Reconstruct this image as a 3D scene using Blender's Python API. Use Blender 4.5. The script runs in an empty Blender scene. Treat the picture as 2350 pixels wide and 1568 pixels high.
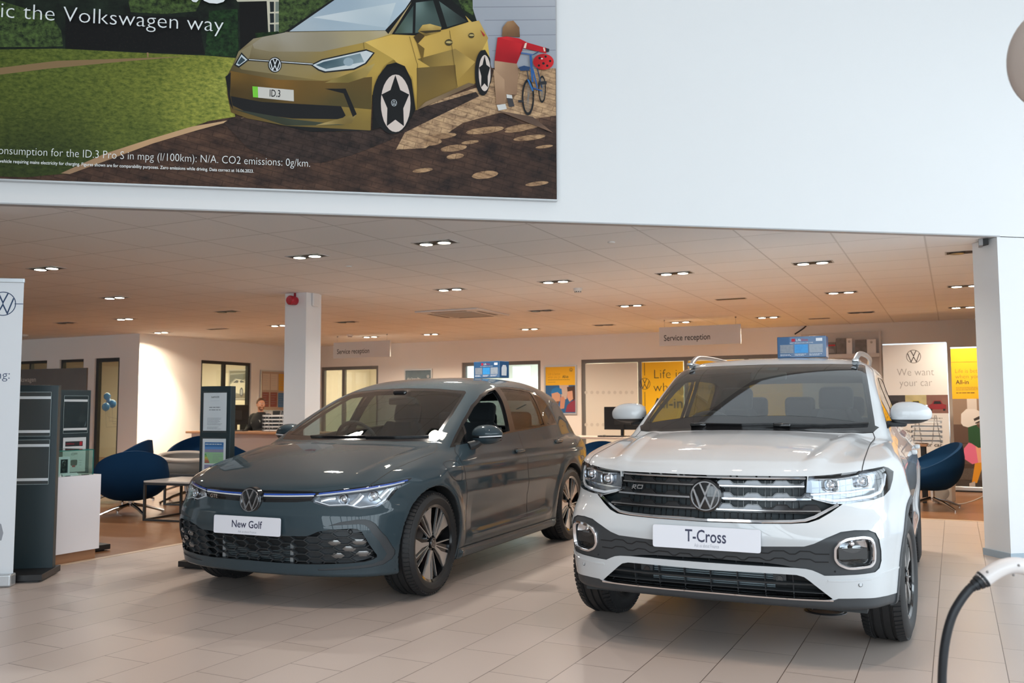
import bpy, bmesh, math, random
import numpy as np
from mathutils import Vector, Matrix
from mathutils.bvhtree import BVHTree

SC = bpy.context.scene
COL = SC.collection
random.seed(7)
R = math.radians
PI = math.pi

# ---------------------------------------------------------------- camera
CAM_H = 1.2052
F_PX = 2042.3
PITCH, ROLL, YAW = R(4.278), R(-0.190), R(26.33)
W_PX, H_PX = 2350, 1568
_fw = Vector((-math.sin(YAW) * math.cos(PITCH), math.cos(YAW) * math.cos(PITCH), math.sin(PITCH)))
_r0 = Vector((math.cos(YAW), math.sin(YAW), 0))
_u0 = _r0.cross(_fw)
_rt = _r0 * math.cos(ROLL) + _u0 * math.sin(ROLL)
_up = -_r0 * math.sin(ROLL) + _u0 * math.cos(ROLL)
EYE = Vector((0, 0, CAM_H))
cd = bpy.data.cameras.new('camera')
cam = bpy.data.objects.new('camera', cd)
COL.objects.link(cam)
m = Matrix.Identity(4)
for i in range(3):
	m[i][0], m[i][1], m[i][2], m[i][3] = _rt[i], _up[i], -_fw[i], EYE[i]
cam.matrix_world = m
cd.sensor_width = 36
cd.lens = F_PX * 36 / W_PX
cd.clip_start, cd.clip_end = 0.05, 200
cd.dof.use_dof = True
cd.dof.focus_distance = 5.6
cd.dof.aperture_fstop = 4.0
SC.camera = cam

# ---------------------------------------------------------------- exposure, sky and daylight
SC.view_settings.view_transform = 'Standard'
SC.view_settings.look = 'None'
SC.view_settings.exposure = 1.0
SC.view_settings.gamma = 1
SC.view_settings.use_curve_mapping = False
SC.cycles.use_denoising = True
SC.cycles.max_bounces = 10
SC.cycles.diffuse_bounces = 4
SC.cycles.adaptive_threshold = 0.025
SC.cycles.glossy_bounces = 4
SC.cycles.transparent_max_bounces = 16
SC.cycles.sample_clamp_indirect = 6
SC.cycles.blur_glossy = 0.1
SC.cycles.caustics_reflective = False
SC.cycles.caustics_refractive = False
wd = bpy.data.worlds.new('overcast_sky')
SC.world = wd
wd.use_nodes = True
bg = wd.node_tree.nodes['Background']
bg.inputs[0].default_value = (0.80, 0.92, 1.0, 1)
bg.inputs[1].default_value = 2.35

# ---------------------------------------------------------------- picture point to place
def ray(px, py):
	return _fw + _rt * ((px - W_PX / 2) / F_PX) - _up * ((py - H_PX / 2) / F_PX)

def onz(px, py, z):
	d = ray(px, py)
	return EYE + d * ((z - EYE.z) / d.z)

def ony(px, py, y):
	d = ray(px, py)
	return EYE + d * (y / d.y)

def onx(px, py, x):
	d = ray(px, py)
	return EYE + d * (x / d.x)

# ---------------------------------------------------------------- materials
MATS = {}

def mat(name, col, rough=0.5, metal=0.0, coat=0.0, emit=None, estr=0.0, spec=0.5, bump=None, noise=None, alpha=None, sheen=0.0):
	if name in MATS:
		return MATS[name]
	mt = bpy.data.materials.new(name)
	mt.use_nodes = True
	nt = mt.node_tree
	b = nt.nodes['Principled BSDF']
	b.inputs['Base Color'].default_value = (*col, 1)
	b.inputs['Roughness'].default_value = rough
	b.inputs['Metallic'].default_value = metal
	b.inputs['Coat Weight'].default_value = coat
	b.inputs['Coat Roughness'].default_value = 0.02
	b.inputs['Specular IOR Level'].default_value = spec
	if sheen:
		b.inputs['Sheen Weight'].default_value = sheen
	if emit:
		b.inputs['Emission Color'].default_value = (*emit, 1)
		b.inputs['Emission Strength'].default_value = estr
	if alpha is not None:
		b.inputs['Alpha'].default_value = alpha
	if noise or bump:
		tc = nt.nodes.new('ShaderNodeTexCoord')
		nz = nt.nodes.new('ShaderNodeTexNoise')
		nz.inputs['Scale'].default_value = (noise or bump)[0]
		nz.inputs['Detail'].default_value = 4
		nt.links.new(tc.outputs['Object'], nz.inputs['Vector'])
		if noise:
			mr = nt.nodes.new('ShaderNodeMix')
			mr.data_type = 'RGBA'
			mr.inputs[6].default_value = (*col, 1)
			mr.inputs[7].default_value = (*noise[1], 1)
			nt.links.new(nz.outputs['Fac'], mr.inputs[0])
			nt.links.new(mr.outputs[2], b.inputs['Base Color'])
		if bump:
			bp = nt.nodes.new('ShaderNodeBump')
			bp.inputs['Strength'].default_value = bump[1]
			bp.inputs['Distance'].default_value = 0.002
			nt.links.new(nz.outputs['Fac'], bp.inputs['Height'])
			nt.links.new(bp.outputs['Normal'], b.inputs['Normal'])
	MATS[name] = mt
	return mt

def glass(name, tint=(0.8, 0.9, 0.88), refl=1.0, ior=1.5):
	"""thin clear pane: tinted see-through plus a Fresnel mirror"""
	if name in MATS:
		return MATS[name]
	mt = bpy.data.materials.new(name)
	mt.use_nodes = True
	nt = mt.node_tree
	nt.nodes.clear()
	o = nt.nodes.new('ShaderNodeOutputMaterial')
	mx = nt.nodes.new('ShaderNodeMixShader')
	tr = nt.nodes.new('ShaderNodeBsdfTransparent')
	gl = nt.nodes.new('ShaderNodeBsdfGlossy')
	lw = nt.nodes.new('ShaderNodeLayerWeight')
	lw.inputs['Blend'].default_value = 0.5
	pw = nt.nodes.new('ShaderNodeMath')
	pw.operation = 'POWER'
	pw.inputs[1].default_value = 4.0
	ml = nt.nodes.new('ShaderNodeMath')
	ml.operation = 'MULTIPLY_ADD'
	f0 = ((ior - 1) / (ior + 1)) ** 2 * refl * 1.6
	ml.inputs[1].default_value = 1 - f0
	ml.inputs[2].default_value = f0
	tr.inputs[0].default_value = (*tint, 1)
	gl.inputs['Roughness'].default_value = 0.0
	nt.links.new(lw.outputs['Facing'], pw.inputs[0])
	nt.links.new(pw.outputs[0], ml.inputs[0])
	nt.links.new(ml.outputs[0], mx.inputs[0])
	nt.links.new(tr.outputs[0], mx.inputs[1])
	nt.links.new(gl.outputs[0], mx.inputs[2])
	nt.links.new(mx.outputs[0], o.inputs[0])
	MATS[name] = mt
	return mt

def emis(name, col, s):
	return mat(name, (0.8, 0.8, 0.8), emit=col, estr=s)

def srgb(r, g, b):
	f = lambda c: (c / 255 / 12.92) if c <= 10 else ((c / 255 + 0.055) / 1.055) ** 2.4
	return (f(r), f(g), f(b))

# ---------------------------------------------------------------- mesh collecting
class MB:
	"""collects solids; build() links them as one mesh object"""
	def __init__(s):
		s.v, s.f, s.mi, s.mats, s.sm = [], [], [], [], []
		s.cur = 0
		s.smooth = False

	def m(s, mt, smooth=None):
		if mt not in s.mats:
			s.mats.append(mt)
		s.cur = s.mats.index(mt)
		if smooth is not None:
			s.smooth = smooth
		return s

	def add(s, vs, fs, M=None):
		o = len(s.v)
		s.v += [tuple(M @ Vector(p)) if M is not None else tuple(p) for p in vs]
		for f in fs:
			s.f.append([i + o for i in f])
			s.mi.append(s.cur)
			s.sm.append(s.smooth)
		return s

	def box(s, a, b, M=None, bev=0.0):
		x0, y0, z0 = (min(p, q) for p, q in zip(a, b))
		x1, y1, z1 = (max(p, q) for p, q in zip(a, b))
		if bev <= 0:
			vs = [(x, y, z) for x in (x0, x1) for y in (y0, y1) for z in (z0, z1)]
			return s.add(vs, [(0, 1, 3, 2), (4, 6, 7, 5), (0, 4, 5, 1), (2, 3, 7, 6), (0, 2, 6, 4), (1, 5, 7, 3)], M)
		bm = bmesh.new()
		bmesh.ops.create_cube(bm, size=1)
		for v in bm.verts:
			v.co = ((x0 + x1) / 2 + v.co.x * (x1 - x0), (y0 + y1) / 2 + v.co.y * (y1 - y0), (z0 + z1) / 2 + v.co.z * (z1 - z0))
		bmesh.ops.bevel(bm, geom=bm.edges[:], offset=bev, segments=3, profile=0.5, affect='EDGES')
		return s.bm(bm, M)

	def bm(s, bm, M=None):
		bm.verts.index_update()
		s.add([v.co.copy() for v in bm.verts], [[v.index for v in f.verts] for f in bm.faces], M)
		bm.free()
		return s

	def prism(s, poly, d0, d1, axes='xz', M=None, cap=True):
		"""polygon in the plane of two axes, pushed along the third from d0 to d1"""
		def P(u, v, d):
			return {'xz': (u, d, v), 'xy': (u, v, d), 'yz': (d, u, v)}[axes]
		n = len(poly)
		vs = [P(u, v, d0) for u, v in poly] + [P(u, v, d1) for u, v in poly]
		fs = [(i, (i + 1) % n, n + (i + 1) % n, n + i) for i in range(n)]
		if cap:
			fs += [list(range(n))[::-1], [n + i for i in range(n)]]
		return s.add(vs, fs, M)

	def lathe(s, prof, n=32, M=None, a0=0.0, a1=2 * PI):
		"""profile of (radius, height) turned about Z"""
		full = abs(a1 - a0 - 2 * PI) < 1e-6
		k = n if full else n + 1
		vs, fs = [], []
		for i in range(k):
			a = a0 + (a1 - a0) * i / n
			for r, z in prof:
				vs.append((r * math.cos(a), r * math.sin(a), z))
		L = len(prof)
		for i in range(n):
			j = (i + 1) % k
			for q in range(L - 1):
				fs.append((i * L + q, j * L + q, j * L + q + 1, i * L + q + 1))
		return s.add(vs, fs, M)

	def cyl(s, p0, p1, r0, r1=None, n=16, cap=True):
		p0, p1 = Vector(p0), Vector(p1)
		r1 = r0 if r1 is None else r1
		d = (p1 - p0)
		q = d.normalized().to_track_quat('Z', 'Y').to_matrix().to_4x4()
		M = Matrix.Translation(p0) @ q
		L = d.length
		prof = ([(0, 0)] if cap else []) + [(r0, 0), (r1, L)] + ([(0, L)] if cap else [])
		return s.lathe(prof, n, M)

	def tube(s, pts, r, n=8, cap=True, closed=False):
		pts = [Vector(p) for p in pts]
		rs = r if isinstance(r, (list, tuple)) else [r] * len(pts)
		vs, fs = [], []
		up = None
		N = len(pts)
		for i, p in enumerate(pts):
			a = pts[i - 1] if (i > 0 or closed) else p
			b = pts[(i + 1) % N] if (i < N - 1 or closed) else p
			t = (b - a).normalized()
			if up is None:
				up = t.orthogonal().normalized()
			up = (up - t * up.dot(t)).normalized()
			w = t.cross(up)
			for k in range(n):
				c = 2 * PI * k / n
				vs.append(p + (up * math.cos(c) + w * math.sin(c)) * rs[i])
		for i in range(N if closed else N - 1):
			j = (i + 1) % N
			for k in range(n):
				k2 = (k + 1) % n
				fs.append((i * n + k, i * n + k2, j * n + k2, j * n + k))
		if cap and not closed:
			fs += [list(range(n))[::-1], [(N - 1) * n + k for k in range(n)]]
		return s.add(vs, fs)

	def sphere(s, c, r, n=20, M=None):
		bm = bmesh.new()
		bmesh.ops.create_uvsphere(bm, u_segments=n, v_segments=max(6, n // 2), radius=1)
		rr = r if isinstance(r, (tuple, list)) else (r, r, r)
		for v in bm.verts:
			v.co = (c[0] + v.co.x * rr[0], c[1] + v.co.y * rr[1], c[2] + v.co.z * rr[2])
		return s.bm(bm, M)

	def build(s, name, mt=None, parent=None, smooth=None, fixn=True):
		me = bpy.data.meshes.new(name)
		me.from_pydata([tuple(p) for p in s.v], [], s.f)
		mats = s.mats or ([mt] if mt else [])
		for q in mats:
			me.materials.append(q)
		if s.mats:
			me.polygons.foreach_set('material_index', s.mi)
		me.polygons.foreach_set('use_smooth', [bool(smooth) if smooth is not None else q for q in s.sm])
		if fixn:
			bm = bmesh.new()
			bm.from_mesh(me)
			bmesh.ops.recalc_face_normals(bm, faces=bm.faces[:])
			bm.to_mesh(me)
			bm.free()
		if smooth or any(s.sm):
			try:
				me.set_sharp_from_angle(angle=R(35))
			except Exception:
				pass
		return link(name, me, parent)

def link(name, me, parent=None):
	o = bpy.data.objects.new(name, me)
	COL.objects.link(o)
	if parent is not None:
		put_under(o, parent)
	return o

def world_of(o):
	M = Matrix.LocRotScale(o.location, o.rotation_euler, o.scale)
	if o.parent is not None:
		M = world_of(o.parent) @ o.matrix_parent_inverse @ M
	return M

def put_under(o, parent, keep=True):
	o.parent = parent
	o.matrix_parent_inverse = world_of(parent).inverted() if keep else Matrix.Identity(4)

def tag(o, label=None, cat=None, group=None, kind=None):
	for k, v in (('label', label), ('category', cat), ('group', group), ('kind', kind)):
		if v:
			o[k] = v
	return o

def thing(name, label, cat, loc=(0, 0, 0), rz=0.0, group=None):
	o = bpy.data.objects.new(name, None)
	o.empty_display_size = 0.1
	COL.objects.link(o)
	o.location = loc
	o.rotation_euler = (0, 0, rz)
	return tag(o, label, cat, group)

KIDS = {}
def copy_tree(o, parent=None):
	c = o.copy()
	COL.objects.link(c)
	if parent is not None:
		c.parent = parent
	for ch in [q for q in COL.objects if q.parent == o]:
		copy_tree(ch, c)
	return c

def struct(o):
	o['kind'] = 'structure'
	return o

# ---------------------------------------------------------------- lettering as real geometry
_tcache = {}
def text_polys(body, size, thin=0.0, align='LEFT', spacing=1.0):
	key = (body, round(size, 5), thin, align, spacing)
	if key not in _tcache:
		cu = bpy.data.curves.new('lettering', 'FONT')
		cu.body = body
		cu.size = size
		cu.offset = thin * size
		cu.align_x = align
		cu.space_character = spacing
		cu.resolution_u = 3
		o = bpy.data.objects.new('lettering', cu)
		COL.objects.link(o)
		bpy.context.view_layer.update()
		me = bpy.data.meshes.new_from_object(o.evaluated_get(bpy.context.evaluated_depsgraph_get()))
		vs = [tuple(v.co) for v in me.vertices]
		fs = [list(p.vertices) for p in me.polygons]
		bpy.data.objects.remove(o)
		bpy.data.curves.remove(cu)
		bpy.data.meshes.remove(me)
		_tcache[key] = (vs, fs)
	return _tcache[key]

def put_text(mb, body, size, M, thin=0.0, align='LEFT', fit=None, spacing=1.0):
	"""flat lettering in M's XY plane, baseline at the origin; fit = wanted width"""
	vs, fs = text_polys(body, size, thin, align, spacing)
	if fit and vs:
		w = max(v[0] for v in vs) - min(v[0] for v in vs)
		k = fit / max(w, 1e-6)
		vs = [(v[0] * k, v[1], v[2]) for v in vs]
	mb.add(vs, fs, M)

def frame_M(o, ux, uy):
	"""matrix whose X and Y axes are ux, uy (unit) and origin o"""
	ux, uy = Vector(ux).normalized(), Vector(uy).normalized()
	uz = ux.cross(uy)
	M = Matrix.Identity(4)
	for i in range(3):
		M[i][0], M[i][1], M[i][2], M[i][3] = ux[i], uy[i], uz[i], o[i]
	return M

def stroke_polys(pts, w):
	"""2D polyline to a mitred strip of width w: list of quads"""
	P = [Vector((p[0], p[1])) for p in pts]
	L, Rr = [], []
	for i, p in enumerate(P):
		a = (P[i] - P[i - 1]).normalized() if i > 0 else None
		b = (P[i + 1] - P[i]).normalized() if i < len(P) - 1 else None
		a = a or b
		b = b or a
		na, nb = Vector((-a.y, a.x)), Vector((-b.y, b.x))
		mm = (na + nb)
		mm = mm / max(0.25, mm.length_squared) * 2 if mm.length > 1e-6 else na
		L.append(p + mm * w / 2)
		Rr.append(p - mm * w / 2)
	return [(L[i], L[i + 1], Rr[i + 1], Rr[i]) for i in range(len(P) - 1)]

VW_V = [(-0.36, 0.86), (0.0, 0.08), (0.36, 0.86)]
VW_W = [(-0.80, 0.46), (-0.36, -0.80), (0.0, -0.06), (0.36, -0.80), (0.80, 0.46)]

def vw_mark(mb, r, M, h=0.0, ring=0.075, w=0.13):
	"""ring with a V above a W; h = raised height, 0 for printed"""
	def slab(poly):
		n = len(poly)
		if h <= 0:
			mb.add([(p[0], p[1], 0) for p in poly], [list(range(n))], M)
		else:
			vs = [(p[0], p[1], 0) for p in poly] + [(p[0], p[1], h) for p in poly]
			mb.add(vs, [[n + i for i in range(n)], list(range(n))[::-1]] + [(i, (i + 1) % n, n + (i + 1) % n, n + i) for i in range(n)], M)
	N = 48
	for i in range(N):
		a, b = 2 * PI * i / N, 2 * PI * (i + 1) / N
		q = [(math.cos(a) * r, math.sin(a) * r), (math.cos(b) * r, math.sin(b) * r),
             (math.cos(b) * r * (1 - ring), math.sin(b) * r * (1 - ring)), (math.cos(a) * r * (1 - ring), math.sin(a) * r * (1 - ring))]
		slab(q[::-1])
	for st in (VW_V, VW_W):
		for q in stroke_polys([(p[0] * r, p[1] * r) for p in st], w * r):
			slab(list(q))

# ================================================================ daylight openings and lamps
CEIL = 2.57
BK_A = R(36.1)                                  # the white upper wall stands at this angle to the back wall
BK_P = Vector((0.363, 8.073, 0))
BK_U = Vector((math.cos(BK_A), math.sin(BK_A), 0))
BK_N = Vector((math.sin(BK_A), -math.cos(BK_A), 0))     # towards the front of the showroom
BACK_Y, SIDE_X, LEFT_Y = 15.6, -13.1, 11.35

def area_light(name, loc, direction, sx, sy, power, col, spread=PI, shape='RECTANGLE'):
	l = bpy.data.lights.new(name, 'AREA')
	l.shape = shape
	l.size, l.size_y = sx, sy
	l.energy = power
	l.color = col
	l.spread = spread
	o = bpy.data.objects.new(name, l)
	COL.objects.link(o)
	o.location = loc
	o.rotation_euler = Vector(direction).to_track_quat('-Z', 'Y').to_euler()
	return o

def portal(name, loc, direction, sx, sy):
	o = area_light(name, loc, direction, sx, sy, 1.0, (1, 1, 1))
	o.data.cycles.is_portal = True
	return o

GLZ_X, GLZ_Y = 5.2, -5.0                        # glazed fronts of the showroom, right and behind the camera
portal('sky_portal_right', (GLZ_X + 0.1, 2.0, 2.1), (-1, 0, 0), 13.5, 4.0)
portal('sky_portal_front', (1.3, GLZ_Y - 0.1, 2.1), (0, 1, 0), 7.8, 4.0)
# added warm lights without fixtures, unseen overhead, to warm the front floor tiles
for sx, sy in ((-3.4, 2.6), (-1.6, 3.4), (0.2, 4.2)):
	area_light('warm_fill', (sx, sy, 6.2), (0, 0, -1), 0.25, 0.25, 6.5, (1.0, 0.80, 0.66), R(80), 'ELLIPSE')
# office ceiling lamps behind the glazed partitions
area_light('office_lamp_left', (-16.0, 13.4, 2.5), (0, 0, -1), 4.0, 1.5, 60, (1.0, 0.86, 0.55))
area_light('office_lamp_side', (-15.0, 14.0, 2.5), (0, 0, -1), 1.2, 1.0, 25, (1.0, 0.86, 0.55))
area_light('office_lamp_back', (-11.2, 17.2, 2.5), (0, 0, -1), 2.0, 1.2, 45, (1.0, 0.86, 0.62))
area_light('office_lamp_middle', (-8.0, 17.2, 2.5), (0, 0, -1), 2.0, 1.2, 50, (0.72, 0.90, 1.0))
area_light('office_lamp_right', (-4.2, 17.2, 2.5), (0, 0, -1), 4.0, 1.2, 90, (1.0, 0.94, 0.82))

# ================================================================ the room
def tile_floor():
	mt = bpy.data.materials.new('floor_tiles')
	mt.use_nodes = True
	nt = mt.node_tree
	b = nt.nodes['Principled BSDF']
	tc = nt.nodes.new('ShaderNodeTexCoord')
	sp = nt.nodes.new('ShaderNodeSeparateXYZ')
	cb = nt.nodes.new('ShaderNodeCombineXYZ')
	nt.links.new(tc.outputs['Object'], sp.inputs[0])
	def ma(src, add):
		n = nt.nodes.new('ShaderNodeMath')
		n.operation = 'ADD'
		n.inputs[1].default_value = add
		nt.links.new(src, n.inputs[0])
		return n.outputs[0]
	nt.links.new(ma(sp.outputs['Y'], 58.3 + 0.09), cb.inputs[0])
	nt.links.new(ma(sp.outputs['X'], 0.13 + 60.8), cb.inputs[1])
	br = nt.nodes.new('ShaderNodeTexBrick')
	br.offset = 0.5
	br.inputs['Scale'].default_value = 1
	br.inputs['Brick Width'].default_value = 0.583
	br.inputs['Row Height'].default_value = 0.304
	br.inputs['Mortar Size'].default_value = 0.0022
	br.inputs['Mortar Smooth'].default_value = 0.2
	br.inputs['Color1'].default_value = (*srgb(192, 178, 170), 1)
	br.inputs['Color2'].default_value = (*srgb(186, 172, 163), 1)
	br.inputs['Mortar'].default_value = (*srgb(96, 82, 74), 1)
	nt.links.new(cb.outputs[0], br.inputs['Vector'])
	nz = nt.nodes.new('ShaderNodeTexNoise')
	nz.inputs['Scale'].default_value = 260
	nt.links.new(tc.outputs['Object'], nz.inputs['Vector'])
	mx = nt.nodes.new('ShaderNodeMix')
	mx.data_type = 'RGBA'
	mx.blend_type = 'MULTIPLY'
	mx.inputs[0].default_value = 0.12
	nt.links.new(br.outputs['Color'], mx.inputs[6])
	nt.links.new(nz.outputs['Fac'], mx.inputs[7])
	nt.links.new(mx.outputs[2], b.inputs['Base Color'])
	b.inputs['Roughness'].default_value = 0.34
	b.inputs['Specular IOR Level'].default_value = 0.4
	bp = nt.nodes.new('ShaderNodeBump')
	bp.inputs['Strength'].default_value = 0.25
	bp.inputs['Distance'].default_value = 0.002
	bp.invert = True
	nt.links.new(br.outputs['Fac'], bp.inputs['Height'])
	nt.links.new(bp.outputs['Normal'], b.inputs['Normal'])
	return mt

def wood_floor():
	mt = bpy.data.materials.new('wood_planks')
	mt.use_nodes = True
	nt = mt.node_tree
	b = nt.nodes['Principled BSDF']
	tc = nt.nodes.new('ShaderNodeTexCoord')
	br = nt.nodes.new('ShaderNodeTexBrick')
	br.offset = 0.37
	br.inputs['Scale'].default_value = 1
	br.inputs['Brick Width'].default_value = 1.2
	br.inputs['Row Height'].default_value = 0.14
	br.inputs['Mortar Size'].default_value = 0.001
	br.inputs['Color1'].default_value = (*srgb(160, 116, 80), 1)
	br.inputs['Color2'].default_value = (*srgb(146, 102, 68), 1)
	br.inputs['Mortar'].default_value = (*srgb(90, 56, 34), 1)
	nt.links.new(tc.outputs['Object'], br.inputs['Vector'])
	mp = nt.nodes.new('ShaderNodeMapping')
	mp.inputs['Scale'].default_value = (2, 30, 1)
	nz = nt.nodes.new('ShaderNodeTexNoise')
	nz.inputs['Scale'].default_value = 3
	nz.inputs['Detail'].default_value = 5
	nt.links.new(tc.outputs['Object'], mp.inputs[0])
	nt.links.new(mp.outputs[0], nz.inputs['Vector'])
	mx = nt.nodes.new('ShaderNodeMix')
	mx.data_type = 'RGBA'
	mx.blend_type = 'MULTIPLY'
	mx.inputs[0].default_value = 0.45
	nt.links.new(br.outputs['Color'], mx.inputs[6])
	nt.links.new(nz.outputs['Fac'], mx.inputs[7])
	nt.links.new(mx.outputs[2], b.inputs['Base Color'])
	b.inputs['Roughness'].default_value = 0.3
	return mt

def ceiling_tiles():
	mt = bpy.data.materials.new('ceiling_tiles')
	mt.use_nodes = True
	nt = mt.node_tree
	b = nt.nodes['Principled BSDF']
	tc = nt.nodes.new('ShaderNodeTexCoord')
	mp = nt.nodes.new('ShaderNodeMapping')
	mp.inputs['Location'].default_value = (3.45 + 65.75, -4.69 + 61.2, 0)
	br = nt.nodes.new('ShaderNodeTexBrick')
	br.offset = 0.0
	br.inputs['Scale'].default_value = 1
	br.inputs['Brick Width'].default_value = 0.6575
	br.inputs['Row Height'].default_value = 0.612
	br.inputs['Mortar Size'].default_value = 0.007
	br.inputs['Mortar Smooth'].default_value = 0.1
	br.inputs['Color1'].default_value = (0.90, 0.895, 0.89, 1)
	br.inputs['Color2'].default_value = (0.87, 0.865, 0.86, 1)
	br.inputs['Mortar'].default_value = (0.66, 0.65, 0.64, 1)
	nt.links.new(tc.outputs['Object'], mp.inputs[0])
	nt.links.new(mp.outputs[0], br.inputs['Vector'])
	nt.links.new(br.outputs['Color'], b.inputs['Base Color'])
	b.inputs['Roughness'].default_value = 0.9
	bp = nt.nodes.new('ShaderNodeBump')
	bp.inputs['Strength'].default_value = 0.5
	bp.inputs['Distance'].default_value = 0.006
	bp.invert = True
	nt.links.new(br.outputs['Fac'], bp.inputs['Height'])
	nt.links.new(bp.outputs['Normal'], b.inputs['Normal'])
	return mt

WHITE = mat('white_wall', (0.76, 0.765, 0.77), 0.75)
CREAM = mat('cream_wall', (0.84, 0.815, 0.79), 0.8, bump=(220, 0.05))
OFFICE = mat('office_wall', (0.80, 0.76, 0.66), 0.8)
FRAME = mat('grey_frame', (0.17, 0.165, 0.16), 0.45)
DKFRAME = mat('dark_frame', (0.022, 0.024, 0.026), 0.45)

fl = MB().m(tile_floor())
fl.add([(-6.25, -9, 0), (8, -9, 0), (8, 10.65, 0), (-6.25, 10.65, 0)], [(0, 1, 2, 3)])
fl.add([(-6.25, -9, -0.12), (8, -9, -0.12), (8, 10.65, -0.12), (-6.25, 10.65, -0.12)], [(3, 2, 1, 0)])
struct(fl.build('floor'))
wf = MB().m(wood_floor())
wf.add([(-24, -9, 0), (-6.25, -9, 0), (-6.25, 10.65, 0), (8, 10.65, 0), (8, 20, 0), (-24, 20, 0)], [(0, 1, 2, 3, 4, 5)])
wf.add([(-24, -9, -0.12), (-6.25, -9, -0.12), (-6.25, 10.65, -0.12), (8, 10.65, -0.12), (8, 20, -0.12), (-24, 20, -0.12)], [(5, 4, 3, 2, 1, 0)])
struct(wf.build('wooden_floor'))
tr = MB().m(mat('pale_edging', srgb(196, 176, 156), 0.4))
tr.box((-6.275, -9, 0), (-6.225, 10.675, 0.004))
tr.box((-6.225, 10.625, 0), (8, 10.675, 0.004))
struct(tr.build('trim_1'))

# low ceiling of the rear zone, bounded by the white upper wall
def on_bulk(x):
	return BK_P.y + (x - BK_P.x) * math.tan(BK_A)
ce = MB().m(ceiling_tiles())
pl = [(-24, on_bulk(-24)), (6, on_bulk(6)), (6, 20), (-24, 20)]
ce.add([(x, y, CEIL) for x, y in pl], [(3, 2, 1, 0)])
ce.add([(x, y, CEIL + 0.1) for x, y in pl], [(0, 1, 2, 3)])
struct(ce.build('ceiling'))

def along(a, d, z):
	return BK_P + BK_U * a + BK_N * d + Vector((0, 0, z))

ub = MB().m(WHITE)
c0 = [along(-19, 0, 0), along(6, 0, 0), along(6, -0.06, 0), along(-19, -0.06, 0)]
ub.prism([(p.x, p.y) for p in c0], CEIL, 6.3, 'xy')
struct(ub.build('wall_upper'))
tb = MB().m(mat('wall_edge', (0.42, 0.42, 0.43), 0.5))
c0 = [along(-19, 0.004, 0), along(0.02, 0.004, 0), along(0.02, -0.062, 0), along(-19, -0.062, 0)]
tb.prism([(p.x, p.y) for p in c0], CEIL - 0.004, CEIL + 0.006, 'xy')
struct(tb.build('trim_2'))
# white column wall at the right that carries the upper wall
cw = MB().m(WHITE)
c0 = [along(0.0, -0.006, 0), along(6, -0.006, 0), along(6, -0.30, 0), along(0.0, -0.30, 0)]
cw.prism([(p.x, p.y) for p in c0], 0.0, CEIL - 0.004, 'xy')
struct(cw.build('wall_right'))
sk = MB().m(mat('skirting_grey', srgb(160, 176, 188), 0.5))
c0 = [along(-0.012, 0.006, 0), along(6, 0.006, 0), along(6, -0.31, 0), along(-0.012, -0.31, 0)]
sk.prism([(p.x, p.y) for p in c0], 0.0, 0.055, 'xy')
struct(sk.build('baseboard_right'))

def wall(name, axis, c, t, a0, a1, z0, z1, holes, mt):
	"""wall along X (axis x, at Y = c) or along Y (axis y, at X = c), thickness t to the far side, with rectangular holes"""
	w = MB().m(mt)
	def put(p, q, r_, s_):
		if q - p < 1e-4 or s_ - r_ < 1e-4:
			return
		if axis == 'x':
			w.box((p, c, r_), (q, c + t, s_))
		else:
			w.box((c, p, r_), (c + t, q, s_))
	hs = sorted(holes)
	cur = a0
	for (h0, h1, y0, y1) in hs:
		put(cur, h0, z0, z1)
		put(h0, h1, z0, y0)
		put(h0, h1, y1, z1)
		cur = h1
	put(cur, a1, z0, z1)
	return struct(w.build(name))

HL = [(-17.9, -15.59, 0.08, 2.15), (-15.23, -14.56, 0.08, 2.15), (-14.26, -13.60, 0.02, 2.15)]
HS = [(12.83, 14.21, 0.08, 2.16)]
HB = [(-12.39, -10.88, 0.02, 2.11), (-8.85, -7.11, 0.02, 2.12), (-6.27, -2.10, 0.02, 2.11)]
wall('wall_left', 'x', LEFT_Y, 0.14, -24, SIDE_X, 0, CEIL, HL, CREAM)
wall('wall_side', 'y', SIDE_X, -0.14, LEFT_Y + 0.14, BACK_Y, 0, CEIL, HS, CREAM)
wall('wall_back', 'x', BACK_Y, 0.14, SIDE_X - 0.14, 6, 0, CEIL, HB, CREAM)
ob = MB().m(OFFICE)
ob.box((SIDE_X - 0.14, 18.6, 0), (6, 18.7, CEIL))
ob.box((-24, 15.74, 0), (SIDE_X - 0.14, 15.84, CEIL))
ob.box((-24.1, -9, 0), (-24, 20, CEIL))
ob.box((-9.6, 15.74, 0), (-9.5, 18.6, CEIL))
ob.box((-13.34, 15.74, 0), (-13.24, 18.7, CEIL))
ob.box((-6.6, 15.74, 0), (-6.5, 18.6, CEIL))
struct(ob.build('wall_office'))
rw = MB().m(CREAM)
rw.box((6, 10.0, 0), (6.12, 20, CEIL))
struct(rw.build('wall_far_right'))

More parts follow.
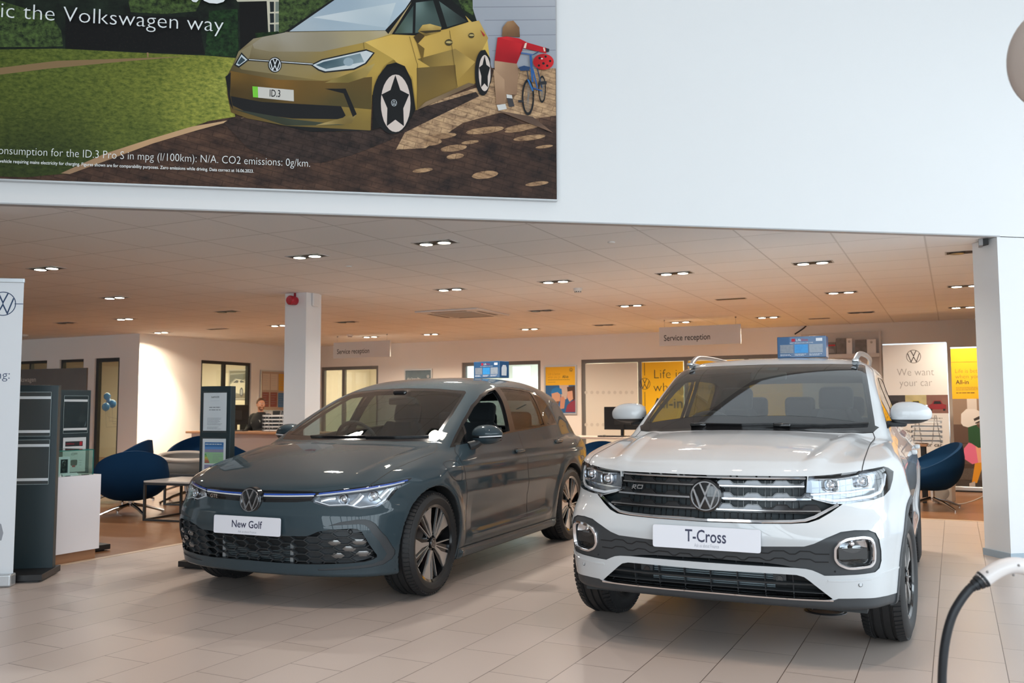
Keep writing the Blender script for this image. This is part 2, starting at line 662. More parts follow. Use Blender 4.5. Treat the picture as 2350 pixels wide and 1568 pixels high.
def window(name, axis, c, t, a0, a1, z0, z1, mullions, fm, fw=0.05, glassm=None, depth=0.07):
	root = bpy.data.objects.new(name, None)
	COL.objects.link(root)
	root.location = (a0, c, z0) if axis == 'x' else (c, a0, z0)
	root['kind'] = 'structure'
	f = MB().m(fm)
	d0, d1 = c + t * 0.5 - depth / 2, c + t * 0.5 + depth / 2
	def put(p, q, r_, s_):
		if axis == 'x':
			f.box((p, d0, r_), (q, d1, s_))
		else:
			f.box((d0, p, r_), (d1, q, s_))
	put(a0, a1, z1 - fw, z1)
	put(a0, a1, z0, z0 + fw)
	for e in [a0 + fw / 2, a1 - fw / 2] + list(mullions):
		put(e - fw / 2, e + fw / 2, z0 + fw, z1 - fw)
	f.build('frame', None, root)
	g = MB().m(glassm or glass('pane_glass', (0.92, 0.94, 0.92), 1.0, 1.5))
	dm = (d0 + d1) / 2
	if axis == 'x':
		g.box((a0 + fw, dm - 0.003, z0 + fw), (a1 - fw, dm + 0.003, z1 - fw))
	else:
		g.box((dm - 0.003, a0 + fw, z0 + fw), (dm + 0.003, a1 - fw, z1 - fw))
	g.build('pane', None, root)
	return root

window('window_1', 'x', LEFT_Y, 0.14, *HL[0], [-16.13], DKFRAME)
window('window_2', 'x', LEFT_Y, 0.14, *HL[1], [], DKFRAME)
window('window_3', 'x', LEFT_Y, 0.14, *HL[2], [], DKFRAME, 0.07)
window('window_4', 'y', SIDE_X, -0.14, *HS[0], [13.49], DKFRAME, 0.06)
window('window_5', 'x', BACK_Y, 0.14, *HB[0], [-11.81], FRAME, 0.07)
window('window_6', 'x', BACK_Y, 0.14, *HB[1], [-8.52], FRAME, 0.07)
window('window_7', 'x', BACK_Y, 0.14, *HB[2], [-5.13, -4.27, -3.2], FRAME, 0.07)

# glazed fronts that let the daylight in: right of and behind the camera
def facade(name, axis, c, a0, a1, step, z1, top):
	f = MB().m(mat('facade_frame', (0.10, 0.105, 0.11), 0.4))
	def put(p, q, r_, s_, th=0.12):
		if axis == 'y':
			f.box((c, p, r_), (c + th, q, s_))
		else:
			f.box((p, c - th, r_), (q, c, s_))
	a = a0
	while a <= a1 + 1e-6:
		put(a - 0.035, a + 0.035, 0, z1)
		a += step
	put(a0, a1, 0, 0.10)
	put(a0, a1, 1.02, 1.08)
	put(a0, a1, z1 - 0.08, z1)
	f.m(WHITE)
	put(a0, a1, z1, top, 0.2)
	return struct(f.build(name))

facade('wall_front', 'x', GLZ_Y, -2.6, GLZ_X, 1.3, 4.2, 6.3)
wf2 = MB().m(WHITE)  # unseen solid wall, added to keep daylight off the left floor
wf2.box((-14, GLZ_Y - 0.12, 0), (-2.6, GLZ_Y, 6.3))
struct(wf2.build('wall_daylight_block'))
facade('wall_glazed', 'y', GLZ_X, GLZ_Y, 11.6, 1.2, 4.2, 6.3)
fl2 = MB().m(WHITE)
fl2.box((-24, -9, 6.3), (6, 20, 6.4))
struct(fl2.build('ceiling_high'))
lw = MB().m(WHITE)
lw.box((-14.1, GLZ_Y, 0), (-14.0, -2.4, 6.3))
struct(lw.build('wall_far_left'))

# ================================================================ things on the ceiling
WARM = (1.0, 0.83, 0.62)
def make_downlight(lit):
	root = thing('ceiling_light', 'recessed twin ceiling light', 'ceiling light')
	f = MB().m(mat('fixture_trim', (0.55, 0.54, 0.53), 0.5))
	W, D = 0.185, 0.088
	for a, b in (((-W, -D, -0.004), (W, -D + 0.012, 0.0)), ((-W, D - 0.012, -0.004), (W, D, 0.0)), ((-W, -D, -0.004), (-W + 0.012, D, 0.0)), ((W - 0.012, -D, -0.004), (W, D, 0.0))):
		f.box(a, b)
	f.m(mat('fixture_black', (0.012, 0.012, 0.012), 0.6))
	f.box((-W + 0.01, -D + 0.01, -0.0015), (W - 0.01, D - 0.01, 0.0))
	f.build('frame', None, root)
	for sx in (-1, 1):
		l = MB()
		l.m(mat('lamp_ring', (0.03, 0.03, 0.03), 0.4), True)
		l.lathe([(0.066, -0.002), (0.066, -0.012), (0.052, -0.011)], 28, Matrix.Translation((sx * 0.086, 0, 0)))
		l.m(emis('lamp_glow', (1.0, 0.90, 0.72), 10.0) if lit else mat('lamp_off', (0.05, 0.05, 0.05), 0.3), True)
		l.lathe([(0, -0.0115), (0.052, -0.011)], 28, Matrix.Translation((sx * 0.086, 0, 0)))
		l.build('lamp', None, root)
	return root

LIGHTS = [
	(-3.79, 6.235, 1, 'lit twin ceiling light nearest the poster, first of its row from the white upper wall'),
	(-5.147, 6.266, 1, 'lit twin ceiling light above and left of the square pillar, near the upper wall'),
	(-7.829, 5.655, 1, 'lit ceiling light over the tall dark stand at the far left of the picture'),
	(-9.151, 7.536, 1, 'lit ceiling light second in line behind the one over the dark stand'),
	(-11.183, 9.408, 1, 'lit ceiling light third in line, just before the corner of the cream wall'),
	(-12.596, 11.377, 1, 'small lit ceiling light closest to the cream wall with the light cone'),
	(-9.092, 9.351, 0, 'dim ceiling light left of the square pillar, its lamps turned away'),
	(-9.87, 11.328, 1, 'lit twin ceiling light half hidden behind the left edge of the square pillar'),
	(-5.14, 8.788, 1, 'lit twin ceiling light over the bonnet of the grey car, before the air unit'),
	(-3.811, 8.768, 1, 'lit twin ceiling light beside the smoke detector over the grey car'),
	(-2.499, 8.785, 1, 'lit twin ceiling light between the smoke detector and the upper wall edge'),
	(-1.15, 8.751, 1, 'lit twin ceiling light over the bonnet of the white car, nearest its viewer'),
	(0.164, 8.77, 0, 'ceiling light hidden behind the upper wall'),
	(-1.157, 11.192, 1, 'lit twin ceiling light over the roof of the white car'),
	(-3.821, 11.311, 1, 'lit twin ceiling light above the left end of the larger hanging sign, second row'),
	(-3.865, 13.889, 1, 'lit twin ceiling light just above the middle of the larger hanging sign'),
	(-2.483, 13.778, 1, 'lit twin ceiling light right of the larger hanging sign'),
	(-6.522, 13.876, 1, 'lit twin ceiling light over the yellow framed poster on the back wall'),
	(-8.59, 13.989, 1, 'lit twin ceiling light midway along the back wall, right of the smaller hanging sign'),
	(-9.914, 13.951, 1, 'lit twin ceiling light right above the smaller hanging sign'),
	(-5.147, 11.328, 0, 'unlit black ceiling light right of the square air unit'),
	(-8.542, 11.372, 0, 'unlit dark ceiling light right beside the square pillar, behind it'),
	(-5.133, 13.799, 0, 'ceiling light with black half-moon lamps left of the larger hanging sign'),
	(-1.154, 13.719, 0, 'ceiling light with black half-moon lamps over the brochure rack'),
	(0.164, 11.244, 1, 'lit twin ceiling light nearest the white column at the right'),
	(0.162, 13.662, 1, 'lit ceiling light just before the security camera'),
	(-12.508, 9.398, 0, 'unlit ceiling light near the cream wall at the far left'),
]
PROTO = {1: make_downlight(1), 0: make_downlight(0)}
first = {1: True, 0: True}
for x, y, lit, lab in LIGHTS:
	if y > LEFT_Y and x < SIDE_X:
		continue
	if y < on_bulk(x) + 0.4:
		continue
	o = PROTO[lit] if first[lit] else copy_tree(PROTO[lit])
	first[lit] = False
	o.location = (x, y, CEIL)
	o['label'] = lab
	o['group'] = 'recessed lights in the low ceiling'
	if lit:
		area_light('lamp_light', (x, y, CEIL - 0.03), (0, 0, -1), 0.16, 0.08, 11.0 if y < 9.6 else (14.0 if x > -2 else 23.0), (1.0, 0.93, 0.84) if y < 9.6 else WARM, R(150), 'ELLIPSE')
# a spot that grazes the cream wall
wl = area_light('wall_washer', (SIDE_X + 0.85, 11.60, CEIL - 0.03), (-0.50, 0.02, -1), 0.1, 0.1, 9, WARM, R(70), 'ELLIPSE')

def slot(x, y, w, d, lab, name='ceiling_vent'):
	root = thing(name, lab, 'ceiling vent', (x, y, CEIL), 0, None)
	b = MB().m(mat('fixture_trim', (0.55, 0.54, 0.53), 0.5))
	b.box((x - w / 2 - 0.012, y - d / 2 - 0.012, CEIL - 0.004), (x + w / 2 + 0.012, y + d / 2 + 0.012, CEIL))
	b.build('frame', None, root)
	s = MB().m(MATS['fixture_black'])
	s.box((x - w / 2, y - d / 2, CEIL - 0.006), (x + w / 2, y + d / 2, CEIL - 0.0035))
	s.build('slot', None, root)

slot(-2.472, 11.217, 0.36, 0.10, 'flat black slot vent in the ceiling above the larger hanging sign')
slot(-11.21, 11.334, 0.40, 0.10, 'flat black slot vent in the ceiling left of the square pillar')
p = onz(1880, 731, CEIL)
slot(p.x, p.y, 0.30, 0.09, 'flat grey slot vent in the ceiling left of the half-moon light over the brochures')

# air unit
p = onz(1062, 718, CEIL)
root = thing('air_unit', 'square white cassette air unit set into the ceiling behind the grey car', 'air conditioner', (p.x, p.y, CEIL))
b = MB().m(mat('unit_white', (0.74, 0.73, 0.72), 0.6))
b.box((p.x - 0.50, p.y - 0.50, CEIL - 0.025), (p.x + 0.50, p.y + 0.50, CEIL - 0.002), None, 0.01)
b.build('panel', None, root)
b = MB().m(mat('unit_grille', (0.42, 0.41, 0.40), 0.7))
b.box((p.x - 0.30, p.y - 0.30, CEIL - 0.034), (p.x + 0.30, p.y + 0.30, CEIL - 0.02), None, 0.008)
b.build('intake', None, root)
for dx, dy, w, d in ((0, 0.40, 0.56, 0.05), (0, -0.40, 0.56, 0.05), (0.40, 0, 0.05, 0.56), (-0.40, 0, 0.05, 0.56)):
	q = MB().m(mat('unit_slot', (0.20, 0.19, 0.19), 0.7))
	q.box((p.x + dx - w / 2, p.y + dy - d / 2, CEIL - 0.028), (p.x + dx + w / 2, p.y + dy + d / 2, CEIL - 0.02))
	q.build('air_slot', None, root)

def detector(px, py, lab, r=0.052):
	p = onz(px, py, CEIL)
	root = thing('smoke_detector', lab, 'smoke detector', (p.x, p.y, CEIL))
	b = MB().m(mat('detector_white', (0.74, 0.72, 0.69), 0.5), True)
	b.lathe([(r, 0), (r, -0.022), (r * 0.93, -0.030), (r * 0.75, -0.034), (r * 0.72, -0.050), (0, -0.052)], 28, Matrix.Translation((p.x, p.y, CEIL)))
	b.build('body', None, root)
	s = MB().m(MATS['fixture_black'])
	for k in range(10):
		a = 2 * PI * k / 10
		s.box((-0.006, r * 0.71, -0.047), (0.006, r * 0.75, -0.037), Matrix.Translation((p.x, p.y, CEIL)) @ Matrix.Rotation(a, 4, 'Z'))
	s.build('vent_slots', None, root)

detector(1326, 662, 'round white smoke detector on the ceiling right of a lit twin light')
detector(803, 768, 'round white smoke detector on the ceiling above the smaller hanging sign')
detector(58, 768, 'round smoke detector on the ceiling at the far left')
for px, py, lab in ((1403, 556, 'tiny flush sprinkler cap in a ceiling tile near the upper wall'), (800, 611, 'tiny flush sprinkler cap in a ceiling tile beside a lit twin light')):
	p = onz(px, py, CEIL)
	b = MB().m(MATS['detector_white'], True)
	b.lathe([(0.03, 0), (0.03, -0.006), (0.018, -0.012), (0, -0.012)], 20, Matrix.Translation((p.x, p.y, CEIL)))
	tag(b.build('sprinkler_cap'), lab, 'sprinkler')

# security camera
p = onz(2249, 729, CEIL)
root = thing('security_camera', 'white dome security camera on the ceiling by the white column', 'camera', (p.x, p.y, CEIL))
b = MB().m(mat('camera_white', (0.80, 0.80, 0.80), 0.35), True)
b.lathe([(0.075, 0), (0.075, -0.035), (0.05, -0.045)], 28, Matrix.Translation((p.x, p.y, CEIL)))
b.sphere((p.x, p.y - 0.02, CEIL - 0.075), (0.055, 0.055, 0.055), 24)
b.build('housing', None, root)
b = MB().m(mat('gloss_black', (0.008, 0.008, 0.009), 0.12, coat=0.6), True)
b.sphere((p.x + 0.01, p.y - 0.062, CEIL - 0.098), (0.026, 0.026, 0.026), 16)
b.build('lens', None, root)

# hanging signs
def hang_sign(x0, x1, y, ztop, zbot, hooks, lab, text_x, text_w, size):
	root = thing('hanging_sign', lab, 'sign', ((x0 + x1) / 2, y, zbot))
	b = MB().m(mat('sign_panel', (0.62, 0.61, 0.61), 0.5))
	b.box((x0, y - 0.012, zbot), (x1, y + 0.012, ztop))
	b.build('panel', None, root)
	t = MB().m(mat('sign_text', (0.010, 0.010, 0.012), 0.5))
	put_text(t, 'Service reception', size, frame_M(Vector((text_x, y - 0.0135, zbot + (ztop - zbot) * 0.27)), (1, 0, 0), (0, 0, 1)), 0.008, fit=text_w)
	t.build('lettering', None, root)
	for hx in hooks:
		w = MB().m(mat('wire_steel', (0.35, 0.33, 0.32), 0.4, 0.8), True)
		w.cyl((hx, y, ztop), (hx, y, CEIL), 0.0018, n=6)
		w.cyl((hx, y, CEIL - 0.02), (hx, y, CEIL), 0.012, n=10)
		w.build('hanging_wire', None, root)

def sign_from(px0, pyt0, pyb0, px1, hooks_px, lab, tx0, tx1, y):
	a, bb, c = ony(px0, pyt0, y), ony(px0, pyb0, y), ony(px1, pyt0, y)
	t0, t1 = ony(tx0, pyb0, y), ony(tx1, pyb0, y)
	hang_sign(a.x, c.x, y, a.z, bb.z, [ony(h, 760, y).x for h in hooks_px], lab, t0.x, t1.x - t0.x, (a.z - bb.z) * 0.44)

sign_from(1513, 752, 795, 1700, (1525, 1689), 'larger grey Service reception sign hanging above the white car', 1524, 1630, 13.46)
sign_from(766, 787, 823, 896, (775, 888), 'smaller grey Service reception sign hanging right of the square pillar', 774, 848, 13.58)

# pillar with the red alarm bell
pr = MB().m(mat('pillar_white', (0.78, 0.79, 0.80), 0.6))
pr.box((-7.085, 8.235, 0), (-6.767, 8.51, CEIL))
struct(pr.build('pillar'))
root = thing('fire_alarm', 'red round fire alarm sounder on the square white pillar', 'alarm', (-6.95, 8.235, 2.42))
c = onz(678, 690, 0)
a = ony(678, 691, 8.235)
b = MB().m(mat('alarm_red', (0.42, 0.006, 0.022), 0.35), True)
Q = frame_M(Vector((a.x, 8.235, a.z)), (1, 0, 0), (0, 0, 1))
b.lathe([(0.0, 0.0), (0.050, 0.0), (0.050, 0.045), (0.044, 0.05), (0.055, 0.055), (0.055, 0.10), (0.046, 0.112), (0.03, 0.108), (0, 0.112)], 28, Q)
b.build('sounder', None, root)
b = MB().m(MATS['alarm_red'], True)
b.tube([(a.x - 0.008, 8.225, a.z + 0.04), (a.x - 0.004, 8.225, CEIL)], 0.008, 6)
b.tube([(a.x + 0.014, 8.215, a.z + 0.04), (a.x + 0.004, 8.225, CEIL)], 0.008, 6)
b.build('cable', None, root)
a = onx(722, 688, -6.767)
b = MB().m(mat('unit_white', (0.74, 0.73, 0.72), 0.6))
b.box((-6.767, a.y - 0.06, a.z - 0.085), (-6.735, a.y + 0.06, a.z + 0.085), None, 0.012)
tag(b.build('junction_box'), 'white plastic junction box high on the right face of the square pillar', 'junction box')

# small grey bracket where the column meets the upper wall
q = along(-0.03, -0.10, CEIL)
root = MB().m(mat('bracket_grey', (0.30, 0.29, 0.29), 0.5))
root.box((q.x - 0.05, q.y - 0.02, CEIL - 0.055), (q.x - 0.02, q.y + 0.10, CEIL - 0.002))
root.m(MATS['fixture_black'])
root.box((q.x - 0.02, q.y - 0.02, CEIL - 0.05), (q.x + 0.02, q.y + 0.08, CEIL - 0.002))
tag(root.build('wall_bracket'), 'small grey bracket under the upper wall at the top of the white column', 'bracket')

# ================================================================ car bodies
def curve(pts):
	"""smooth monotone curve through (t, value) points, as a dense table for np.interp"""
	p = sorted(pts)
	x = np.array([a for a, _ in p], float)
	y = np.array([b for _, b in p], float)
	h = np.diff(x)
	d = np.diff(y) / h
	mm = np.zeros(len(x))
	for i in range(1, len(x) - 1):
		if d[i - 1] * d[i] > 0:
			w1, w2 = 2 * h[i] + h[i - 1], h[i] + 2 * h[i - 1]
			mm[i] = (w1 + w2) / (w1 / d[i - 1] + w2 / d[i])
	mm[0], mm[-1] = d[0], d[-1]
	X = np.unique(np.concatenate([np.linspace(x[0], x[-1], 400), x]))
	k = np.clip(np.searchsorted(x, X, side='right') - 1, 0, len(h) - 1)
	t = (X - x[k]) / h[k]
	Y = ((1 + 2 * t) * (1 - t) ** 2) * y[k] + t * (1 - t) ** 2 * h[k] * mm[k] + t * t * (3 - 2 * t) * y[k + 1] + t * t * (t - 1) * h[k] * mm[k + 1]
	X = np.concatenate([[X[0] - 1], X, [X[-1] + 1]])
	Y = np.concatenate([[Y[0] - mm[0]], Y, [Y[-1] + mm[-1]]])
	return lambda q: np.interp(q, X, Y)

def smax(a, b, k):
	h = np.maximum(k - np.abs(a - b), 0)
	return np.maximum(a, b) + h * h / (4 * k)

def smin(a, b, k):
	return -smax(-a, -b, k)

def bump1(t):
	t = np.clip(np.abs(t), 0, 1)
	return (1 - t * t) ** 2

def surface_net(F, xs, ys, zs):
	s = F < 0
	nx, ny, nz = F.shape
	cnt = np.zeros((nx - 1, ny - 1, nz - 1), np.float32)
	acc = np.zeros((3, nx - 1, ny - 1, nz - 1), np.float32)
	ax = (xs, ys, zs)
	quads = []
	cr = []
	for a in range(3):
		sl0 = [slice(None)] * 3
		sl1 = [slice(None)] * 3
		sl0[a], sl1[a] = slice(None, -1), slice(1, None)
		I = np.argwhere(s[tuple(sl0)] != s[tuple(sl1)])
		J = I.copy()
		J[:, a] += 1
		f0, f1 = F[tuple(I.T)], F[tuple(J.T)]
		t = f0 / (f0 - f1)
		p = np.stack([ax[q][I[:, q]] for q in range(3)])
		p[a] += t * (ax[a][J[:, a]] - ax[a][I[:, a]])
		o = [q for q in range(3) if q != a]
		for du in (0, 1):
			for dv in (0, 1):
				c = I.copy()
				c[:, o[0]] -= du
				c[:, o[1]] -= dv
				ok = (c >= 0).all(1) & (c[:, 0] < nx - 1) & (c[:, 1] < ny - 1) & (c[:, 2] < nz - 1)
				cc = tuple(c[ok].T)
				np.add.at(cnt, cc, 1)
				for q in range(3):
					np.add.at(acc[q], cc, p[q][ok])
		cr.append((a, o, I, f0 < 0))
	used = np.argwhere(cnt > 0)
	idx = -np.ones(cnt.shape, np.int64)
	idx[tuple(used.T)] = np.arange(len(used))
	V = np.stack([acc[q][tuple(used.T)] / cnt[tuple(used.T)] for q in range(3)], 1).astype(float)
	for a, o, I, ins in cr:
		u, v = o
		ok = (I[:, u] > 0) & (I[:, v] > 0) & (I[:, u] < F.shape[u] - 1) & (I[:, v] < F.shape[v] - 1)
		I, ins = I[ok], ins[ok]
		def cell(du, dv):
			c = I.copy()
			c[:, u] -= du
			c[:, v] -= dv
			return idx[tuple(c.T)]
		q = np.stack([cell(1, 1), cell(0, 1), cell(0, 0), cell(1, 0)], 1)
		flip = ins if a != 1 else ~ins
		q[~flip] = q[~flip][:, ::-1]
		quads.append(q)
	return V, np.concatenate(quads), used[:, 0] == 0

AX = {'F': (0, 2, 1), 'S': (1, 2, 0), 'T': (0, 1, 2), 'B': (0, 2, 1)}
SGN = {'F': 1, 'S': 1, 'T': 1, 'B': -1}

def in_poly(poly, u, v):
	c = False
	n = len(poly)
	j = n - 1
	for i in range(n):
		if (poly[i][1] > v) != (poly[j][1] > v) and u < (poly[j][0] - poly[i][0]) * (v - poly[i][1]) / (poly[j][1] - poly[i][1]) + poly[i][0]:
			c = not c
		j = i
	return c

class Shell:
	"""half of a car's outer skin (x >= 0, the car's right), cut into panels; every panel is mirrored when it is built"""
	def __init__(s, field, xs, ys, zs):
		s.field = field
		X, Y, Z = np.meshgrid(xs, ys, zs, indexing='ij')
		F = field(X, Y, Z)
		V, Q, seam = surface_net(F, xs, ys, zs)
		for it in range(4):
			f, g = s.fg(V)
			st = np.clip(f / np.maximum((g * g).sum(1), 0.05), -0.01, 0.01)
			V = V - g * st[:, None]
			V[seam, 0] = 0
		s.bm = bmesh.new()
		vs = [s.bm.verts.new(p) for p in V]
		s.bm.verts.index_update()
		for q in Q:
			try:
				s.bm.faces.new([vs[i] for i in q])
			except ValueError:
				pass
		s.tag = s.bm.faces.layers.int.new('tag')
		s.bm.normal_update()
		c = Vector((0, 0, 0))
		s.bvh = BVHTree.FromBMesh(s.bm)
		s.old = list(s.bm.faces)
		s.oldc = np.array([tuple(f.calc_center_median()) for f in s.old])
		s.new = set()

	def fg(s, V):
		e = 0.0015
		f = s.field(V[:, 0], V[:, 1], V[:, 2])
		g = np.stack([(s.field(V[:, 0] + e * (i == 0), V[:, 1] + e * (i == 1), V[:, 2] + e * (i == 2)) -
                       s.field(V[:, 0] - e * (i == 0), V[:, 1] - e * (i == 1), V[:, 2] - e * (i == 2))) / (2 * e) for i in range(3)], 1)
		return f, g

	def normals(s, V):
		V = np.asarray(V, float).reshape(-1, 3)
		W = V.copy()
		W[:, 0] = np.abs(W[:, 0])
		f, g = s.fg(W)
		g[W[:, 0] < 1e-4, 0] = 0
		g[V[:, 0] < 0, 0] *= -1
		return g / np.maximum(np.linalg.norm(g, axis=1, keepdims=True), 1e-6)

	def cut(s, poly, axis, tag, facing=0.08, onto=None, lim=None):
		a, b, c = AX[axis]
		sgn = SGN[axis]
		us, vs_ = [p[0] for p in poly], [p[1] for p in poly]
		u0, u1, v0, v1 = min(us), max(us), min(vs_), max(vs_)
		def near(f):
			if f.normal[c] * sgn < facing:
				return False
			if onto is not None and f[s.tag] not in onto:
				return False
			cc = [v.co for v in f.verts]
			if max(p[a] for p in cc) < u0 or min(p[a] for p in cc) > u1 or max(p[b] for p in cc) < v0 or min(p[b] for p in cc) > v1:
				return False
			if lim is not None and not lim(f.calc_center_median()):
				return False
			return True
		C = s.oldc
		pre = np.nonzero((C[:, a] > u0 - 0.03) & (C[:, a] < u1 + 0.03) & (C[:, b] > v0 - 0.03) & (C[:, b] < v1 + 0.03))[0]
		cand = set(s.old[i] for i in pre if s.old[i].is_valid and near(s.old[i]))
		s.new = set(f for f in s.new if f.is_valid)
		cand |= set(f for f in s.new if near(f))
		n = len(poly)
		for i in range(n):
			A = Vector(poly[i])
			B = Vector(poly[(i + 1) % n])
			L = (B - A).length
			if L < 1e-6:
				continue
			T = (B - A) / L
			N = Vector((-T.y, T.x))
			hit = []
			for f in cand:
				ds, ts = [], []
				for v in f.verts:
					q = Vector((v.co[a], v.co[b])) - A
					ds.append(q.dot(N))
					ts.append(q.dot(T))
				if min(ds) < -1e-7 and max(ds) > 1e-7 and max(ts) > 0 and min(ts) < L:
					hit.append(f)
			if not hit:
				continue
			es = set()
			for f in hit:
				es.update(f.edges)
			vv = set()
			for f in hit:
				vv.update(f.verts)
			co = [0, 0, 0]
			co[a], co[b] = A.x, A.y
			no = [0, 0, 0]
			no[a], no[b] = N.x, N.y
			for f in hit:
				cand.discard(f)
			r = bmesh.ops.bisect_plane(s.bm, geom=list(hit) + list(es) + list(vv), dist=2e-5, plane_co=co, plane_no=no)
			for g in r['geom']:
				if isinstance(g, bmesh.types.BMFace) and g.is_valid:
					cand.add(g)
					s.new.add(g)
		for f in cand:
			if f.is_valid:
				p = f.calc_center_median()
				if in_poly(poly, p[a], p[b]):
					f[s.tag] = tag

	def mark(s, fn, tag, onto=(0,)):
		for f in s.bm.faces:
			if f[s.tag] in onto and fn(f.calc_center_median(), f.normal):
				f[s.tag] = tag

	def faces(s, tags):
		return [f for f in s.bm.faces if f[s.tag] in tags]

	def piece(s, tags, name, mt, parent, off=0.0, rim=0.0, mode='both', flip=False, shade=True, fs=None, rim_mt=None, smooth_rim=False):
		"""build the tagged faces as one object (mode both) or one per side (mode pair); rim = depth of the turned-in edge"""
		fs = s.faces(tags) if fs is None else fs
		ids, V, N0 = {}, [], []
		for f in fs:
			for v in f.verts:
				if v not in ids:
					ids[v] = len(V)
					V.append(v.co.copy())
		V = np.array([tuple(p) for p in V])
		if len(V) == 0:
			return []
		N = s.normals(V)
		seam = V[:, 0] < 1e-5
		W = V + N * off
		W[seam, 0] = 0
		polys = [[ids[v] for v in f.verts] for f in fs]
		nrm = N.copy()
		nmain = len(polys)
		mi = [0] * nmain
		if rim:
			fset = set(fs)
			base = {}
			extraV, extraN = [], []
			for f in fs:
				L = len(f.verts)
				for i in range(L):
					v0, v1 = f.verts[i], f.verts[(i + 1) % L]
					e = s.bm.edges.get((v0, v1))
					if sum(1 for q in e.link_faces if q in fset) != 1:
						continue
					if v0.co.x < 1e-5 and v1.co.x < 1e-5:
						continue
					for v in (v0, v1):
						if v not in base:
							base[v] = len(W) + len(extraV)
							k = ids[v]
							q = W[k] - N[k] * rim
							if seam[k]:
								q[0] = 0
							extraV.append(q)
							extraN.append(N[k])
					polys.append([ids[v1], ids[v0], base[v0], base[v1]])
					mi.append(1 if rim_mt else 0)
			if extraV:
				W = np.concatenate([W, np.array(extraV)])
				nrm = np.concatenate([nrm, np.array(extraN)])
		out = []
		if flip:
			polys = [p[::-1] for p in polys]
			nrm = -nrm
		def mk(W, polys, nrm, mi, nmain):
			me = bpy.data.meshes.new(name)
			me.from_pydata([tuple(p) for p in W], [], polys)
			me.materials.append(mt)
			if rim_mt:
				me.materials.append(rim_mt)
				me.polygons.foreach_set('material_index', mi)
			me.polygons.foreach_set('use_smooth', [True] * len(polys))
			if shade:
				ln = []
				for k, p in enumerate(polys):
					if k % 1 == 0:
						pass
					ln += [tuple(nrm[i]) for i in p]
				if rim:
					# turned-in faces keep their own flat normal
					ln2, q = [], 0
					me.update()
					for k, p in enumerate(polys):
						if mi_rim[k]:
							n_ = me.polygons[k].normal
							ln2 += [tuple(n_)] * len(p)
						else:
							ln2 += ln[q:q + len(p)]
						q += len(p)
					ln = ln2
				me.normals_split_custom_set(ln)
			return link(name, me, parent)
		if mode == 'both':
			nV = len(W)
			mp = np.arange(nV)
			mir = W.copy()
			mir[:, 0] *= -1
			nm = nrm.copy()
			nm[:, 0] *= -1
			sm_ = np.where(np.abs(W[:, 0]) < 1e-6, np.arange(nV), np.arange(nV) + nV)
			P2 = polys + [[int(sm_[i]) for i in p[::-1]] for p in polys]
			mi_rim = ([False] * nmain + [True] * (len(polys) - nmain)) * 2
			out.append(mk(np.concatenate([W, mir]), P2, np.concatenate([nrm, nm]), mi * 2, nmain))
		else:
			mi_rim = [False] * nmain + [True] * (len(polys) - nmain)
			out.append(mk(W, polys, nrm, mi, nmain))
			mir = W.copy()
			mir[:, 0] *= -1
			nm = nrm.copy()
			nm[:, 0] *= -1
			out.append(mk(mir, [p[::-1] for p in polys], nm, mi, nmain))
		return out

	def hit(s, axis, u, v):
		"""outermost surface point and normal seen along the axis; u may be negative for the car's left"""
		a, b, c = AX[axis]
		sg = -1 if (a == 0 and u < 0) else 1
		o = [0, 0, 0]
		o[a], o[b], o[c] = abs(u) if a == 0 else u, v, 4.0
		d = [0, 0, 0]
		d[c] = -1
		p, n, i, t = s.bvh.ray_cast(Vector(o), Vector(d))
		if p is None:
			o[a] = max(o[a], 1e-3)
			q = s.bvh.find_nearest(Vector(o))
			p = q[0]
		n = Vector(s.normals([tuple(p)])[0])
		if sg < 0:
			p, n = Vector((-p.x, p.y, p.z)), Vector((-n.x, n.y, n.z))
		return p, n

	def path(s, axis, pts, step=0.012):
		out = []
		for i in range(len(pts) - 1):
			A, B = Vector(pts[i]), Vector(pts[i + 1])
			k = max(1, int((B - A).length / step))
			for j in range(k):
				out.append(A.lerp(B, j / k))
		out.append(Vector(pts[-1]))
		return [s.hit(axis, q.x, q.y) for q in out]

	def strip(s, mb, axis, pts, w, t, off=0.0, deep=0.006, closed=False, flipx=False, cham=0.35, step=0.012):
		"""a raised trim of width w and height t lying along the surface; w may be a pair (start, end)"""
		ph = s.path(axis, list(pts) + ([pts[0]] if closed else []), step)
		if closed:
			ph = ph[:-1]
		N = len(ph)
		vs = []
		for i, (p, n) in enumerate(ph):
			a = ph[i - 1][0] if (i > 0 or closed) else p
			b = ph[(i + 1) % N][0] if (i < N - 1 or closed) else p
			T = (b - a)
			if T.length < 1e-9:
				T = Vector((1, 0, 0))
			T.normalize()
			B = n.cross(T).normalized()
			ww = w if not isinstance(w, tuple) else w[0] + (w[1] - w[0]) * i / max(1, N - 1)
			c = ww * cham / 2
			for du, dn in ((-ww / 2, off - deep), (-ww / 2, off + t * 0.5), (-ww / 2 + c, off + t), (ww / 2 - c, off + t), (ww / 2, off + t * 0.5), (ww / 2, off - deep)):
				q = p + B * du + n * dn
				vs.append((-q.x if flipx else q.x, q.y, q.z))
		fs = []
		for i in range(N if closed else N - 1):
			j = (i + 1) % N
			for k in range(5):
				fs.append((i * 6 + k, i * 6 + k + 1, j * 6 + k + 1, j * 6 + k))
		if not closed:
			fs += [list(range(6)), [(N - 1) * 6 + k for k in range(6)][::-1]]
		mb.add(vs, fs)

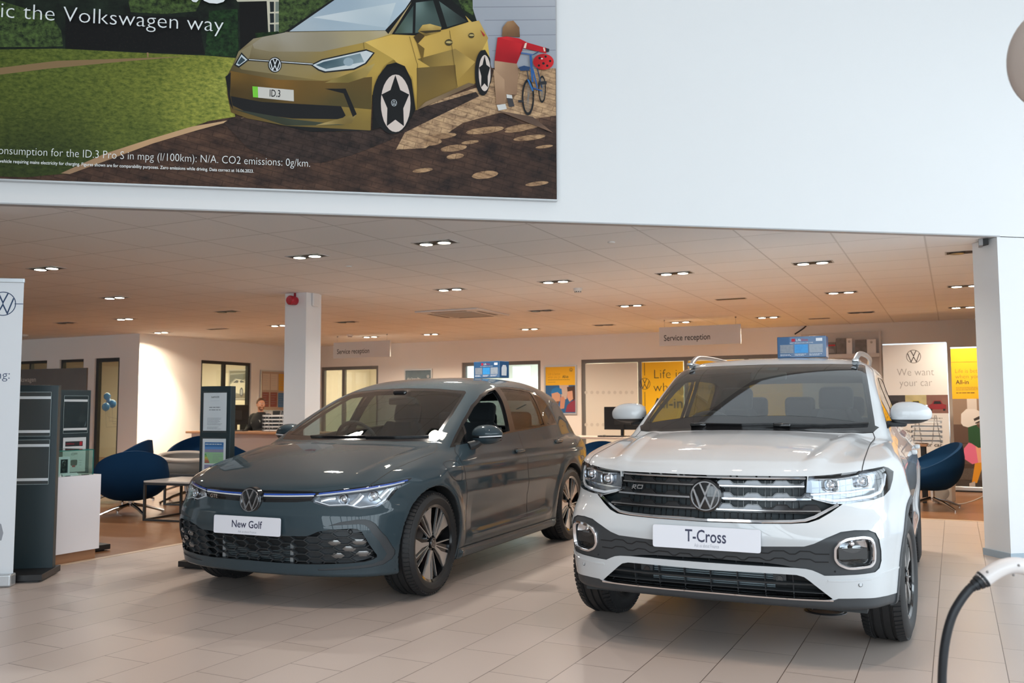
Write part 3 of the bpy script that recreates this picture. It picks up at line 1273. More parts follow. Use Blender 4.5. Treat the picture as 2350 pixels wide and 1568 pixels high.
def roundpoly(poly, r=0.012, seg=3):
	"""rounded corners of a 2D polygon"""
	out = []
	n = len(poly)
	for i in range(n):
		p, a, b = Vector(poly[i]), Vector(poly[i - 1]), Vector(poly[(i + 1) % n])
		da, db = (a - p), (b - p)
		k = min(r, da.length * 0.45, db.length * 0.45)
		A, B = p + da.normalized() * k, p + db.normalized() * k
		for j in range(seg + 1):
			t = j / seg
			q = A.lerp(p, t).lerp(p.lerp(B, t), t)
			out.append((q.x, q.y))
	return out

def shrink(poly, d):
	"""polygon moved inward by d (counter-clockwise or clockwise alike)"""
	n = len(poly)
	ar = sum(poly[i][0] * poly[(i + 1) % n][1] - poly[(i + 1) % n][0] * poly[i][1] for i in range(n))
	sg = 1 if ar > 0 else -1
	out = []
	for i in range(n):
		p, a, b = Vector(poly[i]), Vector(poly[i - 1]), Vector(poly[(i + 1) % n])
		t0, t1 = (p - a).normalized(), (b - p).normalized()
		n0, n1 = Vector((-t0.y, t0.x)) * sg, Vector((-t1.y, t1.x)) * sg
		mm = n0 + n1
		mm = mm / max(0.5, mm.length_squared) * 2
		q = p + mm * d
		out.append((q.x, q.y))
	return out

def car_field(c):
	"""signed field of a car's outer skin from its profile curves"""
	pf, cf, hood, w, sec = (curve(c[k]) for k in ('front', 'nose', 'top', 'plan', 'section'))
	crown = curve(c['crown'])
	cf2 = curve(c['nose_low'])
	zn0, zn1 = c['nose_z']
	roof, xg, rear, xgp = (curve(c[k]) for k in ('roof', 'glass', 'rear', 'glassplan'))
	zb = curve(c['under'])
	y0, z0, sl, bow = c['screen']
	sill = c.get('sill', 0.0)
	arches = c['arches']
	extra = c.get('extra')
	def field(x, y, z):
		x = np.abs(x)
		pad = 0
		xs_ = w(y) - sec(z)
		for (wy, wz, Rr, fl, fw) in arches:
			rr = np.hypot(y - wy, z - wz)
			xs_ = xs_ + fl * bump1((rr - Rr - fw * 0.35) / fw) * (z > 0.1)
		up = np.clip((z - zn0) / (zn1 - zn0), 0, 1)
		up = up * up * (3 - 2 * up)
		yf = pf(z) - cf(x) * up - cf2(x) * (1 - up)
		zt = hood(y) - crown(x)
		if extra:
			xs_, yf, zt = extra(x, y, z, xs_, yf, zt)
		gs = (x - xs_)
		gf = (y - yf) / np.sqrt(1 + np.minimum(c['fs'] * x * x, 1.2))
		a = smax(gs, gf, c['k_corner'])
		a = smax(a, (zt - z) * -0.95, c['k_top'])
		a = smax(a, zb(y) - z, 0.03)
		a = smax(a, rear(z) - 0.0 - y + 0.10 * (x / 0.85) ** 2 * -1 + 0.0 + 0.22 * (x / 0.88) ** 4, 0.10)
		# cabin
		t = z - z0
		yw = y0 - bow * x * x - sl * t - c.get('scurve', 0) * t * t
		g = (y - yw) / math.sqrt(1 + sl * sl)
		g = smax(g, x - xg(z) - xgp(y), c['k_pillar'])
		g = smax(g, z - (roof(y) - c['roofcrown'] * x * x), c['k_roof'])
		g = smax(g, rear(z) + 0.16 * (x / 0.7) ** 4 - y, 0.06)
		g = smax(g, z0 - 0.12 - z, 0.02)
		f = smin(a, g, c['k_belt'])
		for (wy, wz, Rr, fl, fw) in arches:
			rr = np.hypot(y - wy, z - wz)
			hole = smax(rr - Rr, 0.56 - x, 0.02)
			f = smax(f, -hole, 0.008)
		return f
	return field

def make_wheel(name, parent, c, side, Rt, wt, Rr, rim_fn, M, caliper=None, steer=0.0):
	"""tyre, rim, cap, disc, caliper around c; side -1/+1 = outward x direction; steer turns it about Z"""
	L = Matrix.Translation(Vector(c)) @ Matrix.Rotation(steer, 4, 'Z') @ Matrix.Rotation(side * PI / 2, 4, 'Y')
	# L: local z = outward
	root = bpy.data.objects.new(name, None)
	COL.objects.link(root)
	root.empty_display_size = 0.1
	root.location = c
	put_under(root, parent, keep=False)
	h = wt / 2
	ty = MB().m(M['tyre'], True)
	sw = [(Rr - 0.012, h - 0.012), (Rr + 0.004, h - 0.004), (Rr + 0.012, h + 0.002), (Rr + (Rt - Rr) * 0.45, h + 0.006), (Rt - 0.024, h - 0.006), (Rt - 0.008, h - 0.022), (Rt, h - 0.045)]
	grooves = [0.062, 0.022]
	prof = list(sw)
	for g in (h * 0.42, 0.0 + h * 0.0, -h * 0.42):
		prof += [(Rt + 0.001, g + 0.0065), (Rt - 0.007, g + 0.005), (Rt - 0.007, g - 0.005), (Rt + 0.001, g - 0.0065)]
	prof += [(r, -z) for r, z in sw[::-1]]
	ty.lathe(prof, 96, L)
	# shoulder blocks: shallow cross cuts drawn as small raised bars
	ty.smooth = False
	for i in range(72):
		a = 2 * PI * i / 72
		for sgn in (1, -1):
			Q = L @ Matrix.Rotation(a, 4, 'Z') @ Matrix.Translation((Rt - 0.0105, 0, sgn * (h - 0.030)))
			ty.box((-0.012, -0.0098, -0.022), (0.0105, 0.0098, 0.017), Q @ Matrix.Rotation(sgn * -0.32, 4, 'Y'))
	ty.build('tyre', None, root)
	rim_fn(root, L, Rr, h, M)
	d = MB().m(M['disc'], True)
	d.lathe([(0.02, -0.02), (0.15, -0.02), (0.15, -0.045), (0.02, -0.045)], 40, L)
	d.build('brake_disc', None, root)
	if caliper:
		cb = MB().m(M['caliper'], False)
		a = caliper
		for k in range(6):
			b0 = a + (k - 3) * 0.16
			Q = L @ Matrix.Rotation(b0 + 0.08, 4, 'Z')
			cb.box((0.098, -0.0145, -0.052), (0.168, 0.0145, 0.005), Q, 0.004)
		cb.build('brake_caliper', None, root)
	return root

def poly_x(*pts):
	return [(abs(p[0]), p[1]) for p in pts]

def ribbon(shell, mb, xs, zlo, zhi, off, both=True):
	"""upright band on the nose between two height lines, set back by -off along the skin"""
	vs = []
	for x in xs:
		for z in (zlo(x), zhi(x)):
			p, n = shell.hit('F', x, z)
			vs.append(tuple(p + n * off))
	fs = [(2 * i, 2 * i + 2, 2 * i + 3, 2 * i + 1) for i in range(len(xs) - 1)]
	mb.add(vs, fs)

def seat_mesh(mb, x, y, zbase, w=0.50, tilt=0.30):
	"""car seat: cushion, leaning backrest with side bolsters, head restraint"""
	mb.box((x - w / 2, y - 0.05, zbase), (x + w / 2, y + 0.47, zbase + 0.16), None, 0.05)
	Q = Matrix.Translation((x, y, zbase + 0.08)) @ Matrix.Rotation(tilt, 4, 'X')
	n = 9
	vs, fs = [], []
	prof = []
	for j in range(n):
		t = j / (n - 1)
		ww = (w / 2) * (0.86 + 0.14 * math.sin(min(1, t * 1.6) * PI * 0.5)) * (1 - 0.42 * max(0, (t - 0.55) / 0.45) ** 1.5)
		z = 0.66 * t
		prof.append((ww, z))
	for ww, z in prof:
		for u, d in ((-1, -0.03), (-1.02, 0.07), (-0.72, 0.075), (-0.5, 0.045), (0, 0.04), (0.5, 0.045), (0.72, 0.075), (1.02, 0.07), (1, -0.03), (0.6, -0.065), (-0.6, -0.065)):
			vs.append((u * ww, d, z))
	L = 11
	for j in range(n - 1):
		for k in range(L):
			k2 = (k + 1) % L
			fs.append((j * L + k, j * L + k2, (j + 1) * L + k2, (j + 1) * L + k))
	fs += [list(range(L))[::-1], [(n - 1) * L + k for k in range(L)]]
	mb.add(vs, fs, Q)
	mb.box((-0.12, -0.055, 0.67), (0.12, 0.045, 0.85), Q, 0.04)

def five_spoke(silver_w, thin, name='rim'):
	"""alloy rim: five broad bright blades, fine bright lines beside them, black barrel"""
	def fn(root, L, Rr, h, M):
		z1 = h - 0.012
		b = MB().m(M['gloss_black'], True)
		b.lathe([(Rr - 0.004, z1 + 0.004), (Rr - 0.022, z1 - 0.004), (Rr - 0.030, -h * 0.2), (Rr - 0.035, -h + 0.02), (Rr - 0.005, -h + 0.006)], 64, L)
		b.smooth = False
		for k in range(5):
			a = 2 * PI * k / 5 + thin
			Q = L @ Matrix.Rotation(a, 4, 'Z')
			for t0, t1 in ((-0.30, -0.04), (0.10, 0.40)):
				r0, r1 = 0.045, Rr - 0.018
				p = [(r0, -0.026), (r1 * math.cos(t0), r1 * math.sin(t0)), (r1 * math.cos(t1), r1 * math.sin(t1)), (r0, 0.026)]
				b.prism(p, z1 - 0.040, z1 - 0.016, 'xy', Q)
		b.lathe([(0.0, z1 - 0.022), (0.062, z1 - 0.022), (0.075, z1 - 0.05)], 32, L)
		b.build(name, None, root)
		s = MB().m(M['machined'], False)
		for k in range(5):
			a = 2 * PI * k / 5 + thin
			Q = L @ Matrix.Rotation(a, 4, 'Z')
			r0, r1 = 0.048, Rr - 0.010
			t0, t1 = -silver_w * 0.62, silver_w * 0.38
			p = [(r0, -0.014), (r0 + 0.09, -0.024), (r1 * math.cos(t0), r1 * math.sin(t0)), (r1 * math.cos((t0 + t1) / 2), r1 * math.sin((t0 + t1) / 2)), (r1 * math.cos(t1), r1 * math.sin(t1)), (r0 + 0.09, 0.008), (r0, 0.004)]
			s.prism(p, z1 - 0.030, z1 - 0.008, 'xy', Q)
			for (ta, tb) in ((t1 + 0.10, 0.008), (0.56, 0.020)):
				e = Vector((r1 * math.cos(ta), r1 * math.sin(ta)))
				for q in stroke_polys([(r0, tb), (e.x, e.y)], 0.0065):
					s.prism([(v.x, v.y) for v in q], z1 - 0.025, z1 - 0.010, 'xy', Q)
			arc = [(r1 * math.cos(t0 + (0.56 - t0) * i / 8), r1 * math.sin(t0 + (0.56 - t0) * i / 8)) for i in range(9)]
			for q in stroke_polys(arc, 0.007):
				s.prism([(v.x, v.y) for v in q], z1 - 0.02, z1 - 0.008, 'xy', Q)
		s.build('machined_spokes', None, root)
		c = MB().m(M['gloss_black'], True)
		c.lathe([(0.0, z1 + 0.000), (0.030, z1 - 0.001), (0.034, z1 - 0.006), (0.034, z1 - 0.02)], 28, L)
		c.m(M['chrome'], False)
		vw_mark(c, 0.031, L @ Matrix.Translation((0, 0, z1 + 0.0005)) @ Matrix.Rotation(PI / 2, 4, 'Z'), 0.001)
		c.build('centre_cap', None, root)
	return fn

def vw_badge(parent, p, n, r, M, name='badge'):
	"""round front emblem: black disc, chrome ring and letters, facing n"""
	n = Vector(n).normalized()
	ux = Vector((0, 0, 1)).cross(n).normalized()
	Q = frame_M(p, ux, n.cross(ux))
	d = MB().m(M['gloss_black'], True)
	d.lathe([(0.0, 0.010), (r * 0.96, 0.010), (r * 1.12, 0.004), (r * 1.16, -0.03), (0, -0.03)], 48, Q)
	o = d.build(name, None, parent)
	c = MB().m(M['chrome'], False)
	vw_mark(c, r, Q @ Matrix.Translation((0, 0, 0.0105)), 0.004, 0.075, 0.115)
	c.build('emblem_letters', None, o)
	return o

def name_plate(parent, p, n, w, h, big, small, M, sz, wbig):
	"""white display plate with its lettering on the nose of a car"""
	n = Vector(n).normalized()
	ux = Vector((0, 0, 1)).cross(n).normalized()
	Q = frame_M(p, ux, n.cross(ux))
	b = MB().m(M['plate'], False)
	b.prism(roundpoly([(-w / 2, -h / 2), (w / 2, -h / 2), (w / 2, h / 2), (-w / 2, h / 2)], 0.012), 0.0, 0.006, 'xy', Q)
	b.m(M['plate_text'])
	vs, fs = text_polys(big, sz, 0.012)
	ww = max(v[0] for v in vs)
	put_text(b, big, sz, Q @ Matrix.Translation((-wbig / 2, -sz * 0.22, 0.0064)), 0.012, fit=wbig)
	b.m(M['plate_small'])
	put_text(b, small, sz * 0.30, Q @ Matrix.Translation((-wbig * 0.27, -h * 0.40, 0.0064)), 0.0, fit=wbig * 0.6)
	return b.build('display_plate', None, parent)

def car_mats():
	return dict(
		tyre=mat('tyre_rubber', (0.012, 0.012, 0.013), 0.62, bump=(180, 0.2)),
		gloss_black=mat('gloss_black', (0.008, 0.008, 0.009), 0.12, coat=0.6),
		black=mat('black_plastic', (0.022, 0.024, 0.026), 0.48),
		grain=mat('grained_plastic', (0.040, 0.045, 0.050), 0.5, bump=(600, 0.15)),
		seal=mat('rubber_seal', (0.010, 0.010, 0.011), 0.5),
		chrome=mat('chrome', (0.82, 0.82, 0.84), 0.07, 1.0),
		darkchrome=mat('dark_chrome', (0.11, 0.11, 0.115), 0.16, 1.0),
		machined=mat('machined_alloy', (0.62, 0.61, 0.60), 0.32, 0.85),
		disc=mat('brake_steel', (0.30, 0.30, 0.31), 0.35, 0.9),
		caliper=mat('red_caliper', (0.55, 0.006, 0.02), 0.35, coat=0.5),
		lining=mat('cabin_lining', (0.035, 0.038, 0.040), 0.85),
		cloth=mat('seat_cloth', (0.018, 0.022, 0.026), 0.9, sheen=0.2),
		dash=mat('dashboard_plastic', (0.045, 0.047, 0.048), 0.6),
		plate=mat('plate_white', (0.80, 0.81, 0.87), 0.4),
		plate_text=mat('plate_navy', (0.035, 0.04, 0.085), 0.5),
		plate_small=mat('plate_grey', (0.40, 0.42, 0.48), 0.5),
		clear=glass('lamp_cover', (0.97, 0.985, 1.0), 1.0, 1.5),
		screen=glass('windscreen_glass', (0.56, 0.68, 0.67), 1.7, 1.62),
		sideglass=glass('side_glass', (0.66, 0.76, 0.75), 1.0, 1.55),
		privacy=glass('privacy_glass', (0.22, 0.25, 0.25), 1.0, 1.55),
		reflector=mat('lamp_reflector', (0.80, 0.82, 0.85), 0.12, 1.0),
		lampbase=mat('lamp_base', (0.10, 0.11, 0.12), 0.25, 0.6),
		lens=glass('projector_lens', (0.9, 0.95, 1.0), 1.6, 1.7),
		drl=mat('light_guide', (0.85, 0.88, 0.92), 0.2, coat=1.0),
		gap=mat('shut_line', (0.006, 0.006, 0.007), 0.7),
		alu=mat('radiator_fins', (0.16, 0.20, 0.22), 0.45, 0.6),
	)

def ygrid(front, mid, rear, d0, d1):
	a = np.arange(front, mid, -d0)
	b = np.arange(mid, rear, -d1)
	return np.concatenate([a, b])[::-1]

def sweep_tube(mb, pts, r, n=10):
	"""smooth tube through a few points"""
	P = [Vector(p) for p in pts]
	out = []
	for i in range(len(P) - 1):
		a, b, c, d = P[max(0, i - 1)], P[i], P[i + 1], P[min(len(P) - 1, i + 2)]
		for k in range(8):
			t = k / 8
			out.append(0.5 * ((2 * b) + (c - a) * t + (2 * a - 5 * b + 4 * c - d) * t * t + (3 * b - a - 3 * c + d) * t ** 3))
	out.append(P[-1])
	mb.tube(out, r, n)
	return out

def mirror_cap(mb, c, size, side, e=0.62, taper=0.30, cut=None, low=None):
	"""door-mirror housing: a rounded shell that narrows outwards; low/cut limit it to heights"""
	nu, nv = 28, 18
	vs, fs = [], []
	sg = lambda v, p: math.copysign(abs(v) ** p, v)
	for j in range(nv + 1):
		ph = -PI / 2 + PI * j / nv
		for i in range(nu):
			th = 2 * PI * i / nu
			x = sg(math.cos(ph), e) * sg(math.cos(th), e)
			y = sg(math.cos(ph), e) * sg(math.sin(th), e)
			z = sg(math.sin(ph), 0.85)
			k = 1 - taper * max(0, x) ** 1.5
			y2 = y * (1.0 if y > 0 else 0.45) * k
			z2 = z * k
			if low is not None:
				z2 = max(z2, low)
			if cut is not None:
				z2 = min(z2, cut)
			vs.append((c[0] + side * x * size[0], c[1] + y2 * size[1] - side * 0, c[2] + z2 * size[2]))
	for j in range(nv):
		for i in range(nu):
			i2 = (i + 1) % nu
			fs.append((j * nu + i, j * nu + i2, (j + 1) * nu + i2, (j + 1) * nu + i))
	mb.add(vs, fs)


# ================================================================ the white car: shape
def suv_extra(x, y, z, xs_, yf, zt):
	# raised bonnet centre: two ridges that run from the lamps to the screen
	xr = 0.50 + (0.62 - 0.50) * np.clip((0.70 - y) / 1.0, 0, 1)
	on = np.clip((y + 0.5) / 0.15, 0, 1) * np.clip((0.82 - y) / 0.10, 0, 1)
	zt = zt + on * (0.010 * bump1((x - xr + 0.03) / 0.06) - 0.006 * bump1((x - xr - 0.07) / 0.08))
	# door: waist crease, hollow and sill bulge
	door = np.clip((-0.38 - y) / 0.12, 0, 1) * np.clip((y + 2.25) / 0.2, 0, 1)
	xs_ = xs_ - door * (0.020 * bump1((z - 0.53) / 0.14)) + door * 0.012 * bump1((z - 0.40) / 0.07)
	sh = np.clip((-0.1 - y) / 0.3, 0, 1)
	xs_ = xs_ + sh * 0.010 * bump1((z - 0.90) / 0.05)
	# front: hollow where the black insert sits, step of the lower silver band
	fr = np.clip((y - 0.35) / 0.1, 0, 1)
	return xs_, yf, zt

SUV = dict(
	front=[(0.17, 0.60), (0.205, 0.68), (0.235, 0.72), (0.27, 0.748), (0.31, 0.760), (0.36, 0.775), (0.42, 0.790), (0.48, 0.800), (0.54, 0.812), (0.60, 0.822), (0.66, 0.822), (0.70, 0.812), (0.78, 0.802), (0.86, 0.796), (0.90, 0.78), (0.96, 0.72), (1.1, 0.5)],
	nose=[(0, 0), (0.15, 0.008), (0.30, 0.030), (0.46, 0.080), (0.56, 0.118), (0.65, 0.168), (0.73, 0.25), (0.78, 0.325), (0.813, 0.41), (0.85, 0.53), (0.95, 0.9)],
	nose_low=[(0, 0), (0.3, 0.008), (0.45, 0.020), (0.56, 0.038), (0.65, 0.075), (0.733, 0.135), (0.78, 0.20), (0.82, 0.30), (0.85, 0.42), (0.9, 0.65)], nose_z=(0.58, 0.76),
	top=[(-3.4, 1.02), (-3.0, 1.08), (-2.2, 1.10), (-1.2, 1.09), (-0.6, 1.085), (-0.3, 1.075), (0.0, 1.055), (0.3, 1.015), (0.5, 0.985), (0.65, 0.955), (0.75, 0.925), (0.80, 0.89), (0.9, 0.80)],
	crown=[(0, 0), (0.2, 0.004), (0.4, 0.016), (0.6, 0.034), (0.7, 0.047), (0.8, 0.072), (0.9, 0.13)],
	plan=[(-3.4, 0.70), (-3.2, 0.80), (-2.95, 0.855), (-2.55, 0.880), (-2.0, 0.880), (-1.2, 0.878), (-0.5, 0.876), (0.0, 0.878), (0.25, 0.872), (0.45, 0.852), (0.6, 0.83), (0.9, 0.74)],
	section=[(0.15, 0.10), (0.22, 0.055), (0.30, 0.030), (0.40, 0.016), (0.55, 0.006), (0.70, 0.0), (0.80, 0.004), (0.88, 0.016), (0.96, 0.045), (1.05, 0.085), (1.15, 0.13)],
	under=[(-3.5, 0.42), (-3.2, 0.32), (-2.9, 0.25), (-2.0, 0.22), (0.0, 0.23), (0.3, 0.245), (0.5, 0.255), (0.7, 0.258), (0.9, 0.27)],
	roof=[(-3.4, 1.44), (-3.1, 1.50), (-2.6, 1.545), (-2.0, 1.562), (-1.6, 1.560), (-1.3, 1.548), (-1.1, 1.530), (-0.9, 1.50), (-0.6, 1.44)],
	roofcrown=0.09,
	glass=[(0.95, 0.815), (1.06, 0.775), (1.2, 0.724), (1.35, 0.672), (1.46, 0.640), (1.52, 0.600), (1.6, 0.5)],
	glassplan=[(-3.3, -0.09), (-2.9, -0.035), (-2.3, 0.0), (-1.4, 0.008), (-0.8, 0.002), (-0.4, -0.010), (0.0, -0.02)],
	rear=[(0.15, -3.05), (0.30, -3.20), (0.55, -3.275), (0.9, -3.285), (1.05, -3.25), (1.2, -3.18), (1.35, -3.10), (1.5, -3.02), (1.6, -2.9)],
	screen=(-0.215, 1.065, 1.70, 0.36), scurve=0.35,
	k_corner=0.10, k_top=0.045, k_pillar=0.075, k_roof=0.10, k_belt=0.02, fs=2.2,
	arches=[(0.0, 0.335, 0.368, 0.010, 0.09), (-2.551, 0.335, 0.368, 0.012, 0.09)],
	extra=suv_extra)
SUV_LOC, SUV_ROT = (-1.1058, 5.1334, 0), -1.5557 - PI / 2


# ================================================================ the white car: built
def build_suv():
	M = car_mats()
	paint = mat('white_paint', (0.60, 0.625, 0.645), 0.5, 0.0, coat=1.0, spec=0.2)
	root = thing('car', 'white compact SUV with fog lights in bright rings, front towards us at the right', 'car')
	S = Shell(car_field(SUV), np.arange(-0.005, 0.96, 0.010), ygrid(0.95, -0.5, -3.5, 0.009, 0.018), np.arange(0.10, 1.66, 0.010))
	ar = SUV['arches']
	for wy, wz, Rr, fl, fw in ar:
		S.mark(lambda c, n, wy=wy, wz=wz, Rr=Rr: math.hypot(c.y - wy, c.z - wz) < Rr + 0.010 and c.x > 0.5 and (abs(n.x) < 0.6 or c.x < 0.7), 14)
	grille = poly_x((0.1, 0.876), (0, 0.876), (0.258, 0.878), (0.461, 0.878), (0.455, 0.785), (0.492, 0.769), (0.566, 0.75), (0.612, 0.750), (0.561, 0.712), (0.511, 0.682), (0.466, 0.667), (0.394, 0.661), (0.23, 0.656), (0.0, 0.653))
	grille[0] = (-0.1, 0.876)
	grille.append((-0.1, 0.653))
	S.cut(grille, 'F', 2)
	head = poly_x((0.466, 0.878), (0.453, 0.786), (0.570, 0.751), (0.638, 0.752), (0.741, 0.764), (0.782, 0.776), (0.806, 0.802), (0.818, 0.847), (0.822, 0.886), (0.80, 0.907), (0.781, 0.915), (0.697, 0.903), (0.557, 0.885))
	S.cut(head, 'F', 3, facing=0.01, onto=(0, 2))
	insert = [(-0.1, 0.552)] + poly_x((0.0, 0.552), (0.259, 0.551), (0.449, 0.561), (0.493, 0.576), (0.546, 0.604), (0.607, 0.631), (0.665, 0.638), (0.721, 0.636), (0.750, 0.622), (0.764, 0.591), (0.770, 0.536), (0.769, 0.49), (0.760, 0.457), (0.742, 0.441), (0.675, 0.435), (0.531, 0.428), (0.504, 0.441), (0.479, 0.451), (0.451, 0.456), (0.397, 0.458), (0.136, 0.456), (0.0, 0.456)) + [(-0.1, 0.456)]
	S.cut(insert, 'F', 4)
	slot = [(-0.1, 0.477)] + [(0.0, 0.477), (0.14, 0.474), (0.27, 0.473), (0.34, 0.468), (0.40, 0.4585), (0.0, 0.4565)] + [(-0.1, 0.4565)]
	S.cut(slot, 'F', 19, onto=(4,))
	fog = roundpoly(poly_x((0.575, 0.560), (0.597, 0.589), (0.631, 0.604), (0.698, 0.611), (0.730, 0.604), (0.743, 0.583), (0.746, 0.540), (0.743, 0.491), (0.727, 0.468), (0.659, 0.460), (0.626, 0.461), (0.589, 0.480), (0.573, 0.507)), 0.012)
	S.cut(shrink(fog, 0.014), 'F', 7, onto=(4,))
	opening = [(-0.1, 0.421)] + poly_x((0.0, 0.421), (0.134, 0.423), (0.323, 0.425), (0.410, 0.425), (0.442, 0.417), (0.466, 0.399), (0.50, 0.37), (0.557, 0.322), (0.566, 0.311), (0.425, 0.310), (0.278, 0.309), (0.126, 0.309), (0.0, 0.311)) + [(-0.1, 0.311)]
	S.cut(opening, 'F', 5)
	val = [(-0.1, 0.312), (0.0, 0.312), (0.566, 0.313), (0.585, 0.321), (0.67, 0.322), (0.768, 0.318), (0.835, 0.308), (0.92, 0.30), (0.92, 0.05), (-0.1, 0.05)]
	S.cut(val, 'F', 6, facing=-0.75, lim=lambda c: c.y > 0.05)
	scr = [(-0.1, 1.078), (0.0, 1.078), (0.30, 1.078), (0.55, 1.078), (0.700, 1.084), (0.692, 1.13), (0.669, 1.229), (0.633, 1.383), (0.606, 1.478), (0.585, 1.486), (0.40, 1.492), (0.15, 1.494), (-0.1, 1.495)]
	S.cut(scr, 'F', 9, facing=0.15, lim=lambda c: c.y < -0.15)
	S.cut([(-0.1, 1.098), (0.60, 1.098), (0.672, 1.110), (0.652, 1.225), (0.616, 1.38), (0.592, 1.462), (0.575, 1.468), (0.15, 1.474), (-0.1, 1.474)], 'F', 8, facing=0.15, onto=(9,), lim=lambda c: c.y < -0.15)
	dlo = [(-0.53, 1.078), (-0.80, 1.215), (-1.08, 1.345), (-1.30, 1.415), (-1.62, 1.437), (-2.2, 1.433), (-2.55, 1.395), (-2.72, 1.26), (-2.78, 1.125), (-2.0, 1.105), (-1.2, 1.085)]
	S.cut(dlo, 'S', 12, facing=0.2)
	S.cut([(-0.66, 1.095), (-0.84, 1.195), (-1.10, 1.322), (-1.31, 1.392), (-1.60, 1.412), (-1.60, 1.112), (-1.1, 1.100)], 'S', 10, facing=0.2, onto=(12,))
	S.cut([(-1.70, 1.412), (-2.2, 1.410), (-2.40, 1.385), (-2.44, 1.135), (-1.70, 1.116)], 'S', 11, facing=0.2, onto=(12,))
	S.cut([(-0.1, 1.10), (0.62, 1.12), (0.55, 1.40), (0.45, 1.425), (-0.1, 1.43)], 'B', 18, facing=0.2, lim=lambda c: c.y < -2.8)
	for wy, wz, Rr, fl, fw in ar:
		ring = [(wy + (Rr + 0.040) * math.cos(a), wz + (Rr + 0.040) * math.sin(a)) for a in np.linspace(-0.42, PI + 0.42, 40)]
		ring += [(wy + (Rr + 0.002) * math.cos(a), wz + (Rr + 0.002) * math.sin(a)) for a in np.linspace(PI + 0.42, -0.42, 40)]
		S.cut(ring, 'S', 13, facing=0.05, onto=(0, 6), lim=lambda c: c.x > 0.7)
	S.cut([(-0.36, 0.10), (-0.36, 0.315), (-2.2, 0.315), (-2.2, 0.10)], 'S', 17, facing=-0.3)
	bon = [(-0.1, 1.0), (0.693, 1.0), (0.693, 0.571), (0.697, 0.504), (0.697, 0.213), (0.698, -0.1), (0.702, -0.33), (0.690, -0.375), (0.60, -0.325), (0.45, -0.272), (0.2, -0.214), (0.0, -0.196), (-0.1, -0.196)]
	S.cut(bon, 'T', 1, facing=0.05, onto=(0,), lim=lambda c: c.z > 0.85)
	S.cut([(-0.1, -0.190), (0.2, -0.208), (0.45, -0.266), (0.60, -0.319), (0.690, -0.371), (0.72, -0.45), (0.5, -0.42), (-0.1, -0.35)], 'T', 20, facing=0.1, lim=lambda c: c.z > 1.0)
	fd = [(-0.47, 0.33), (-0.45, 0.70), (-0.42, 1.0), (-0.53, 1.060), (-1.0, 1.075), (-1.64, 1.085), (-1.62, 0.8), (-1.60, 0.33)]
	S.cut(fd, 'S', 15, facing=0.2)
	rd = [(-1.61, 0.33), (-1.63, 0.8), (-1.65, 1.085), (-2.50, 1.105), (-2.46, 0.95), (-2.26, 0.74), (-2.16, 0.55), (-2.14, 0.33)]
	S.cut(rd, 'S', 16, facing=0.2)

	S.piece([0], 'body_shell', paint, root, rim=0.012, rim_mt=M['black'])
	S.piece([1], 'bonnet', paint, root, rim=0.02)
	for o in S.piece([15], 'front_door', paint, root, rim=0.01, mode='pair') + S.piece([16], 'rear_door', paint, root, rim=0.01, mode='pair'):
		pass
	S.piece([4], 'bumper_insert', M['grain'], root, off=-0.004, rim=0.05)
	S.piece([6], 'front_valance', M['grain'], root, off=-0.003, rim=0.03)
	for o in S.piece([13], 'arch_trim', M['grain'], root, off=0.004, rim=0.012, mode='pair'):
		pass
	S.piece([14], 'wheel_housing', M['black'], root, mode='pair')
	S.piece([17], 'sill_trim', M['grain'], root, off=0.003, rim=0.01, mode='pair')
	S.piece([9, 20], 'screen_surround', M['gloss_black'], root, off=-0.001)
	S.piece([8], 'windscreen', M['screen'], root)
	S.piece([12], 'window_surround', M['gloss_black'], root, mode='pair', off=-0.001)
	S.piece([10], 'front_door_glass', M['sideglass'], root, mode='pair', off=-0.004)
	S.piece([11], 'rear_door_glass', M['privacy'], root, mode='pair', off=-0.004)
	S.piece([18], 'rear_window', M['privacy'], root, off=-0.003)
	S.piece([0, 1, 4, 6, 9, 12, 13, 15, 16, 17, 20], 'cabin_lining', M['lining'], root, off=-0.035, flip=True)

	# grille: backing, ribs, three wavy slats, bright frame
	g = S.piece([2], 'grille', mat('grille_backing', (0.020, 0.028, 0.032), 0.5), root, off=-0.055)[0]
	w = S.piece([2], 'grille_recess', M['gloss_black'], g, off=0.0, rim=0.06)[0]
	bm = bmesh.new()
	bm.from_mesh(w.data)
	nF = len(S.faces([2]))
	kill = [f for i, f in enumerate(bm.faces) if (i % (len(bm.faces) // 2)) < nF]
	bmesh.ops.delete(bm, geom=kill, context='FACES')
	bm.to_mesh(w.data)
	bm.free()
	ribs = MB().m(M['gloss_black'])
	for k in range(-8, 9):
		for dx in (-0.019, 0.019):
			x = k * 0.0655 + dx + 0.005
			hi = 0.86
			lo = 0.675 if abs(x) < 0.43 else 0.72
			if abs(x) > 0.45:
				continue
			S.strip(ribs, 'F', [(x, lo), (x, hi)], 0.004, 0.004, off=-0.052, deep=0.0, step=0.03)
	ribs.build('grille_rib', None, g)
	def tz(x, base, amp):
		t = ((x + 0.010) / 0.131) % 1.0
		k = min(1, max(0, (t - 0.10) / 0.12)) * min(1, max(0, (0.72 - t) / 0.12))
		return base + 0.006 + amp * k
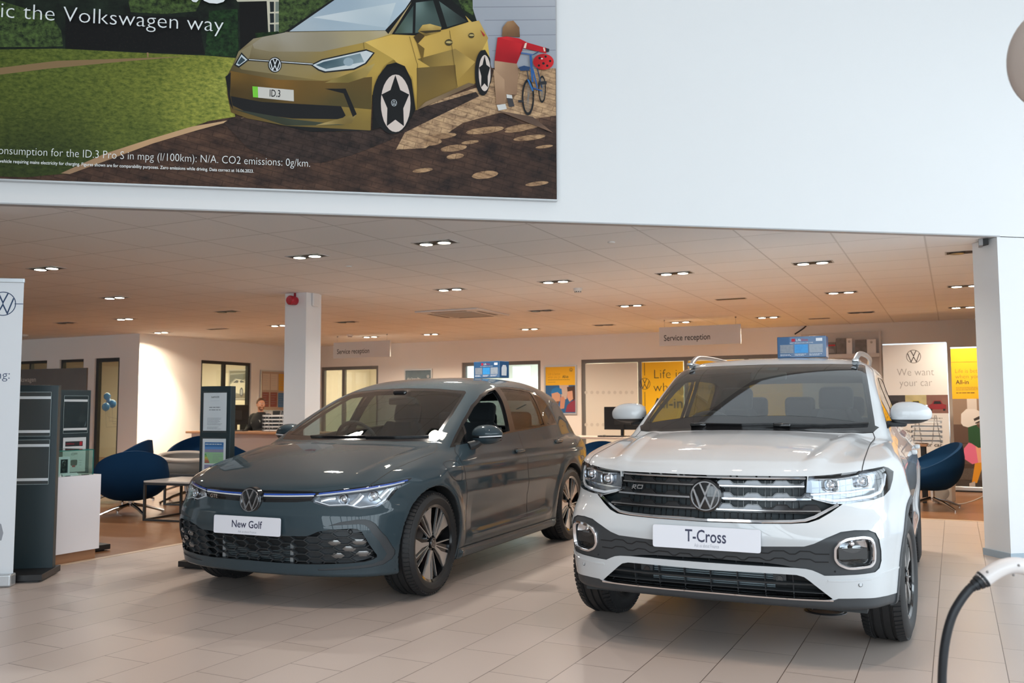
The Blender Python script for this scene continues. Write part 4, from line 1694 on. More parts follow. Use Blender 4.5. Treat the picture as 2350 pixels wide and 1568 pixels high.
	for zc, xe, mm, amp in ((0.830, 0.450, 'darkchrome', 0.016), (0.770, 0.478, 'chrome', 0.016), (0.718, 0.520, 'darkchrome', 0.016)):
		sl = MB().m(M['gloss_black'], True)
		xs = np.linspace(-xe, xe, 130)
		zb = lambda x: zc + 0.008 * (abs(x) / 0.5) ** 2 * 0.4
		ribbon(S, sl, xs, lambda x: zb(x) - 0.010, lambda x: tz(x, zb(x), amp) + 0.006, -0.018)
		sl.m(M['darkchrome'], True)
		ribbon(S, sl, xs, lambda x: zb(x), lambda x: tz(x, zb(x), amp), -0.013)
		sl.m(M['chrome'] if mm == 'chrome' else mat('satin_chrome', (0.50, 0.48, 0.47), 0.15, 1.0), True)
		S.strip(sl, 'F', [(x, zb(x) - 0.002) for x in np.linspace(-xe, xe, 40)], 0.013 if mm == 'chrome' else 0.010, 0.008, off=-0.014, deep=0.01)
		sl.build('grille_slat', None, g)
	fr = MB().m(M['chrome'], True)
	S.strip(fr, 'F', [(-x, z) for x, z in ((0.592, 0.748), (0.493, 0.693), (0.451, 0.678), (0.394, 0.672), (0.23, 0.667))] + [(0, 0.664)] + [(x, z) for x, z in ((0.23, 0.667), (0.394, 0.672), (0.451, 0.678), (0.493, 0.693), (0.592, 0.748))], 0.016, 0.007, off=-0.004, deep=0.02)
	S.strip(fr, 'F', [(-0.455, 0.870), (-0.25, 0.869), (0, 0.868), (0.25, 0.869), (0.455, 0.870)], 0.010, 0.004, off=-0.008, deep=0.01)
	fr.build('grille_surround', None, g)
	rb = MB().m(M['chrome'])
	p, n = S.hit('F', 0.375, 0.803)
	Q = frame_M(p + n * 0.006, Vector((-1, 0, 0)), Vector((0, 0, 1)))
	for st in ([(-0.012, -0.010), (-0.004, 0.010), (0.010, 0.010), (0.008, 0.002), (-0.008, 0.001), (0.008, -0.010)],):
		for q in stroke_polys(st, 0.004):
			rb.prism([(v.x, v.y) for v in q], 0, 0.004, 'xy', Q)
	for q in stroke_polys([(0.016, -0.006), (0.020, 0.010), (0.045, 0.010), (0.040, -0.006), (0.016, -0.006)], 0.004):
		rb.prism([(v.x, v.y) for v in q], 0, 0.004, 'xy', Q)
	rb.build('trim_badge', None, g)
	p, n = S.hit('F', 0.0, 0.778)
	vw_badge(root, p + Vector((0, 0.012, 0)), (0, 1, 0.03), 0.070, M)
	p, n = S.hit('F', 0.0, 0.576)
	name_plate(root, Vector((0, p.y + 0.012, 0.577)), (0, 1, 0.06), 0.52, 0.108, 'T-Cross', 'Ask us about Finance', M, 0.082, 0.198)

	# head lamps
	covers = S.piece([3], 'headlight', M['clear'], root, mode='pair', rim=0.05, rim_mt=M['gloss_black'])
	for sd, hl in ((1, covers[0]), (-1, covers[1])):
		put = lambda x, z, d: (lambda pn: (Vector((sd * pn[0].x, pn[0].y, pn[0].z)) - Vector((sd * pn[1].x, pn[1].y, pn[1].z)) * d))(S.hit('F', x, z))
		proj = MB().m(M['lampbase'], True)
		for x, z in ((0.572, 0.836), (0.708, 0.852)):
			c = put(x, z, 0.028)
			ax = Vector((sd * 0.12, 1, 0)).normalized()
			Q = frame_M(c, Vector((0, 0, 1)).cross(ax), Vector((0, 0, 1)))
			proj.m(M['chrome'], True)
			sq = [(0.036 * math.copysign(abs(math.cos(a)) ** 0.55, math.cos(a)), 0.030 * math.copysign(abs(math.sin(a)) ** 0.55, math.sin(a))) for a in np.linspace(0, 2 * PI, 32, endpoint=False)]
			sq2 = [(u * 0.84, v * 0.84) for u, v in sq]
			vs = [(u, v, 0.010) for u, v in sq] + [(u, v, 0.014) for u, v in sq2] + [(u * 0.7, v * 0.7, -0.02) for u, v in sq] + [(u, v, -0.02) for u, v in sq]
			fs = []
			for i in range(32):
				j = (i + 1) % 32
				fs += [(96 + i, 96 + j, j, i), (i, j, 32 + j, 32 + i), (32 + i, 32 + j, 64 + j, 64 + i)]
			proj.add(vs, fs, Q)
			proj.m(M['gloss_black'], True)
			proj.add([(u * 0.7, v * 0.7, -0.014) for u, v in sq], [list(range(32))], Q)
			proj.m(M['reflector'], True)
			proj.lathe([(0, 0.010), (0.010, 0.008), (0.018, 0.002), (0.022, -0.008)], 24, Q)
		proj.build('projector', None, hl)
		dl = MB().m(M['drl'], True)
		S.strip(dl, 'F', [(sd * x, z) for x, z in ((0.489, 0.779), (0.579, 0.764), (0.65, 0.768), (0.741, 0.778), (0.781, 0.795), (0.797, 0.830), (0.803, 0.878))], 0.015, 0.006, off=-0.020, deep=0.006)
		dl.build('daytime_light', None, hl)
		sh = MB().m(M['reflector'], True)
		S.strip(sh, 'F', [(sd * x, z) for x, z in ((0.475, 0.792), (0.56, 0.797), (0.65, 0.802), (0.76, 0.812))], 0.010, 0.004, off=-0.026, deep=0.01)
		S.strip(sh, 'F', [(sd * x, z) for x, z in ((0.50, 0.868), (0.60, 0.872), (0.70, 0.888))], 0.008, 0.004, off=-0.026, deep=0.01)
		sh.build('lamp_trim', None, hl)
	for o, hl in zip(S.piece([3], 'lamp_housing', mat('lamp_inside', (0.33, 0.36, 0.40), 0.22, 0.75), root, off=-0.045, mode='pair'), covers):
		put_under(o, hl)

	# fog lamps with bright rings
	rings = []
	for sd in (1, -1):
		r_ = MB().m(M['chrome'], True)
		S.strip(r_, 'F', [(sd * x, z) for x, z in shrink(fog, 0.006)], 0.016, 0.010, off=0.001, deep=0.03, closed=True)
		fo = r_.build('fog_light', None, root)
		rings.append(fo)
		b = MB().m(M['reflector'], True)
		c, n = S.hit('F', sd * 0.662, 0.556)
		n = Vector((n.x, n.y, 0)).normalized()
		Q = frame_M(c - n * 0.046, Vector((0, 0, 1)).cross(n), Vector((0, 0, 1)))
		b.lathe([(0.012, 0.0), (0.040, 0.008), (0.066, 0.035)], 36, Q, 0.05, PI - 0.05)
		b.m(M['gloss_black'], False)
		b.box((-0.068, -0.050, 0.004), (0.068, 0.0, 0.030), Q)
		b.m(M['chrome'], True)
		b.sphere((0, 0.018, 0.020), 0.013, 16, Q)
		b.build('bulb_reflector', None, fo)
	for o, fo in zip(S.piece([7], 'fog_recess', M['gloss_black'], root, off=-0.075, mode='pair'), rings):
		put_under(o, fo)
	for o, fo in zip(S.piece([7], 'fog_cover', M['clear'], root, off=-0.012, mode='pair', rim=0.05, rim_mt=M['gloss_black']), rings):
		put_under(o, fo)

	# wavy ribs pressed into the dark insert
	wv = MB().m(M['gap'])
	A = [(0.10, 0.527), (0.125, 0.516), (0.16, 0.516), (0.18, 0.530), (0.235, 0.532), (0.258, 0.519), (0.287, 0.519), (0.31, 0.533), (0.358, 0.535), (0.383, 0.521), (0.408, 0.522), (0.43, 0.537), (0.473, 0.538), (0.496, 0.527), (0.557, 0.528)]
	B = [(0.0, 0.492), (0.02, 0.492), (0.045, 0.478), (0.07, 0.478), (0.09, 0.492), (0.138, 0.492), (0.16, 0.479), (0.175, 0.479), (0.196, 0.494), (0.245, 0.496), (0.274, 0.484), (0.293, 0.485), (0.315, 0.498), (0.352, 0.50), (0.381, 0.487), (0.406, 0.488), (0.428, 0.501), (0.473, 0.501), (0.495, 0.489), (0.552, 0.491)]
	for L in (A, B):
		for sd in (1, -1):
			S.strip(wv, 'F', [(sd * x, z) for x, z in L], 0.0055, 0.0012, off=-0.0035, deep=0.001)
	for sd in (1, -1):
		p, n = S.hit('F', sd * 0.578, 0.449)
		wv.sphere(tuple(p), 0.004, 8)
	wv.build('insert_groove', None, root)

	# lower opening: radiator, ribs, cross bar, round sensors, bright lip
	lo = S.piece([5, 19], 'lower_grille', mat('intake_black', (0.012, 0.014, 0.016), 0.6), root, off=-0.09)[0]
	S.piece([5], 'intake_edge', M['gloss_black'], lo, off=0.0, rim=0.07)
	ie = [o for o in COL.objects if o.parent == lo and o.name.startswith('intake_edge')][0]
	bm = bmesh.new()
	bm.from_mesh(ie.data)
	nF = len(S.faces([5]))
	bmesh.ops.delete(bm, geom=[f for i, f in enumerate(bm.faces) if (i % (len(bm.faces) // 2)) < nF], context='FACES')
	bm.to_mesh(ie.data)
	bm.free()
	rad = MB().m(M['alu'])
	for i in range(15):
		z = 0.335 + i * 0.0098
		rad.box((-0.30, 0.695, z), (0.30, 0.702, z + 0.006))
	rad.build('radiator', None, lo)
	rb = MB().m(M['black'], True)
	for x in np.arange(-0.52, 0.53, 0.13):
		top = 0.418 if abs(x) < 0.43 else 0.40 - (abs(x) - 0.43) * 0.9
		S.strip(rb, 'F', [(x, 0.315), (x, top)], 0.005, 0.006, off=-0.035, deep=0.02, step=0.03)
		if abs(x) < 0.3:
			S.strip(rb, 'F', [(x, 0.456), (x, 0.476)], 0.004, 0.004, off=-0.03, deep=0.02, step=0.03)
	S.strip(rb, 'F', [(x, 0.368 + 0.004 * (x / 0.5) ** 2) for x in np.linspace(-0.505, 0.505, 30)], 0.012, 0.006, off=-0.028, deep=0.02)
	S.strip(rb, 'F', [(x, 0.332) for x in np.linspace(-0.54, 0.54, 30)], 0.006, 0.006, off=-0.028, deep=0.02)
	rb.build('intake_rib', None, lo)
	for sd in (1, -1):
		p, n = S.hit('F', sd * 0.325, 0.392)
		q = MB().m(M['black'])
		q.box((sd * 0.325 - 0.030, p.y - 0.075, 0.366), (sd * 0.325 + 0.030, p.y - 0.045, 0.418))
		q.m(M['gloss_black'], True)
		Q = frame_M(Vector((sd * 0.325, p.y - 0.045, 0.392)), Vector((-1, 0, 0)), Vector((0, 0, 1)))
		q.lathe([(0, 0.003), (0.011, 0.003), (0.012, 0.006), (0.016, 0.006), (0.017, 0)], 24, Q)
		q.build('round_sensor', None, lo)
		p, n = S.hit('F', sd * 0.68, 0.387)
		Q = frame_M(p, Vector((0, 0, 1)).cross(n), Vector((0, 0, 1)))
		q = MB().m(paint, True)
		q.lathe([(0, 0.003), (0.007, 0.003), (0.008, 0.002)], 20, Q)
		q.m(M['gap'])
		q.lathe([(0.008, 0.001), (0.0105, 0.001)], 20, Q)
		q.build('parking_sensor', None, root)
	lip = MB().m(M['chrome'], True)
	S.strip(lip, 'F', [(-0.563, 0.313), (-0.4, 0.310), (-0.2, 0.309), (0, 0.310), (0.2, 0.309), (0.4, 0.310), (0.563, 0.313)], 0.011, 0.008, off=0.0, deep=0.02)
	lip.build('lip_trim', None, lo)
	st = MB().m(paint, True)
	for sd in (1, -1):
		S.strip(st, 'F', [(sd * x, z) for x, z in ((0.545, 0.405), (0.606, 0.405), (0.724, 0.413), (0.757, 0.420), (0.78, 0.432), (0.838, 0.430))], 0.012, 0.006, off=-0.003, deep=0.004)
	st.build('bumper_crease', None, root)

	# shut lines
	gp = MB().m(M['gap'])
	for sd in (1, -1):
		S.strip(gp, 'T', [(sd * x, y) for x, y in bon[2:8]], 0.0045, 0.0004, off=0.0006, deep=0.0)
		S.strip(gp, 'T', [(sd * x, y) for x, y in bon[7:12]], 0.006, 0.0004, off=0.0006, deep=0.0)
	gp.m(M['gap'])
	for sd in (1, -1):
		tmp = MB()
		for line in (fd[:3], fd[-3:], rd[3:]):
			S.strip(tmp, 'S', line, 0.0045, 0.0004, off=0.0006, deep=0.0)
		gp.add([(sd * v[0], v[1], v[2]) for v in tmp.v], tmp.f)
	gp.build('shut_line', None, root)

	# handles, mirrors, roof rails, wipers
	for sd in (1, -1):
		for y in (-1.42, -2.30):
			hb = MB().m(paint, True)
			p, n = S.hit('S', y, 0.905)
			hb.box((sd * (p.x - 0.002) - 0.0, y - 0.095, 0.89), (sd * (p.x + 0.034), y + 0.095, 0.922), None, 0.012)
			hb.build('door_handle', None, root)
		mb = MB().m(paint, True)
		mirror_cap(mb, (sd * 0.884, -0.745, 1.162), (0.116, 0.115, 0.074), sd, low=-0.45, e=0.55, taper=0.34)
		o = mb.build('door_mirror', None, root)
		b = MB().m(M['black'], True)
		mirror_cap(b, (sd * 0.880, -0.748, 1.150), (0.114, 0.110, 0.048), sd, cut=-0.2)
		b.box((sd * 0.74, -0.80, 1.085), (sd * 0.86, -0.70, 1.120), None, 0.015)
		b.build('mirror_base', None, o)
		gl = MB().m(M['chrome'], False)
		gl.box((sd * 0.79, -0.802, 1.125), (sd * 0.975, -0.800, 1.215))
		gl.build('mirror_glass', None, o)
		rl = MB().m(mat('rail_alloy', (0.62, 0.64, 0.66), 0.28, 0.9), True)
		sweep_tube(rl, [(sd * 0.545, -1.12, 1.497), (sd * 0.553, -1.22, 1.535), (sd * 0.560, -1.42, 1.572), (sd * 0.565, -1.9, 1.585), (sd * 0.560, -2.4, 1.580), (sd * 0.535, -2.75, 1.555), (sd * 0.520, -2.92, 1.505)], 0.017, 10)
		rl.box((sd * 0.53, -1.35, 1.50), (sd * 0.572, -1.10, 1.522), None, 0.008)
		rl.build('roof_rail', None, root)
	wp = MB().m(M['gloss_black'], True)
	for xa, xb in ((0.30, -0.22), (-0.20, -0.66)):
		S.strip(wp, 'F', [(xa, 1.100), ((xa + xb) / 2, 1.097), (xb, 1.104)], 0.014, 0.012, off=0.004, deep=0.004)
		p, n = S.hit('F', xa, 1.10)
		wp.box((xa - 0.05, p.y - 0.02, 1.088), (xa + 0.05, p.y + 0.03, 1.112), None, 0.01)
	wp.build('wiper', None, root)
	sn = MB().m(M['gloss_black'], True)
	sn.box((-0.07, -1.10, 1.44), (0.07, -1.02, 1.485), None, 0.015)
	sn.m(M['dash'], True)
	sn.box((-0.13, -1.02, 1.385), (0.11, -0.985, 1.440), None, 0.016)
	sn.build('cabin_mirror', None, root)

	# cabin
	d = MB().m(M['dash'], True)
	d.box((-0.70, -0.86, 0.72), (0.70, -0.34, 1.030), None, 0.06)
	d.box((0.18, -0.95, 0.95), (0.54, -0.72, 1.075), None, 0.05)
	d.box((-0.14, -0.90, 0.90), (0.12, -0.84, 1.075), None, 0.02)
	d.build('dashboard', None, root)
	fl = MB().m(M['lining'])
	fl.box((-0.70, -2.9, 0.24), (0.70, 0.60, 0.36))
	fl.box((-0.50, -3.15, 0.30), (0.50, 0.55, 0.42))
	fl.build('floor_pan', None, root)
	for x in (-0.36, 0.36):
		sm = MB().m(M['cloth'], True)
		seat_mesh(sm, x, -1.55, 0.46)
		sm.build('front_seat', None, root)
	rs = MB().m(M['cloth'], True)
	rs.box((-0.62, -2.42, 0.50), (0.62, -1.95, 0.66), None, 0.05)
	rs.box((-0.62, -2.62, 0.60), (0.62, -2.46, 1.12), None, 0.05)
	for x in (-0.38, 0.0, 0.38):
		rs.box((x - 0.12, -2.62, 1.12), (x + 0.12, -2.52, 1.29), None, 0.04)
	rs.build('rear_bench', None, root)
	sw = MB().m(M['black'], True)
	Q = Matrix.Translation((0.36, -0.93, 1.0)) @ Matrix.Rotation(R(66), 4, 'X')
	ringp = [Q @ Vector((0.185 * math.cos(a), 0.185 * math.sin(a), 0)) for a in np.linspace(0, 2 * PI, 40, endpoint=False)]
	sw.tube(ringp, 0.016, 8, closed=True)
	sw.box((-0.18, -0.02, -0.02), (0.18, 0.03, 0.015), Q)
	sw.sphere((0, 0, 0), (0.07, 0.06, 0.02), 16, Q)
	sw.build('steering_wheel', None, root)

	rim = five_spoke(0.42, 0.2)
	for sd in (1, -1):
		for y, stz in ((0.0, R(-5)), (-2.551, 0.0)):
			make_wheel('wheel', root, (sd * 0.766, y, 0.328), sd, 0.328, 0.212, 0.222, rim, M, None, stz)
	root.location = SUV_LOC
	root.rotation_euler = (0, 0, SUV_ROT)
	return root

suv = build_suv()

# ================================================================ the grey car: shape
def hatch_extra(x, y, z, xs_, yf, zt):
	# bonnet edge line from lamp to mirror and the sharp waist line through the handles
	xr = 0.66 + 0.10 * np.clip((0.55 - y) / 0.9, 0, 1)
	on = np.clip((y + 0.5) / 0.15, 0, 1) * np.clip((0.70 - y) / 0.15, 0, 1)
	zt = zt + on * 0.008 * bump1((x - xr + 0.05) / 0.07)
	side = np.clip((0.25 - y) / 0.3, 0, 1) * np.clip((y + 3.2) / 0.3, 0, 1)
	t = np.clip((z - 0.80) / 0.05, -1, 1)
	xs_ = xs_ + side * 0.012 * np.where(z > 0.80, bump1((z - 0.80) / 0.035), bump1((z - 0.80) / 0.10))
	door = np.clip((-0.30 - y) / 0.15, 0, 1) * np.clip((y + 2.08) / 0.2, 0, 1)
	xs_ = xs_ - door * 0.018 * bump1((z - 0.46) / 0.16) + door * 0.014 * bump1((z - 0.29) / 0.07)
	# sill skirt
	sk = np.clip((-0.25 - y) / 0.04, 0, 1) * np.clip((y + 2.12) / 0.04, 0, 1)
	xs_ = xs_ + sk * 0.02 * np.clip((0.235 - z) / 0.02, 0, 1) * (z < 0.3)
	return xs_, yf, zt

HATCH = dict(
	front=[(0.13, 0.60), (0.16, 0.74), (0.185, 0.81), (0.205, 0.835), (0.23, 0.838), (0.27, 0.845), (0.35, 0.866), (0.43, 0.882), (0.50, 0.890), (0.56, 0.890), (0.60, 0.874), (0.64, 0.860), (0.68, 0.848), (0.71, 0.836), (0.74, 0.815), (0.80, 0.70)],
	nose=[(0, 0), (0.15, 0.006), (0.30, 0.026), (0.45, 0.062), (0.60, 0.125), (0.70, 0.19), (0.78, 0.28), (0.83, 0.37), (0.87, 0.50), (0.95, 0.85)],
	nose_low=[(0, 0), (0.15, 0.005), (0.30, 0.020), (0.45, 0.048), (0.60, 0.10), (0.70, 0.155), (0.78, 0.225), (0.83, 0.31), (0.87, 0.46), (0.95, 0.85)], nose_z=(0.42, 0.66),
	top=[(-3.5, 0.90), (-3.2, 0.97), (-2.6, 1.00), (-1.5, 1.0), (-0.9, 1.0), (-0.5, 0.998), (-0.3, 0.988), (-0.1, 0.967), (0.1, 0.935), (0.25, 0.905), (0.45, 0.856), (0.62, 0.804), (0.73, 0.760), (0.80, 0.728), (0.85, 0.695), (0.95, 0.60)],
	crown=[(0, 0), (0.2, 0.003), (0.4, 0.012), (0.6, 0.030), (0.7, 0.047), (0.8, 0.078), (0.9, 0.14)],
	plan=[(-3.5, 0.62), (-3.3, 0.75), (-3.0, 0.84), (-2.63, 0.886), (-2.2, 0.890), (-1.3, 0.886), (-0.5, 0.886), (0.0, 0.892), (0.25, 0.888), (0.45, 0.872), (0.6, 0.848), (0.95, 0.72)],
	section=[(0.12, 0.09), (0.18, 0.050), (0.25, 0.035), (0.35, 0.020), (0.50, 0.008), (0.62, 0.0), (0.72, 0.002), (0.80, 0.010), (0.86, 0.030), (0.93, 0.060), (1.0, 0.095), (1.1, 0.14)],
	under=[(-3.5, 0.42), (-3.3, 0.30), (-2.9, 0.20), (-2.0, 0.165), (0.0, 0.165), (0.5, 0.182), (0.7, 0.185), (0.95, 0.195)],
	roof=[(-3.6, 1.20), (-3.3, 1.27), (-3.0, 1.355), (-2.6, 1.428), (-2.2, 1.467), (-1.8, 1.476), (-1.5, 1.464), (-1.25, 1.435), (-1.0, 1.39), (-0.8, 1.33)],
	roofcrown=0.10,
	glass=[(0.88, 0.835), (0.98, 0.795), (1.1, 0.752), (1.25, 0.687), (1.36, 0.615), (1.43, 0.56), (1.5, 0.46)],
	glassplan=[(-3.4, -0.15), (-2.9, -0.095), (-2.5, -0.035), (-2.1, 0.0), (-1.4, 0.012), (-0.8, 0.004), (-0.4, -0.006), (0.0, -0.02)],
	rear=[(0.15, -3.10), (0.30, -3.28), (0.55, -3.37), (0.80, -3.375), (0.95, -3.30), (1.1, -3.16), (1.25, -3.02), (1.4, -2.93), (1.5, -2.8)],
	screen=(-0.125, 0.985, 1.98, 0.38), scurve=0.15,
	k_corner=0.10, k_top=0.040, k_pillar=0.075, k_roof=0.12, k_belt=0.02, fs=2.2,
	arches=[(0.12, 0.330, 0.368, 0.010, 0.08), (-2.49, 0.330, 0.368, 0.012, 0.08)],
	extra=hatch_extra)
HATCH_LOC, HATCH_ROT = (-3.94294, 5.1196, 0), -1.5252686 - PI / 2

# ================================================================ the grey car: built
def build_hatch():
	M = car_mats()
	paint = mat('grey_paint', (0.036, 0.056, 0.068), 0.55, 0.0, coat=0.75, spec=0.05)
	root = thing('car', 'dark grey hatchback with a honeycomb grille and red calipers, left of the white car', 'car')
	S = Shell(car_field(HATCH), np.arange(-0.0055, 0.96, 0.011), ygrid(0.97, -2.75, -3.5, 0.011, 0.02), np.arange(0.10, 1.56, 0.011))
	ar = HATCH['arches']
	for wy, wz, Rr, fl, fw in ar:
		S.mark(lambda c, n, wy=wy, wz=wz, Rr=Rr: math.hypot(c.y - wy, c.z - wz) < Rr + 0.010 and c.x > 0.5 and (abs(n.x) < 0.6 or c.x < 0.7), 14)
	head = [(0.447, 0.701), (0.399, 0.648), (0.451, 0.630), (0.517, 0.615), (0.60, 0.619), (0.625, 0.617), (0.654, 0.607), (0.69, 0.602), (0.735, 0.604), (0.768, 0.613), (0.79, 0.635), (0.806, 0.675), (0.818, 0.715), (0.836, 0.748), (0.838, 0.768), (0.801, 0.757), (0.706, 0.736), (0.591, 0.720)]
	S.cut(head, 'F', 3, facing=0.01)
	band = [(-0.1, 0.701), (0.0, 0.701), (0.2, 0.702), (0.375, 0.703), (0.447, 0.701), (0.399, 0.648), (0.314, 0.640), (0.1, 0.635), (0.0, 0.634), (-0.1, 0.634)]
	S.cut(band, 'F', 2)
	grille = [(-0.1, 0.446), (0.0, 0.446), (0.247, 0.440), (0.40, 0.443), (0.43, 0.452), (0.475, 0.472), (0.538, 0.484), (0.66, 0.490), (0.690, 0.487), (0.712, 0.468), (0.73, 0.425), (0.766, 0.325), (0.765, 0.310), (0.748, 0.298), (0.712, 0.287), (0.62, 0.279), (0.453, 0.272), (0.314, 0.270), (0.2, 0.272), (0.0, 0.274), (-0.1, 0.274)]
	S.cut(grille, 'F', 5)
	ctrim = [(0.533, 0.507), (0.595, 0.528), (0.686, 0.542), (0.722, 0.541), (0.745, 0.532), (0.767, 0.512), (0.806, 0.428), (0.826, 0.340), (0.824, 0.318), (0.813, 0.290), (0.781, 0.260), (0.725, 0.251), (0.576, 0.240), (0.449, 0.235), (0.449, 0.243), (0.618, 0.259), (0.742, 0.271), (0.784, 0.290), (0.800, 0.325), (0.781, 0.405), (0.742, 0.490), (0.722, 0.508), (0.70, 0.515), (0.62, 0.512)]
	S.cut(ctrim, 'F', 4)
	S.cut([(-0.1, 0.222), (0.45, 0.222), (0.62, 0.232), (0.75, 0.240), (0.92, 0.245), (0.92, 0.05), (-0.1, 0.05)], 'F', 6, facing=-0.75, lim=lambda c: c.y > 0.2)
	scr = [(-0.1, 0.989), (0.3, 0.990), (0.660, 0.994), (0.650, 1.04), (0.617, 1.164), (0.570, 1.28), (0.545, 1.328), (0.520, 1.342), (0.28, 1.362), (-0.1, 1.372)]
	S.cut(scr, 'F', 9, facing=0.15, lim=lambda c: c.y < -0.08)
	S.cut([(-0.1, 1.004), (0.3, 1.005), (0.635, 1.010), (0.628, 1.04), (0.597, 1.16), (0.550, 1.272), (0.520, 1.322), (0.28, 1.344), (-0.1, 1.352)], 'F', 8, facing=0.15, onto=(9,), lim=lambda c: c.y < -0.08)
	dlo = [(-0.275, 0.930), (-0.423, 1.017), (-0.60, 1.115), (-0.825, 1.225), (-1.05, 1.310), (-1.234, 1.355), (-1.408, 1.378), (-1.642, 1.387), (-1.898, 1.380), (-2.15, 1.360), (-2.333, 1.315), (-2.424, 1.245), (-2.490, 1.122), (-2.515, 1.052), (-2.1, 1.042), (-1.312, 1.008), (-0.654, 0.962)]
	S.cut(dlo, 'S', 12, facing=0.2)
	S.cut([(-0.330, 0.948), (-0.428, 1.007), (-0.545, 1.072), (-0.485, 0.962)], 'S', 21, facing=0.2, onto=(12,))
	S.cut([(-0.52, 0.966), (-0.575, 1.085), (-0.827, 1.210), (-1.047, 1.292), (-1.238, 1.337), (-1.385, 1.358), (-1.365, 1.25), (-1.325, 1.12), (-1.29, 1.022), (-0.908, 0.990)], 'S', 10, facing=0.2, onto=(12,))
	S.cut([(-1.50, 1.368), (-1.66, 1.370), (-1.90, 1.362), (-2.12, 1.345), (-2.11, 1.23), (-2.10, 1.055), (-1.40, 1.024), (-1.42, 1.12)], 'S', 11, facing=0.2, onto=(12,))
	S.cut([(-2.165, 1.335), (-2.31, 1.298), (-2.395, 1.235), (-2.44, 1.15), (-2.465, 1.066), (-2.145, 1.056)], 'S', 22, facing=0.2, onto=(12,))
	S.cut([(-0.1, 1.02), (0.56, 1.04), (0.50, 1.26), (0.42, 1.29), (-0.1, 1.30)], 'B', 18, facing=0.2, lim=lambda c: c.y < -2.6)
	bon = [(-0.1, 1.0), (0.701, 1.0), (0.701, 0.620), (0.713, 0.573), (0.724, 0.433), (0.742, 0.206), (0.757, -0.005), (0.752, -0.10), (0.72, -0.20), (0.665, -0.275), (0.60, -0.235), (0.40, -0.155), (0.2, -0.115), (0.0, -0.105), (-0.1, -0.105)]
	S.cut(bon, 'T', 1, facing=0.05, onto=(0,), lim=lambda c: c.z > 0.66)
	S.cut([(-0.1, -0.098), (0.2, -0.108), (0.40, -0.148), (0.60, -0.228), (0.67, -0.272), (0.70, -0.40), (0.3, -0.30), (-0.1, -0.24)], 'T', 20, facing=0.1, onto=(0,), lim=lambda c: c.z > 0.9)
	fd = [(-0.360, 0.265), (-0.345, 0.50), (-0.325, 0.68), (-0.275, 0.80), (-0.28, 0.90), (-0.345, 0.944), (-0.65, 0.958), (-1.30, 1.003), (-1.44, 1.012), (-1.425, 0.90), (-1.42, 0.79), (-1.455, 0.60), (-1.475, 0.45), (-1.445, 0.265)]
	S.cut(fd, 'S', 15, facing=0.1)
	rd = [(-1.452, 0.265), (-1.482, 0.45), (-1.462, 0.60), (-1.427, 0.79), (-1.432, 0.90), (-1.447, 1.012), (-2.10, 1.036), (-2.42, 1.045), (-2.40, 0.95), (-2.27, 0.80), (-2.16, 0.66), (-2.10, 0.46), (-2.02, 0.31), (-1.98, 0.265)]
	S.cut(rd, 'S', 16, facing=0.1)
	S.cut([(-0.24, 0.10), (-0.24, 0.240), (-2.13, 0.240), (-2.13, 0.10)], 'S', 17, facing=-0.3)

	S.piece([0], 'body_shell', paint, root, rim=0.012, rim_mt=M['black'])
	S.piece([1], 'bonnet', paint, root, rim=0.02)
	S.piece([15], 'front_door', paint, root, rim=0.012, mode='pair')
	S.piece([16], 'rear_door', paint, root, rim=0.012, mode='pair')
	S.piece([4], 'bumper_trim', M['grain'], root, off=-0.004, rim=0.02, mode='pair')
	S.piece([6], 'front_lip', paint, root, off=-0.002, rim=0.01)
	S.piece([14], 'wheel_housing', M['black'], root, mode='pair')
	S.piece([17], 'sill_skirt', paint, root, off=0.004, rim=0.014, mode='pair')
	S.piece([9, 20], 'screen_surround', M['gloss_black'], root, off=-0.001)
	S.piece([8], 'windscreen', M['screen'], root)
	S.piece([12], 'window_surround', M['gloss_black'], root, mode='pair', off=-0.001, rim=0.02)
	a, b = S.piece([10], 'front_door_glass', M['sideglass'], root, mode='pair', off=-0.006)
	bpy.data.objects.remove(b)                      # the window on the car's left is wound down
	S.piece([21], 'quarter_glass', M['privacy'], root, mode='pair', off=-0.003)
	S.piece([11], 'rear_door_glass', M['privacy'], root, mode='pair', off=-0.004)
	S.piece([22], 'rear_quarter_glass', M['privacy'], root, mode='pair', off=-0.002)
	S.piece([18], 'rear_window', M['privacy'], root, off=-0.003)
	S.piece([0, 1, 4, 6, 9, 12, 15, 16, 17, 20], 'cabin_lining', M['lining'], root, off=-0.035, flip=True)

	# dark band with the blue and bright lines that tie the lamps together
	bd = S.piece([2], 'light_band', M['gloss_black'], root, off=-0.006)[0]
	bl = MB().m(mat('blue_trim', (0.010, 0.075, 0.42), 0.25, coat=1.0), True)
	S.strip(bl, 'F', [(-0.42, 0.690), (-0.25, 0.685), (-0.075, 0.682)], 0.010, 0.003, off=-0.004)
	S.strip(bl, 'F', [(0.075, 0.682), (0.25, 0.685), (0.42, 0.690)], 0.010, 0.003, off=-0.004)
	bl.m(M['drl'], True)
	S.strip(bl, 'F', [(-0.415, 0.680), (-0.25, 0.675), (-0.078, 0.672)], 0.008, 0.004, off=-0.004)
	S.strip(bl, 'F', [(0.078, 0.672), (0.25, 0.675), (0.415, 0.680)], 0.008, 0.004, off=-0.004)
	bl.m(M['darkchrome'], True)
	S.strip(bl, 'F', [(-0.41, 0.667), (-0.25, 0.661), (-0.08, 0.658)], 0.010, 0.003, off=-0.004)
	S.strip(bl, 'F', [(0.08, 0.658), (0.25, 0.661), (0.41, 0.667)], 0.010, 0.003, off=-0.004)
	bl.build('band_line', None, bd)
	tb = MB().m(M['chrome'])
	p, n = S.hit('F', 0.325, 0.657)
